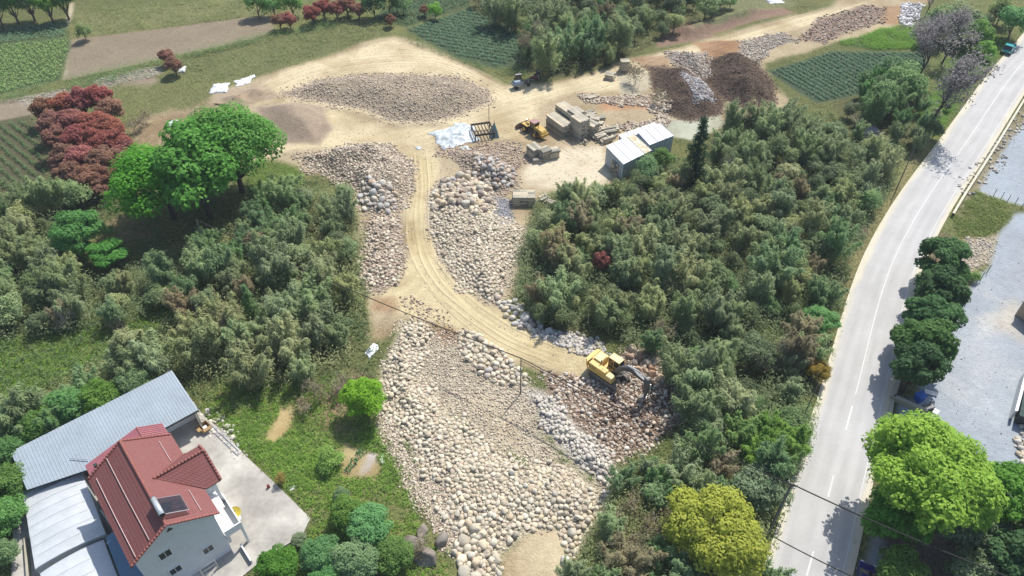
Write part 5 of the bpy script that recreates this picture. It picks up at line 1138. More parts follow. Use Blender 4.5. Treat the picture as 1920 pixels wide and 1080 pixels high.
# dormer wing: ridge at 9.25, eaves at 7.2
DR = 9.28; dy0 = .97; DE = 7.05; dxr = 2.55
slope("wing_roof_slope", V3((-.08, dy0, DR)), V3((-.08, 5.85, DR)), V3((dxr, 4.35, DE + .1)), V3((dxr, 5.85, DE + .1)), 9)
slope("wing_roof_slope", V3((-.08, dy0, DR)), V3((-.08, 5.85, DR)), V3((-dxr - .15, 4.35, DE + .1)), V3((-dxr - .15, 5.85, DE + .1)), 9)
mb = MB(); caps(mb, (-HX, 0, ZR + .04), (HX, 0, ZR + .04), .15); mb.build("ridge_tiles", RIDGE, house, True)
mb = MB(); caps(mb, (-.08, dy0 - .1, DR + .05), (-.08, 5.9, DR + .05), .13); mb.build("wing_ridge_tiles", RIDGE, house, True)
for sx in (-1, 1):
    for (ya, za) in ((YL, ZE), (YR, ZE)):
        mb = MB(); caps(mb, (sx * HX, 0, ZR + .06), (sx * HX, ya, za + .09), .12); mb.build("verge_tiles", RIDGE, house, True)
for sx, ex in ((1, dxr), (-1, dxr + .15)):
    mb = MB(); caps(mb, (-.08, 5.88, DR + .06), (sx * ex, 5.88, DE + .16), .13); mb.build("wing_verge_tiles", RIDGE, house, True)
    mb = MB(); caps(mb, (sx * (ex - .0), 4.38, DE + .17), (-.08, dy0, DR + .03), .06, .28); mb.build("valley_tiles", TILE, house, True)
# roof snow/drip rails seen on the slopes (thin pale pipes)
RAIL = mat("pale_pipe", (.55, .42, .40), .5, sc=2, amt=.1)
sl_l = lambda x, y: (x, y, ZE + (ZR - ZE) * (1 - abs(y) / (4.05 if y < 0 else 4.22)) + .14)
for (xa, xb, y) in ((-5.7, 5.55, -1.75), (-5.0, 5.6, -3.35)):
    MB().tube([sl_l(xa, y), sl_l((xa + xb) / 2, y - .03), sl_l(xb, y)], .035, 5).build("roof_pipe", RAIL, house)
for (xa, xb, y) in ((-5.0, -1.9, 2.95), (2.35, 5.2, 3.0)):
    MB().tube([sl_l(xa, y), sl_l(xb, y)], .035, 5).build("roof_pipe", RAIL, house)
# windows of the near gable
def window(parent, c, w_, h_, face, bars=2, name="window"):
    """face 'x' or 'y' outward +; c centre on the wall plane"""
    o = MB(); x, y, z = c; t = .07
    def bx(mb, dw, dz, ww, hh, dd, off):
        if face == 'x': mb.box((x + off, y + dw, z + dz), (dd, ww, hh))
        else: mb.box((x + dw, y + off, z + dz), (ww, dd, hh))
    for s in (-1, 1):
        bx(o, s * (w_ / 2), 0, t, h_ + t, .12, .04); bx(o, 0, s * (h_ / 2), w_ - t, t, .12, .04)
    for i in range(1, bars): bx(o, -w_ / 2 + w_ * i / bars, 0, .05, h_ - t, .09, .04)
    f = o.build(name, TRIMW, parent)
    for i in range(bars):
        g = MB(); bx(g, -w_ / 2 + w_ * (i + .5) / bars, 0, w_ / bars - .06, h_ - t, .03, .02); g.build("pane", GLASS, f)
    return f
window(house, (hx, -1.35, 5.6), 1.1, 1.1, 'x'); window(house, (hx, -1.35, 2.5), 1.1, 1.0, 'x'); window(house, (hx, 1.9, 2.5), 1.0, 1.0, 'x', name="window")
MB().prism([(-.3, 8.35), (.3, 8.35), (0, 8.8)], hx + .003, hx + .05, 'YZ').build("gable_vent", DKM, house)
for x in (-3.6, 3.3):
    window(house, (x, hw, 5.4), 1.6, 1.4, 'y', 3)
window(house, (-.1, 5.35, 5.3), 2.4, 1.5, 'y', 4); window(house, (-.1, 5.35, 2.0), 1.8, 1.9, 'y', 2)
# porch balcony on the yard side with parapet, running to the near corner
MB().box((3.7, 4.65, 3.0), (4.2, 1.8, .18)).build("balcony_slab", TRIMW, house)
MB().box((3.7, 5.48, 3.5), (4.2, .12, .8)).box((5.74, 4.6, 3.5), (.12, 1.64, .8)).build("balcony_parapet", TRIMW, house)
for x in (1.75, 5.65): MB().box((x, 5.4, 1.45), (.24, .24, 2.9)).build("porch_column", TRIMW, house)
MB().box((3.3, 4.4, 5.6), (2.3, 1.2, .06)).build("window_canopy", mat("white_canopy", (.75, .75, .74), .5, sc=2, amt=.06), house)
MB().box((3.4, 3.78, 1.1), (1.3, .08, 2.2)).build("door", mat("red_door", (.30, .04, .035), .5, sc=2), house)
# far lower gable volume
MB().prism([(-3.7, 0), (3.8, 0), (3.8, 4.85), (1.83, 5.95), (-3.7, 4.65)], -9.5, -5.46, 'YZ').build("annex_wall", WALLP, house)
sheet([(-9.95, 1.83, 6.35), (-9.95, 4.15, 5.05), (-5.47, 4.15, 5.05), (-5.47, 1.83, 6.35)], .1).build("annex_roof", MAROON, house)
mb = MB()
for i in range(16): mb.box((-9.8 + i * .28, 2.99, 5.735), (.05, 2.6, .05), m=Matrix.Rotation(-math.atan2(1.3, 2.32), 3, 'X'))
mb.build("annex_roof_ribs", MAROON, house)
sheet([(-9.95, 1.82, 6.35), (-5.47, 1.82, 6.35), (-5.47, -4.0, 4.9), (-9.95, -4.0, 4.9)], .1).build("annex_roof", MAROON, house)
MB().tube([(-9.97, 1.83, 6.38), (-5.95, 1.83, 6.38)], .07, 6).build("annex_ridge", RIDGE, house)
MB().box((-8.6, -3.1, 5.45), (.35, .35, .6)).build("chimney", DKM, house)
# solar water heater straddling the near end of the ridge
sw = hemp("solar_water_heater", 4.15, 0, 0, 0, 'solar water heater with silver tank at the near end of the red roof ridge', 'water heater')
MB().tube([(-1.1, .12, 10.62), (1.1, .12, 10.62)], .25, 16).build("tank", mat("silver_tank", (.62, .65, .68), .3, .5, sc=2, amt=.08), sw, True)
for x in (-1.12, 1.12): MB().cyl((x, .12, 10.62), .262, .05, 'X', 16).build("tank_cap", DKM, sw)
fr = MB(); pa, pb = Vector((0, .35, 10.42)), Vector((0, 2.15, 9.15))
for x in (-1.0, 0, 1.0): fr.beam(pa + Vector((x, 0, 0)), pb + Vector((x, 0, 0)), .06, .06)
for s in (pa, pb, ): fr.beam(s + Vector((-1.05, 0, -.035)), s + Vector((1.05, 0, -.035)), .06, .06)
for x in (-.95, .95): fr.beam((x, .1, 10.4), (x, .1, 9.85), .05, .05); fr.beam((x, 2.1, 9.15), (x, 2.1, 8.65), .05, .05)
fr.build("frame", ALU, sw)
tb = MB()
for i in range(18):
    x = -.93 + i * .109
    if abs(x) > .04: tb.tube([pa + Vector((x, 0, .07)), pb + Vector((x, 0, .07))], .035, 6)
tb.build("vacuum_tubes", mat("dark_blue_tubes", (.025, .035, .05), .15, sc=3, spec=.7), sw)
# air conditioners
def ac(x, y, z, rz, lb):
    a = hemp("air_conditioner", x, y, z, rz, lb, 'air conditioner', 'air conditioners on the house')
    MB().box((0, 0, .3), (.85, .32, .58)).build("case", TRIMW, a, bevel=.02); MB().cyl((.12, .175, .3), .2, .03, 'Y', 14).build("fan_grille", DKM, a)
    MB().box((-.3, 0, -.02), (.04, .34, .05)).box((.3, 0, -.02), (.04, .34, .05)).build("bracket", ALU, a)
ac(5.0, 3.92, 1.2, 0, 'white air conditioner outside low beside the near house corner'); ac(2.1, 4.95, 3.15, 0, 'white air conditioner beside the balcony near the wing')
# yard wall along the near side and things in the yard
yd = hemp("yard_wall", 0, 0, 0, 0, 'low pale wall running along the yard side of the house', 'wall')
MB().box((6.9, 4.62, .3), (2.4, .15, .62)).build("wall_body", WALLP, yd)
dish = empty("satellite_dish", P(446, 972, 0), .5, 'round yellow dish on a white stand in the concrete yard', 'dish')
YLW = mat("yellow_paint_faded", (.55, .45, .07), .5, sc=3, amt=.12)
mb = MB(); rings = [(0, -.0), (.25, .02), (.45, .08), (.62, .16)]; vs = []; fs = []
for r_, z in rings:
    for k in range(18): vs.append((math.cos(k * PI / 9) * r_ if r_ else 0, math.sin(k * PI / 9) * r_ if r_ else 0, z))
for i in range(3):
    for k in range(18): fs.append((i * 18 + k, i * 18 + (k + 1) % 18, (i + 1) * 18 + (k + 1) % 18, (i + 1) * 18 + k))
mb.add(vs, fs); d_ = mb.build("bowl", YLW, dish, True); d_.location = (0, 0, 1.15); d_.rotation_euler = (.35, 0, 0)
MB().tube([(0, 0, 0), (0, 0, 1.15)], .05, 6).box((0, 0, .04), (.6, .6, .08)).build("stand", TRIMW, dish)
MB().tube([(0, -.1, 1.2), (.05, .0, 1.65)], .02, 5).build("feed_arm", DKM, dish)
bxo = empty("cardboard_box", P(385.5, 804, 0), -.75, 'open brown cardboard box on the yard beside the shed', 'box')
CARD = mat("cardboard", (.36, .24, .12), .9, sc=2)
mb = MB()
for s in (-1, 1): mb.box((s * .52, 0, .35), (.04, 1.08, .7)); mb.box((0, s * .52, .35), (1.0, .04, .7))
mb.box((0, 0, .03), (1.0, 1.0, .04)); mb.build("box_walls", CARD, bxo)
MB().box((.72, 0, .66), (.4, .9, .02)).box((0, -.72, .66), (.9, .4, .02)).build("flaps", CARD, bxo)
MB().box((.05, 0, .2), (.5, .45, .3)).build("contents", TRIMW, bxo)
def ladder():
    a, b = P(391, 801, .1), P(446, 854, .1); o = empty("ladder", a, 0, 'long pale aluminium ladder lying on the yard edge', 'ladder'); d = (b - a); L = d.length; d.normalize(); n = Vector((-d.y, d.x, 0))
    for s in (0, .42): MB().beam(n * s, d * L + n * s, .06, .09).build("rail", ALU, o)
    for i in range(int(L / .55)): MB().beam(d * (i * .55 + .3), d * (i * .55 + .3) + n * .42, .04, .04).build("rung", ALU, o)
ladder()
MB().box((0, 0, 0), (.3, .3, .4), taper=.8)
tag(MB().cyl((0, 0, .2), .16, .4, 'Z', 10).tube([(0, 0, .4), (0, 0, .5)], .05, 6).build("red_bucket", mat("dark_red_plastic", (.16, .03, .025), .5), None, loc=P(504, 914, .03)), 'small dark red pot on the yard edge', 'pot')

# long blue-grey shed
shed = hemp("shed", 0, 0, 0, 0, 'long shed with pale blue-grey corrugated roof behind the house', 'shed')
sx0, sx1, sy0, sy1 = -18.0, -10.6, -9.6, 8.0; zf, zn = 3.75, 3.45
mb = MB(); n = int((sy1 - sy0) / .33); ys_ = []
for i in range(n):
    y = sy0 + i * .33; ys_ += [(y, .0), (y + .2, .0), (y + .23, .025), (y + .3, .025)]
ys_.append((sy1, 0)); vs = []
skew = lambda y: .0 if y > -4 else (-4 - y) * .28
for (y, h) in ys_:
    vs += [(sx0, y, zf + h), (sx1 - skew(y), y, zn + h)]
fs = [(2 * i, 2 * i + 1, 2 * i + 3, 2 * i + 2) for i in range(len(ys_) - 1)]
mb.add(vs, fs); mb.build("roof_sheet", BLUES, shed)
sheet([(sx0 + .02, sy0 + .02, zf - .01), (sx0 + .02, sy1 - .02, zf - .01), (sx1 - .02, sy1 - .02, zn - .01), (sx1 - .02, -4, zn - .01), (sx1 - 1.6, sy0 + .02, zn - .01)], .09).build("roof_deck", DKM, shed)
MB().beam((sx1 + .02, -4, zn - .1), (sx1 + .02, sy1, zn - .1), .04, .26).build("fascia", DKM, shed)
MB().box((-17.7, -.8, 1.85), (.2, 16.8, 3.7)).build("back_wall", mat("grey_block_wall", (.36, .35, .33), .9, sc=1.5, amt=.2), shed)
MB().box((-14.3, 7.7, 1.65), (6.6, .2, 3.3)).build("side_wall", mwall, shed)
MB().box((-12.9, 3.0, 1.6), (.15, 9.2, 3.2)).build("inner_wall", WALLP, shed)
for y in (-3.4, 0.5, 4.2, 7.6): MB().box((-10.9, y, 1.68), (.14, .14, 3.36)).build("post", ALU, shed)
mb = MB().tube([(-13.0, -5.0, 3.75), (-11.6, -3.6, 3.7)], .05, 5); tag(mb.build("metal_pole", ALU, None), 'thin metal pole lying on the near edge of the blue-grey roof', 'pole')
bpy.context.scene.objects["metal_pole"].location = (HC.x, HC.y, 0); bpy.context.scene.objects["metal_pole"].rotation_euler = (0, 0, HANG)
# plastic tunnels
PLAS = mat("milky_plastic_film", (.47, .50, .52), .5, sc=.5, amt=.12, spec=.4, bump=.02); PLB = mat("blue_awning_sheet", (.11, .19, .27), .6, sc=.8, amt=.15)
def tunnel(name, label, x_a, x_b, ya, yb, za, rise, nh, seed, skew=0.0, yend=None):
    o = hemp(name, 0, 0, 0, 0, label, 'greenhouse'); r = np.random.RandomState(seed)
    nx_, ny_ = nh * 6, 26; U, W_ = np.meshgrid(np.linspace(0, 1, nx_ + 1), np.linspace(0, 1, ny_ + 1), indexing='ij')
    ylo = ya + (0 if yend is None else (yend[0] - ya)) * U; yhi = yb + (0 if yend is None else (yend[1] - yb)) * U
    x = x_a + (x_b - x_a) * U + skew * (W_ - .5); y = ylo + (yhi - ylo) * W_
    sag = -.11 * np.abs(np.sin(PI * U * nh)) ** .8 * np.sin(PI * W_) ** .5
    z = za + rise * np.sin(PI * np.clip(W_, 0, 1)) ** .75 + sag + .05 * fbm(x, y, 1.2, seed, 3)
    V = np.stack([x, y, z], -1).reshape(-1, 3); idx = np.arange(len(V)).reshape(x.shape)
    F = np.stack([idx[:-1, :-1], idx[:-1, 1:], idx[1:, 1:], idx[1:, :-1]], -1).reshape(-1, 4)
    link("film", np_mesh("film", V, F, smooth=True), PLAS, o)
    # side skirts down to the ground
    rim = list(idx[:, 0]) + list(idx[-1, 1:]) + list(idx[::-1, -1][1:]) + list(idx[0, ::-1][1:-1]); vs = [V[i] for i in rim] + [V[i] * (1, 1, 0) for i in rim]; m = len(rim)
    MB().add(vs, [(i, (i + 1) % m, m + (i + 1) % m, m + i) for i in range(m)]).build("side_film", mat("side_film_plastic", (.46, .47, .46), .7, sc=.6, amt=.2), o)
    for k in range(nh + 1):
        i = min(k * 6, nx_); pts = [V[idx[i, j]] + np.array([0, 0, -.02]) for j in range(0, ny_ + 1, 2)]
        MB().tube(pts, .035, 5).build("hoop", ALU, o)
    return o
tunnel("plastic_tunnel", 'large milky plastic covered tunnel between long shed and house', -12.9, -3.1, -10.2, -4.7, 2.4, .35, 8, 5, .6, (-11.6, -5.2))
tunnel("plastic_tunnel", 'second milky plastic tunnel at the bottom edge beside the house', -2.6, 4.8, -11.4, -5.6, 2.2, .35, 5, 6, .4, (-12.4, -6.0))
aw = hemp("awning", 0, 0, 0, 0, 'blue sheet awning in the gap between tunnel and house', 'awning')
sheet([(-2.2, -5.35, 2.6), (4.6, -5.7, 2.6), (4.6, -3.75, 3.0), (-2.2, -3.75, 3.0)], .05).build("awning_sheet", PLB, aw)
for x in (-1.5, 1.5, 4.3): MB().beam((x, -5.5, 2.56), (x, -3.74, 2.9), .06, .06).build("rafter", ALU, aw)
lt = hemp("lean_to_wall", 0, 0, 0, 0, 'pale block wall end standing beside the house eave', 'wall')
MB().box((-3.6, -4.35, 1.5), (3.6, .35, 3.0), rz=.1).build("wall_body", mat("cream_block", (.48, .45, .36), .9, sc=2, amt=.2), lt)
MB().box((-3.6, -4.35, 3.02), (3.7, .12, .05), rz=.1).build("coping", DKM, lt)
bw = hemp("boundary_wall", 0, 0, 0, 0, 'low weathered wall along the outer side of the tunnels', 'wall')
MB().beam((-9, -11.8, .35), (0, -13.6, .35), .22, .8).build("wall_body", mwall, bw)
for nm, x, y, s_, c_, lb in (("roof_tank", 0, 0, 0, 0, ''),)[:0]: pass
gate = hemp("fence_gate", 0, 0, 0, 0, 'wire panel fence at the foot of the near gable', 'fence')
for i in range(4): MB().box((6.4 + i * .01, -2.6 + i * 1.5, .9), (.06, .06, 1.8)).build("post", ALU, gate)
for z in (.3, 1.0, 1.7): MB().box((6.4, -.35, z), (.03, 4.5, .03)).build("rail", ALU, gate)

# ------------------------------------------------------------------ white shed in the yard of slabs
WHT = mat("white_sheet", (.66, .68, .70), .45, sc=.4, amt=.08, spec=.4); RUST = mat("rust_sheet", (.50, .38, .22), .8, sc=1.5, amt=.3, col2=(.65, .6, .5))
def block_roof(name, label, pts, h0, h1, wallm, seams=4, cut=None):
    """mono-pitch building from four roof corner pixels (near-left, far-left, far-right, near-right)"""
    W4 = [P(u, v, h) for (u, v), h in zip(pts, (h0, h1, h1, h0))]; o = empty(name, (W4[0].x, W4[0].y, 0), 0, label, 'shed'); b = W4[0]; g = Vector((b.x, b.y, 0))
    q = [p - g for p in W4]; cen = sum(q, Vector()) / 4
    inn = [cen + (p - cen) * .95 for p in q]
    vs = [(p.x, p.y, 0) for p in inn] + [(p.x, p.y, p.z - .12) for p in inn]
    MB().add(vs, [(0, 1, 5, 4), (1, 2, 6, 5), (2, 3, 7, 6), (3, 0, 4, 7), (4, 5, 6, 7)]).build("walls", wallm, o)
    for i in range(seams):
        a0, a1 = q[0].lerp(q[3], i / seams), q[0].lerp(q[3], (i + 1) / seams); b0, b1 = q[1].lerp(q[2], i / seams), q[1].lerp(q[2], (i + 1) / seams)
        e = (a1 - a0).normalized() * .015; dz = Vector((0, 0, .012 * (i % 2)))
        sheet([a0 + e + dz, b0 + e + dz, b1 - e + dz, a1 - e + dz], .05).build("roof_panel", RUST if cut and i in cut else WHT, o)
        MB().beam(a1 + Vector((0, 0, .04)), b1 + Vector((0, 0, .04)), .07, .05).build("roof_batten", mat("grey_batten", (.33, .34, .35), .6), o)
    mb = MB()
    for a, b_ in ((inn[3], inn[0]), (inn[0], inn[1]), (inn[3], inn[2])):
        d = b_ - a; n = int(Vector((d.x, d.y, 0)).length / .55); out = Vector((d.y, -d.x, 0)).normalized() * .03
        if out.dot((a + b_) / 2 - cen) < 0: out = -out
        for i in range(n + 1):
            p = a + d * (i / n) + out; mb.box((p.x, p.y, (p.z - .15) / 2), (.06, .06, p.z - .15), rz=math.atan2(d.y, d.x))
    mb.build("wall_ribs", wallm, o); return o
SWALL = mat("pale_blue_wall_sheet", (.42, .47, .49), .6, sc=.6, amt=.12)
block_roof("white_shed", 'front part of the white-roofed shed with a rusted far panel', [(1169, 308), (1136, 274), (1188, 251), (1222, 282)], 3.1, 3.6, SWALL, 4, {3})
block_roof("white_shed", 'rear white-roofed shed part behind the rusted panel', [(1218, 272), (1196, 248), (1238, 231), (1264, 254)], 3.2, 3.4, SWALL, 3)
block_roof("white_shed", 'narrow white-roofed strip shed at the slab stacks', [(1168, 262), (1160, 253), (1228, 229), (1236, 236)], 2.8, 2.9, SWALL, 5)

# ------------------------------------------------------------------ stacks of stone slabs
SLABM = [mat("grey_stone_slab", (.40, .365, .29), .9, sc=2, amt=.3), mat("tan_stone_slab", (.48, .42, .31), .9, sc=2, amt=.3), mat("dark_stone_slab", (.25, .235, .19), .9, sc=2, amt=.25)]
SM_CACHE = {}
def slab_mesh(l, w_, h):
    k = (round(l, 2), round(w_, 2), round(h, 2))
    if k not in SM_CACHE: SM_CACHE[k] = [MB().box((0, 0, 0), k).mesh("slab") for _ in range(3)]; [me.materials.append(m) for me, m in zip(SM_CACHE[k], SLABM)]
    return SM_CACHE[k]
def stack(u, v, L, W_, nl, nk, rot, label, lh=.32, jit=.05, name="slab_stack", mi=None, slope_=0, bear=True):
    p = P(u, v); o = empty(name, (p.x, p.y, HZ(p.x, p.y)), rot, label, 'stack', 'stacks of stone slabs in the yard')
    r = random.Random(int(u * 7 + v)); wk = W_ / nk
    for l in range(nl):
        z = lh * (l + .5) + (.05 if bear else 0) * l
        for k in range(nk):
            if l == nl - 1 and nk > 2 and r.random() < slope_: continue
            me = slab_mesh(L * (1 if l % 2 else .97), wk * .93, lh * .9)[r.choice((0, 0, 1, 1, 2)) if mi is None else mi]
            c = link("slab", me, None, o); c.location = (r.gauss(0, jit), (k - (nk - 1) / 2) * wk + r.gauss(0, jit * .3), z); c.rotation_euler = (0, 0, r.gauss(0, jit * .3))
    if bear:
        bm_ = MB().box((0, 0, 0), (.09, W_ * .98, .045)).mesh("bearer"); bm_.materials.append(BARK)
        for l in range(1, nl):
            for s in (-.3, .3): link("bearer", bm_, None, o).location = (s * L, 0, (lh + .05) * l - .01)
a1 = math.atan2(-4.8, 3.2)     # along the long stacks
stack(1048, 244, 5.2, 2.3, 6, 4, a1, 'long grey slab stack nearest the wheel loader', .34)
stack(1063, 232, 4.8, 2.2, 8, 5, a1, 'tall slab stack between the long stack and the tallest one', .36)
stack(1078, 240, 2.6, 2.2, 9, 3, a1, 'dark tall slab stack in the middle of the group', .36)
stack(1086, 254, 2.8, 2.3, 9, 4, a1, 'tallest grey slab stack with a sheer front', .36)
stack(1107, 252, 2.3, 1.9, 6, 4, a1 + .2, 'squat slab stack standing free to the road side of the tallest', .36)
for i, (u, v, L, w_, nl, nk, ro, lb) in enumerate([(1107, 226, 1.8, 1.4, 4, 3, .2, 'small slab stack at the far end of the ragged row'), (1113, 234, 1.8, 1.6, 4, 3, -.3, 'small slab stack second from the far end of the ragged row'), (1123, 240, 2.0, 1.5, 3, 3, .1, 'low slab stack in the middle of the ragged row'),
        (1133, 246, 2.0, 1.5, 3, 3, .4, 'low slab stack leaning toward the rubble'), (1143, 252, 2.2, 1.6, 3, 4, .3, 'low slab stack near the narrow white roof'), (1126, 224, 1.8, 1.2, 2, 2, .3, 'two flat layers of slabs beside the red-brown path'),
        (1122, 258, 2.2, 1.5, 3, 4, .5, 'untidy slab stack on the open side of the ragged row'), (1134, 266, 2.2, 1.5, 3, 4, .6, 'untidy slab stack close to the white shed corner'), (1103, 217, 1.6, 1.3, 3, 3, .8, 'tiny slab stack behind the ragged row beside the track'), (1146, 262, 1.7, 1.2, 2, 3, 1.0, 'loose slabs against the narrow white roof'), (1112, 244, 1.6, 1.3, 3, 3, -.8, 'crooked slab stack inside the ragged row'), (1150, 245, 1.8, 1.2, 2, 3, .2, 'low brown slab heap at the rubble edge')]):
    stack(u, v, L, w_, nl, nk, ro, lb, .3, .2, slope_=.35)
stack(1001, 292, 2.3, 1.8, 5, 3, a1, 'slab stack on the loader side of the near group', .34, .07)
stack(1021, 297, 1.9, 1.7, 5, 3, a1 + 1.57, 'slab stack in the middle of the near group', .34, .08)
stack(1037, 294, 1.8, 1.5, 4, 3, a1 + 1.4, 'slab stack on the shed side of the near group', .34, .1)
stack(1009, 303, 1.6, 1.1, 2, 2, .2, 'low pair of slabs in front of the near group', .3, .1)
for i, (u, lb) in enumerate([(968, 'left of three slab stacks above the bluish chippings'), (982, 'middle of three slab stacks above the bluish chippings'), (996, 'right of three slab stacks above the bluish chippings')]):
    stack(u, 379, 1.25, 2.2, 5, 4, .02 + i * .03, lb, .3, .05)
stack(1022, 372, 1.6, 1.0, 2, 2, .8, 'fallen slabs half under the thicket beside three stacks', .26, .2)
stack(1030, 380, 1.5, 1.0, 2, 2, -.6, 'scattered slabs at the very edge of the thicket', .22, .25)
stack(1159, 322, 2.2, 1.9, 6, 4, a1 + 1.57, 'slab stack leaning on the end wall of the white shed', .32, .12)
stack(1170, 133, 1.8, 1.6, 6, 3, .1, 'square slab stack standing alone on the far sand', .36)
stack(1143, 147, 1.9, 1.7, 3, 4, -.4, 'low loose slab stack left of the square one', .34, .12)
stack(1107, 187, 1.6, .9, 2, 2, .5, 'few slabs lying at the start of the far rubble row', .28, .2)
tp = P(1096, 268); o = empty("stone_debris", (tp.x, tp.y, 0), 0, 'knot of broken slab pieces on the pale yard floor', 'debris')
for i in range(14):
    c = link("slab_piece", slab_mesh(.5, .3, .22)[i % 3], None, o); c.location = (R.gauss(0, .5), R.gauss(0, .5), .12 + .15 * (i % 4)); c.rotation_euler = (R.gauss(0, .6), R.gauss(0, .6), R.random() * 6)
for i, (u, v, L, ro) in enumerate([(1058, 275, 4, a1), (1062, 272, 4, a1 + .05), (1066, 270, 4.2, a1 - .04), (1052, 278, 3.5, a1 + .1), (1200, 140, 3, .5)][:4]):
    p = P(u, v); tag(MB().box((0, 0, .06), (L, .14, .1)).build("timber_beam", mat("raw_timber", (.38, .30, .19), .9, sc=3), None, loc=p, rz=ro), ['long timber on the sand, nearest the tall stacks', 'long timber on the sand, second from the tall stacks', 'long timber lying against the foot of the tall stacks', 'long timber on the sand, nearest the near stack group'][i], 'timber')

# ------------------------------------------------------------------ excavator
YEL_ = mat("excavator_yellow", (.66, .44, .11), .45, sc=1.5, amt=.14, spec=.45, col2=(.60, .42, .14)); YELP = mat("pale_yellow_paint", (.68, .56, .28), .5, sc=1.5, amt=.1)
DARKM = mat("dark_grey_steel", (.085, .088, .095), .5, .3, sc=2, amt=.25, spec=.5); TRK = mat("worn_track_steel", (.20, .18, .155), .7, .3, sc=3, amt=.3); STEEL = mat("bright_steel", (.55, .55, .54), .4, .6, sc=3, amt=.15)
CABG = mat("cab_glass", (.025, .03, .035), .1, spec=.7, sc=2)
ep = P(1141, 708); EZ = HZ(ep.x, ep.y); exr = math.atan2(-.70, .72)
ex = empty("excavator", (ep.x, ep.y, EZ), exr, 'yellow excavator with dark boom digging among brown rubble', 'excavator')
for s in (-1, 1):
    prof = [(-2.1, .45), (-1.95, .12), (-1.6, 0), (1.6, 0), (1.95, .12), (2.1, .45), (1.95, .8), (1.6, .92), (-1.6, .92), (-1.95, .8)]
    t_ = MB().prism(prof, s * 1.2 - .3, s * 1.2 + .3).build("track", TRK, ex)
    sh = MB()
    for i in range(17): sh.box((-1.6 + i * .2, s * 1.2, .935), (.13, .62, .05)); sh.box((-1.6 + i * .2, s * 1.2, -.01), (.13, .62, .05))
    for q in range(5):
        for sg in (-1, 1): a_ = -PI / 2 + PI * (q + .5) / 5; sh.box((sg * (1.65 + .47 * math.cos(a_)), s * 1.2, .46 + .47 * math.sin(a_)), (.05, .62, .13), m=Matrix.Rotation(-a_ if sg > 0 else a_ + PI, 3, 'Y'))
    sh.build("track_shoes", TRK, t_)
    wl = MB()
    for x in (-1.6, -.95, -.3, .35, 1.0, 1.6): wl.cyl((x, s * 1.2 + s * .0, .45), .2 if abs(x) < 1.5 else .36, .66, 'Y', 14)
    wl.build("rollers", DARKM, t_)
MB().box((0, 0, .6), (2.2, 1.9, .5)).cyl((0, 0, .95), .65, .25, 'Z', 20).build("undercarriage", DARKM, ex)
MB().prism([(-2.45, -1.38), (1.35, -1.38), (1.35, -.5), (.55, -.3), (.55, .3), (1.2, .42), (1.2, 1.38), (-2.45, 1.38)], 1.06, 1.42, 'XY').build("deck", YEL_, ex)
MB().box((-.95, -1.0, 1.82), (2.6, .74, .8)).build("side_box", YEL_, ex, bevel=.04)
MB().box((.82, -.95, 1.66), (.95, .8, .48)).build("tool_box", YELP, ex, bevel=.04)
MB().box((-1.7, .25, 1.86), (1.35, 1.74, .88)).build("engine_bay", YEL_, ex, bevel=.05)
MB().box((-1.62, .15, 2.38), (1.05, 1.3, .16)).build("engine_hood", YELP, ex, bevel=.03)
MB().prism([(-2.95, -.95), (-2.46, -1.38), (-2.46, 1.38), (-2.95, .95), (-3.05, 0)], 1.1, 2.2, 'XY').build("counterweight", YEL_, ex)
MB().tube([(-1.0, -.5, 2.3), (-1.0, -.5, 2.85)], .07, 8).build("exhaust", DARKM, ex)
mb = MB()
for i in range(5): mb.box((-2.1 + i * .22, -1.385, 1.8), (.05, .03, .5))
mb.build("grille", DARKM, ex)
cabo = MB().prism([(-.55, 1.42), (1.15, 1.42), (1.2, 2.1), (.95, 2.95), (-.55, 2.95)], .42, 1.34).build("cab", CABG, ex)
cf = MB()
for y in (.4, 1.36):
    for a_, b_ in (((-.55, 1.42), (-.55, 2.95)), ((1.16, 1.42), (1.21, 2.1)), ((1.21, 2.1), (.96, 2.95)), ((.2, 1.42), (.2, 2.95)), ((-.55, 1.9), (1.2, 1.9))):
        cf.beam((a_[0], y, a_[1]), (b_[0], y, b_[1]), .07, .08)
cf.build("cab_frame", YEL_, cabo)
MB().box((.2, .88, 3.0), (1.62, 1.02, .12)).build("cab_roof", YELP, cabo, bevel=.03)
MB().beam((1.3, .45, 1.5), (1.3, .45, 2.1), .04, .04).beam((1.25, 1.45, 2.3), (1.25, 1.7, 2.3), .04, .04).box((1.25, 1.75, 2.2), (.05, .2, .35)).build("mirrors", DARKM, cabo)
rl = MB()
for a_, b_ in (((-.2, -1.36, 2.2), (-.2, -1.36, 2.7)), ((.4, -1.36, 1.9), (.4, -1.36, 2.5)), ((-.2, -1.36, 2.7), (.4, -1.36, 2.5))): rl.tube([a_, b_], .022, 5)
rl.build("handrail", DARKM, ex)
elb = V3((5.15, 0, 3.55))
def arm(pts_top, pts_bot, wd_, name, m, parent): return MB().prism([(p[0], p[1]) for p in pts_top + pts_bot[::-1]], -wd_ / 2, wd_ / 2).build(name, m, parent, bevel=.03)
arm([(.35, 1.5), (.8, 2.35), (1.7, 3.55), (2.5, 4.05), (3.3, 4.15), (4.2, 3.95), (5.25, 3.72)], [(.55, 1.25), (1.1, 1.95), (1.95, 3.0), (2.6, 3.45), (3.3, 3.62), (4.2, 3.5), (5.15, 3.38)], .42, "boom", DARKM, ex)
for s in (-1, 1): MB().tube([(.95, s * .33, 1.25), (2.0, s * .33, 2.3)], .1, 8).tube([(2.0, s * .33, 2.3), (2.75, s * .30, 3.65)], .05, 8).build("boom_cylinder", STEEL, ex)
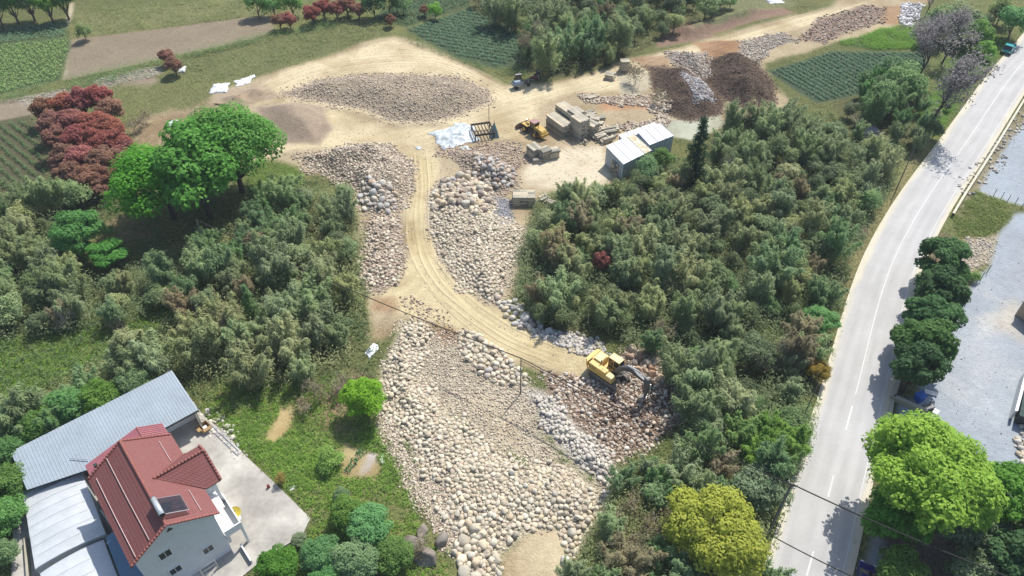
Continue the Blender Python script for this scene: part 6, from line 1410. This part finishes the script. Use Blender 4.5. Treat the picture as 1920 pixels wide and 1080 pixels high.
MB().tube([(2.4, 0, 4.25), (4.1, 0, 4.45)], .1, 8).tube([(4.1, 0, 4.45), (5.35, 0, 4.15)], .055, 8).build("stick_cylinder", STEEL, ex)
arm([(5.55, 4.2), (5.75, 3.5), (5.55, 1.15)], [(4.95, 4.15), (4.95, 3.5), (5.3, 1.15)], .34, "stick", DARKM, ex)
MB().tube([(5.85, 0, 3.6), (5.95, 0, 2.5)], .085, 8).tube([(5.95, 0, 2.5), (5.85, 0, 1.6)], .05, 8).build("bucket_cylinder", STEEL, ex)
MB().beam((5.85, 0, 1.6), (5.45, 0, 1.35), .14, .1).beam((5.85, 0, 1.6), (5.7, 0, .9), .14, .1).build("linkage", TRK, ex)
bk = MB(); pr = [(5.75, 1.05), (5.3, 1.1), (4.85, .75), (4.7, .3), (4.95, -.05), (5.35, -.15)]; pi_ = [(5.67, .95), (5.3, .98), (4.95, .7), (4.82, .33), (5.0, .08), (5.33, .0)]
bk.prism(pr + pi_[::-1], -.5, .5)
for y in (-.5, .46): bk.prism(pr, y, y + .04)
bkt = bk.build("bucket", mat("worn_bucket_steel", (.33, .32, .30), .5, .4, sc=2, amt=.25), ex)
for i in range(5): MB().box((5.42, -.44 + i * .22, -.17), (.24, .09, .06), taper=.6).build("tooth", STEEL, bkt)

# ------------------------------------------------------------------ wheel loader
YLO = mat("loader_yellow", (.52, .34, .08), .5, sc=1.5, amt=.25, spec=.4); TYR = mat("tyre_rubber", (.035, .033, .03), .9, sc=4, amt=.25, col2=(.07, .06, .05)); RBK = mat("rusty_steel", (.20, .12, .085), .8, .2, sc=2, amt=.3)
lp = P(1001, 250); ld = empty("wheel_loader", (lp.x, lp.y, 0), math.atan2(.78, -.62), 'old yellow wheel loader with rusty bucket beside the slab stacks', 'loader')
def wheel(parent, x, y, r, w_, rimm):
    t = MB().cyl((x, y, r), r, w_, 'Y', 22).build("wheel", TYR, parent, bevel=.0)
    MB().cyl((x, y, r), r * .52, w_ + .04, 'Y', 14).build("rim", rimm, t)
    lug = MB()
    for k in range(16): a_ = k * PI / 8; lug.box((x + math.cos(a_) * r, y, r + math.sin(a_) * r), (.07, w_ * .96, .12), m=Matrix.Rotation(-a_, 3, 'Y'))
    lug.build("tread_lugs", TYR, t); return t
for x in (-1.45, 1.45):
    for y in (-.95, .95): wheel(ld, x, y, .68, .48, YLO)
MB().prism([(-2.9, .75), (-2.95, 1.5), (-2.6, 1.85), (-.75, 1.95), (-.7, .75)], -.62, .62).build("engine_hood", YLO, ld, bevel=.04)
MB().box((-2.98, 0, 1.0), (.3, 1.7, .55)).build("counterweight", YLO, ld, bevel=.05)
MB().box((-1.4, 0, .75), (1.6, 2.1, .12)).box((1.45, 0, 1.42), (1.6, 2.15, .1)).build("fenders", YLO, ld)
MB().box((1.0, 0, .9), (1.9, .8, .55)).box((-.1, 0, .8), (.6, .5, .4)).build("front_frame", DARKM, ld)
cb = MB().box((-.15, 0, 1.9), (1.15, 1.2, 1.1)).build("cab", CABG, ld)
MB().box((-.15, 0, 2.56), (1.5, 1.45, .12)).build("cab_roof", mat("faded_red_roof", (.36, .22, .19), .6, sc=2), cb, bevel=.03)
mb = MB()
for x in (-.72, .42):
    for y in (-.6, .6): mb.box((x, y, 1.92), (.08, .08, 1.18))
mb.build("cab_posts", YLO, cb)
MB().tube([(-1.6, .3, 1.9), (-1.6, .3, 2.5)], .05, 6).build("exhaust", DARKM, ld)
for s in (-1, 1): MB().beam((.9, s * .5, 1.6), (2.35, s * .5, 1.15), .16, .26).beam((2.35, s * .5, 1.2), (3.05, s * .5, .55), .16, .22).build("lift_arm", DARKM, ld)
MB().tube([(.8, 0, 1.8), (2.2, 0, 1.7)], .07, 8).beam((2.0, 0, 2.0), (2.4, 0, 1.1), .12, .14).build("tilt_linkage", STEEL, ld)
pr = [(3.0, 1.05), (2.85, .5), (3.05, .12), (3.9, .04), (3.9, .1), (3.15, .2), (2.97, .52), (3.1, 1.02)]
bkt = MB().prism(pr, -1.3, 1.3).prism([(3.0, 1.05), (2.85, .5), (3.05, .12), (3.9, .04), (3.3, .8)], -1.34, -1.3).prism([(3.0, 1.05), (2.85, .5), (3.05, .12), (3.9, .04), (3.3, .8)], 1.3, 1.34).build("bucket", RBK, ld)

# ------------------------------------------------------------------ small carts and motorbikes by the track
def trike(u, v, rz, label, col, s=1.0, load=False):
    p = P(u, v); o = empty("cargo_tricycle", (p.x, p.y, HZ(p.x, p.y)), rz, label, 'tricycle'); o.scale = (s, s, s)
    m = mat("tricycle_paint_" + label.split()[0], col, .5, sc=2, amt=.15)
    MB().box((-.55, 0, .62), (1.5, 1.0, .08)).box((-.55, .48, .82), (1.5, .04, .36)).box((-.55, -.48, .82), (1.5, .04, .36)).box((-1.28, 0, .82), (.04, .96, .36)).box((.18, 0, .82), (.04, .96, .36)).build("cargo_bed", m, o)
    for x, y in ((-.75, .42), (-.75, -.42), (1.25, 0)): MB().cyl((x, y, .3), .3, .12, 'Y', 16).build("wheel", TYR, o)
    MB().beam((.1, 0, .55), (1.0, 0, .6), .12, .14).tube([(1.25, 0, .35), (1.05, 0, 1.0)], .03, 6).tube([(1.05, -.32, 1.05), (1.05, .32, 1.05)], .025, 6).build("front_frame", DARKM, o)
    MB().box((.5, 0, .85), (.55, .3, .12)).box((.85, 0, .72), (.3, .26, .2)).build("seat", DARKM, o, bevel=.03)
    MB().box((1.2, 0, .85), (.08, .4, .4)).build("fairing", m, o)
    if load: MB().box((-.5, .05, .9), (1.0, .6, .4)).build("cover_sheet", mat("blue_grey_cover", (.25, .31, .38), .6, sc=2), o, bevel=.08)
def moto(u, v, rz, label, col):
    p = P(u, v); o = empty("motorbike", (p.x, p.y, HZ(p.x, p.y)), rz, label, 'motorbike'); o.scale = (1.2,) * 3
    m = mat("motorbike_paint_" + str(int(u)), col, .4, sc=3)
    for x in (-.65, .65):
        t = MB().cyl((x, 0, .31), .31, .11, 'Y', 16).build("wheel", TYR, o); MB().cyl((x, 0, .31), .1, .14, 'Y', 8).build("rim", STEEL, t)
    MB().prism([(-.5, .45), (.3, .42), (.35, .75), (.0, .78), (-.8, .72)], -.11, .11).build("body", m, o, bevel=.02)
    MB().box((-.35, 0, .82), (.75, .24, .1)).build("seat", DARKM, o, bevel=.02); MB().box((.15, 0, .85), (.4, .26, .18)).build("fuel_tank", m, o, bevel=.05)
    MB().tube([(.65, 0, .31), (.42, 0, 1.0)], .03, 6).tube([(.4, -.34, 1.02), (.4, .34, 1.02)], .022, 6).build("handlebars", STEEL, o)
    MB().tube([(-.1, -.15, .3), (-.85, -.16, .35)], .04, 6).build("exhaust", STEEL, o); MB().box((.58, 0, .85), (.12, .2, .18)).build("headlight", STEEL, o)
trike(976, 164, .35, 'blue-grey covered cargo tricycle standing on the sand below the far field', (.22, .27, .33), 1.35, True)
moto(1003, 152, .2, 'dark red motorbike parked under the far trees', (.20, .04, .04)); moto(1006, 146, 1.0, 'dark motorbike leaning behind the red one', (.05, .05, .06))
moto(1038, 133, .3, 'dark motorbike with a white box at the far tree shade', (.06, .06, .07)); moto(1046, 130, .6, 'black motorbike beside the white-boxed one', (.04, .04, .05))
o = empty("wooden_crate", P(972, 147), .2, 'open wooden crate in the tree shade behind the tricycle', 'crate')
for s in (-1, 1):
    for k in range(3): MB().box((0, s * .5, .2 + k * .28), (1.2, .05, .2)).build("plank", BARK, o); MB().box((s * .6, 0, .2 + k * .28), (.05, .94, .2)).build("plank", BARK, o)
MB().box((0, 0, .9), (1.25, .2, .06)).build("lid_board", TRIMW, o)

# ------------------------------------------------------------------ plastic sheets and covers
SHW = mat("white_plastic_sheet", (.62, .64, .66), .5, sc=2, amt=.12, spec=.4); SHB = mat("bluish_plastic_sheet", (.38, .44, .46), .5, sc=1, amt=.25, spec=.3, col2=(.56, .59, .59))
def tarp(u, v, L, W_, rz, h, m, label, seed, cat='plastic sheet', name='plastic_sheet', rag=.25, bulge=0.0, n=26):
    p = P(u, v); z0 = HZ(p.x, p.y); U, T = np.meshgrid(np.linspace(-1, 1, n), np.linspace(-1, 1, n), indexing='ij')
    a_ = np.arctan2(T, U); k = 1 + rag * fbm(np.cos(a_) * 3 + seed * 5, np.sin(a_) * 3, 2.0, seed, 3); k = 1 + (k - 1) * np.maximum(np.abs(U), np.abs(T))
    x = U * L / 2 * k; y = T * W_ / 2 * k; e = 1 - np.maximum(np.abs(U), np.abs(T)) ** 4
    c, s = math.cos(rz), math.sin(rz); wx, wy = x * c - y * s + p.x, x * s + y * c + p.y
    z = lut(HGT, wx, wy) + .04 + e * (bulge + h * np.abs(fbm(wx, wy, 1.6, seed + 2, 4)) * 1.6)
    V = np.stack([wx - p.x, wy - p.y, z], -1).reshape(-1, 3); idx = np.arange(n * n).reshape(n, n)
    F = np.stack([idx[:-1, :-1], idx[1:, :-1], idx[1:, 1:], idx[:-1, 1:]], -1).reshape(-1, 4)
    o = link(name, np_mesh(name, V, F, smooth=False), m, None, (p.x, p.y, 0)); md = o.modifiers.new("thick", 'SOLIDIFY'); md.thickness = .03
    return tag(o, label, cat)
tarp(848, 256, 7.5, 7.0, .55, .6, SHB, 'crumpled bluish white plastic sheet beside the track junction', 3, rag=.45)
tarp(866, 248, 4.0, 6.0, -.2, .5, SHB, 'bluish sheet draped toward the steel rack', 9, rag=.3)
tarp(411, 166, 3.4, 4.2, .15, .5, SHW, 'white sheet covering the end of a sand bay', 5, bulge=.25, rag=.25)
tarp(455, 154, 3.0, 2.6, .5, .5, SHW, 'smaller white sheet on the sand bay beside the loop track', 6, bulge=.1, rag=.4)
tarp(466, 146, 3.0, 1.2, .7, .2, SHW, 'narrow white strip of sheet at the edge of the loop track', 16)
tarp(343, 133, 1.3, 2.4, .1, .3, SHW, 'white sack beside the brown-red tree at the ditch', 7, 'sack', 'white_sack', .2, .5, 14)
tarp(325, 233, 2.2, 2.6, .5, .35, SHB, 'pale blue plastic bundle among the dry brush', 8, rag=.5)
tarp(697, 656, 1.1, 2.2, -.5, .2, SHW, 'white plastic scrap at the edge of the boulder pile', 10, rag=.6, n=16)
tarp(785, 278 + 0, 0.9, .9, .5, .2, SHB, 'tiny plastic scrap near the track junction', 12, n=8)
tarp(873, 279, 1.6, 1.4, .5, .3, SHB, 'small bluish plastic scrap below the steel rack', 11, rag=.6, n=14)
tarp(1452, 2, 4, 3, .3, .5, SHW, 'white sheet at the far top bank', 13, rag=.4)
tarp(547, 915, .7, .5, .3, .1, SHW, 'white rag in the grass beside the yard', 14, n=8)
tarp(716, 862, .5, 1.2, .3, .15, SHW, 'white plastic piece beside the sandy plot', 15, n=10, rag=.5)
# sand bays: low divider boards
for i, (a_, b_) in enumerate((((404, 200), (424, 202)), ((429, 196), (432, 208)), ((437, 192), (452, 184)))):
    q0, q1 = P(*a_), P(*b_); z = HZ(q0.x, q0.y); tag(MB().beam(q0 + V3((0, 0, z + .1)), q1 + V3((0, 0, z + .1)), .08, .4).build("divider_board", mat("sandy_board", (.30, .23, .16), .9)), ['front divider board of the sand bays', 'cross divider board of the sand bays', 'slanting divider board under the white sheet'][i], 'board')
# steel rack
rp = P(905, 252); rk = empty("steel_rack", (rp.x, rp.y, HZ(rp.x, rp.y)), .25, 'dark steel screening rack with open slots beside the plastic sheet', 'rack')
RKM = mat("dark_rusty_steel", (.055, .042, .04), .7, .3, sc=3)
for s in (-1, 1):
    MB().box((0, s * 1.9, 1.15), (3.6, .16, .35)).build("side_beam", RKM, rk); MB().box((s * 1.75, 0, 1.15), (.16, 3.64, .35)).build("end_beam", RKM, rk)
    for t_ in (-1, 1): MB().box((s * 1.7, t_ * 1.8, .5), (.16, .16, 1.0)).build("leg", RKM, rk)
for k in range(5): MB().box((-1.2 + k * .6, 0, 1.28), (.14, 3.6, .12)).build("slat", RKM, rk)
MB().tube([(1.6, 1.7, 1.2), (1.65, 1.75, 5.0)], .05, 5).build("mast", RKM, rk)
tp = P(926, 254); tn = empty("tent_cover", (tp.x, tp.y, 0), .1, 'small grey-green pointed cover beside the steel rack', 'cover')
MB().add([(-.9, -1.1, 0), (.9, -1.1, 0), (.9, 1.1, 0), (-.9, 1.1, 0), (.15, .2, 2.6)], [(0, 1, 4), (1, 2, 4), (2, 3, 4), (3, 0, 4), (3, 2, 1, 0)]).build("canvas", mat("grey_green_canvas", (.20, .26, .23), .8, sc=2, amt=.2), tn)
MB().tube([(.15, .2, 2.4), (.15, .2, 3.0)], .03, 5).build("pole", DARKM, tn)

# ------------------------------------------------------------------ power poles and cables
PCON = mat("concrete_pole", (.15, .145, .135), .9, sc=3, amt=.2)
def pole(u, v, h, label, r=.14, arm_=True, lean=(0, 0)):
    p = P(u, v); o = empty("power_pole", (p.x, p.y, HZ(p.x, p.y)), .35, label, 'pole')
    MB().tube([(0, 0, -.3), (lean[0], lean[1], h)], [r, r * .65], 10).build("shaft", PCON, o)
    if arm_:
        MB().box((lean[0], lean[1], h - .35), (.08, 1.0, .08)).build("crossarm", DARKM, o)
        for y in (-.42, 0, .42): MB().cyl((lean[0], lean[1] + y, h - .2), .045, .16, 'Z', 8).build("insulator", TRIMW, o)
    return Vector((p.x + lean[0], p.y + lean[1], h))
T1 = pole(1443, 995, 9.0, 'dark power pole beside the road next to the speckled tree', .17)
T2 = pole(976, 738, 6.5, 'thin cable pole standing in the boulder slope', .09, False)
T3 = pole(393, 480, 6.8, 'thin pole in the shaded gap behind the big green trees', .09, False)
T4 = pole(1682, 352, 8.0, 'thin leaning pole at the road edge beyond the thicket', .10, False, (.3, .2))
T5 = pole(1508, 778, 6.0, 'thin dark pole at the road edge beside the thicket', .08, False)
TX = P(1990, 1120, 9.0)
CBL = mat("black_cable", (.03, .028, .026), .8, sc=4)
def cable(a, b, sag, r, label, n=16):
    pts = [a.lerp(b, t / n) - Vector((0, 0, sag * 4 * (t / n) * (1 - t / n))) for t in range(n + 1)]
    tag(MB().tube(pts, r, 5).build("power_cable", CBL), label, 'cable')
cable(T1 - V3((0, 0, .2)), TX, .5, .07, 'thick black cable crossing high above the road')
cable(T1 - V3((0, 0, .2)), T2, .7, .055, 'black cable from the road pole down to the slope pole')
cable(T1 - V3((0, .4, .35)), T2 - V3((0, .1, .3)), .8, .035, 'thinner cable hanging just below the slope cable')
cable(T2, T3, .9, .06, 'black cable over the sandy bend toward the thicket')
cable(P(1453, 1008, 4.5), P(1640, 1100, 5.5), .2, .06, 'lower black cable crossing the road near the bottom edge')
for i, (u, v, h) in enumerate([(1768, 268, .1)][:0]): pass
for i, (u, v) in enumerate([(1862, 368), (1876, 374), (1888, 379), (1902, 384), (1915, 390), (1838, 525), (1850, 512)]):
    tag(MB().tube([(0, 0, -.1), (.05, .03, 1.4)], .05, 5).build("fence_post", RKM, None, loc=P(u, v)), 'short dark ' + ['post first along the grass patch', 'post second along the grass patch', 'post third along the grass patch', 'post fourth along the grass patch', 'post fifth, at the frame edge', 'stake leaning by the gravel weeds', 'stake beyond the leaning one'][i], 'post')

scatter("gravel_bed", [(1700, 760), (1780, 640), (1860, 480), (1990, 430), (1990, 900), (1860, 900)], .03, .11, 700, [(.7, .7, .68), (.55, .55, .54), (.25, .25, .26)], 78, 'tiny pale stones strewn over the gravel lot'); emit(ST[-1])
# ------------------------------------------------------------------ cars
def car(name, u, v, rz, label, col, cat, s=1.0, kind='car'):
    p = P(u, v); o = empty(name, (p.x, p.y, .03), rz, label, cat); o.scale = (s, s, s); m = mat("car_paint_" + name, col, .25, .2, sc=2, amt=.06, spec=.6)
    if kind == 'car':
        low = [(-2.2, .35), (-2.25, .8), (-2.1, .95), (1.1, .98), (2.0, .82), (2.2, .6), (2.2, .32)]; top = [(-1.9, .95), (-1.45, 1.42), (.35, 1.45), (1.15, .97)]
    else:
        low = [(-1.6, .45), (-1.6, .85), (.3, .85), (.35, .95), (1.5, .9), (1.6, .6), (1.6, .35)]; top = [(.2, .92), (.25, 1.6), (1.05, 1.6), (1.5, .92)]
    b = MB().prism(low, -.85, .85).build("body", m, o, bevel=.07)
    g = MB(); vs = []
    for y, k in ((-.78, 0), (.78, 0)): vs += [(x, y * (.84 if z > 1.2 else 1), z) for x, z in top]
    g.add(vs, [(0, 1, 2, 3), (7, 6, 5, 4), (0, 4, 5, 1), (1, 5, 6, 2), (2, 6, 7, 3), (3, 7, 4, 0)]); g.build("windows", CABG, o)
    zt = max(z for x, z in top); xt = [x for x, z in top if z > zt - .06]
    MB().box(((xt[0] + xt[-1]) / 2, 0, zt + .0), (xt[-1] - xt[0] + .1, 1.28, .07)).build("roof", m, o, bevel=.02)
    for i in range(2):
        for y in (-.8, .8):
            x = (1.35, -1.35)[i] if kind == 'car' else (1.05, -1.05)[i]
            t = MB().cyl((x, y, .32), .32, .2, 'Y', 18).build("wheel", TYR, o); MB().cyl((x, y, .32), .18, .215, 'Y', 10).build("rim", STEEL, t)
    for y in (-.6, .6): MB().box((2.12 if kind == 'car' else 1.53, y, .68), (.14, .3, .14)).build("headlight", TRIMW, o); MB().box((-2.2 if kind == 'car' else -1.58, y, .75), (.1, .28, .12)).build("taillight", mat("red_lens", (.3, .02, .02), .3), o)
    if kind != 'car': MB().box((-.65, .8, 1.0), (1.8, .05, .35)).box((-.65, -.8, 1.0), (1.8, .05, .35)).box((-1.55, 0, 1.0), (.05, 1.55, .35)).build("cargo_bed", m, o)
    MB().box((2.22 if kind == 'car' else 1.6, 0, .45), (.08, 1.5, .2)).build("bumper", DARKM, o)
    return o
d0 = (P(1925, 60) - P(1860, 130)); car("small_truck", 1888, 98, math.atan2(d0.y, d0.x) + PI, 'small teal truck parked on the grassy road edge', (.06, .40, .42), 'truck', 1.15, 'truck')
d0 = (P(1640, 800) - P(1590, 1060)); car("parked_car", 1618, 1098, math.atan2(d0.y, d0.x), 'dark blue car in the tree shade at the bottom edge of the road', (.03, .03, .16), 'car')

# ------------------------------------------------------------------ lot side: low walls, bin, junk, buildings at the frame edge
lw = empty("low_wall", P(1670, 748), 0, 'low concrete wall with a corner between road and gravel lot', 'wall')
o0 = P(1670, 748); pts = [P(1683, 712), P(1672, 748), P(1732, 775)]
for a_, b_ in zip(pts[:-1], pts[1:]):
    d = (b_ - a_).normalized(); MB().beam(a_ - o0 + V3((0, 0, .35)), b_ - o0 + d * .15 + V3((0, 0, .35)), .5, .7).build("wall_segment", mwall, lw)
MB().beam(P(1672, 752) - o0 + V3((0, 0, .2)), P(1664, 800) - o0 + V3((0, 0, .2)), .4, .4).build("low_kerb", mwall, lw)
bn = empty("blue_bin", P(1722, 750), .4, 'blue plastic bin beside the low concrete wall', 'bin')
BLU = mat("blue_plastic", (.02, .12, .48), .4, sc=2, spec=.5)
MB().box((0, 0, .5), (1.0, .8, .9), taper=1.12).build("body", BLU, bn, bevel=.03); MB().box((0, 0, 1.0), (1.2, .98, .08)).build("lid", BLU, bn, bevel=.02)
for y in (-.35, .35): MB().cyl((-.45, y, .1), .1, .08, 'Y', 10).build("wheel", TYR, bn)
ws = tag(MB().box((0, 0, .06), (1.4, .7, .12)).build("white_slab", TRIMW, None, loc=P(1745, 737), rz=-.4, bevel=.02), 'white slab lying on the gravel beside the blue bin', 'slab')
jk = empty("junk_heap", P(1738, 768), .3, 'dark discarded machine parts beside the low wall end', 'junk')
MB().box((0, 0, .35), (1.3, .7, .6)).build("machine_case", DARKM, jk, bevel=.05); MB().tube([(-.6, -.3, .5), (.6, .5, 1.1)], .05, 6).tube([(.3, -.6, .1), (.9, .3, .9)], .05, 6).build("pipes", DARKM, jk)
MB().box((.6, -.7, .15), (.8, .6, .3), rz=.5).build("white_tray", TRIMW, jk); MB().box((-.7, .3, .3), (.3, .3, .5)).build("green_can", mat("green_plastic", (.05, .25, .16), .5), jk)
# edge buildings
eb = empty("edge_building", P(1930, 590), 0, 'corner of a pale walled building with dark roof at the right frame edge', 'building'); ob = P(1930, 590)
def pl(pts, z0, z1, nm, m, par, org):
    q = [P(u, v) - org for u, v in pts]; n = len(q); MB().add([(p.x, p.y, z0) for p in q] + [(p.x, p.y, z1) for p in q], [tuple(range(n, 2 * n)), tuple(range(n))[::-1]] + [(i, (i + 1) % n, n + (i + 1) % n, n + i) for i in range(n)]).build(nm, m, par)
pl([(1903, 590), (1935, 560), (2010, 600), (2010, 700), (1940, 620)], 0, 2.6, "walls", mat("tan_plaster", (.36, .31, .24), .9, sc=1), eb, ob)
pl([(1899, 592), (1935, 556), (2015, 595), (2015, 710), (1942, 628)], 2.6, 2.8, "roof", mwall, eb, ob)
bt = empty("flatbed_frame", P(1925, 790), 0, 'dark framed shelter with white parapet at the right frame edge', 'shelter'); ob = P(1925, 790)
pl([(1891, 786), (1897, 786), (1917, 712), (1911, 712)], 0, 1.6, "parapet", TRIMW, bt, ob)
pl([(1900, 792), (1990, 830), (1990, 700), (1921, 700)], 0, 1.5, "shelter_walls", DKM, bt, ob)
pl([(1899, 794), (1995, 835), (1995, 695), (1920, 696)], 1.5, 1.62, "shelter_roof", mat("dark_green_net", (.05, .08, .07), .9, sc=2, amt=.4), bt, ob)
scatter("rubble_heap", [(1900, 830), (1930, 800), (1990, 810), (1990, 880), (1915, 870)], .15, .5, 260, CREAM + WHITE, 77, 'cream rubble heap at the right frame edge'); emit(ST[-1])
# abandoned old tyre-like pond objects in the clearing of the thicket
hp = P(1612, 240); hut = empty("collapsed_hut", (hp.x, hp.y, 0), .3, 'collapsed grey hut with bare rafters in the thicket gap', 'hut')
GRB = mat("grey_weathered_boards", (.27, .25, .25), .9, sc=2, amt=.25)
for i in range(6): MB().beam((-1.5 + i * .6, -1, 1.2), (-1.2 + i * .6, 1.8, 1.9), .09, .09).build("rafter", GRB, hut)
MB().box((.3, -2.2, .8), (3.2, 1.8, .12), m=Matrix.Rotation(.25, 3, 'X')).build("fallen_roof", GRB, hut); MB().box((0, -.2, .5), (3.4, .12, 1.0)).build("wall", DKM, hut)
MB().tube([(-2, -3.4, .5), (0, -3.9, .7), (2.2, -3.5, .6)], .1, 6).build("beam", mat("pale_dead_wood", (.42, .40, .37), .9), hut)


# ------------------------------------------------------------------ thin air haze over the whole place
hb = MB().box((0, 120, 36.4), (900, 900, 76.8)).build("haze", None)
hmx = bpy.data.materials.new("air"); hmx.use_nodes = True; t = hmx.node_tree; t.nodes.clear()
vo = t.nodes.new("ShaderNodeVolumePrincipled"); vo.inputs['Density'].default_value = .0002; vo.inputs['Color'].default_value = (.82, .90, 1, 1)
oo = t.nodes.new("ShaderNodeOutputMaterial"); t.links.new(vo.outputs[0], oo.inputs['Volume']); hb.data.materials.clear(); hb.data.materials.append(hmx)
tag(hb, 'thin pale haze in the air', 'haze', None, 'stuff')
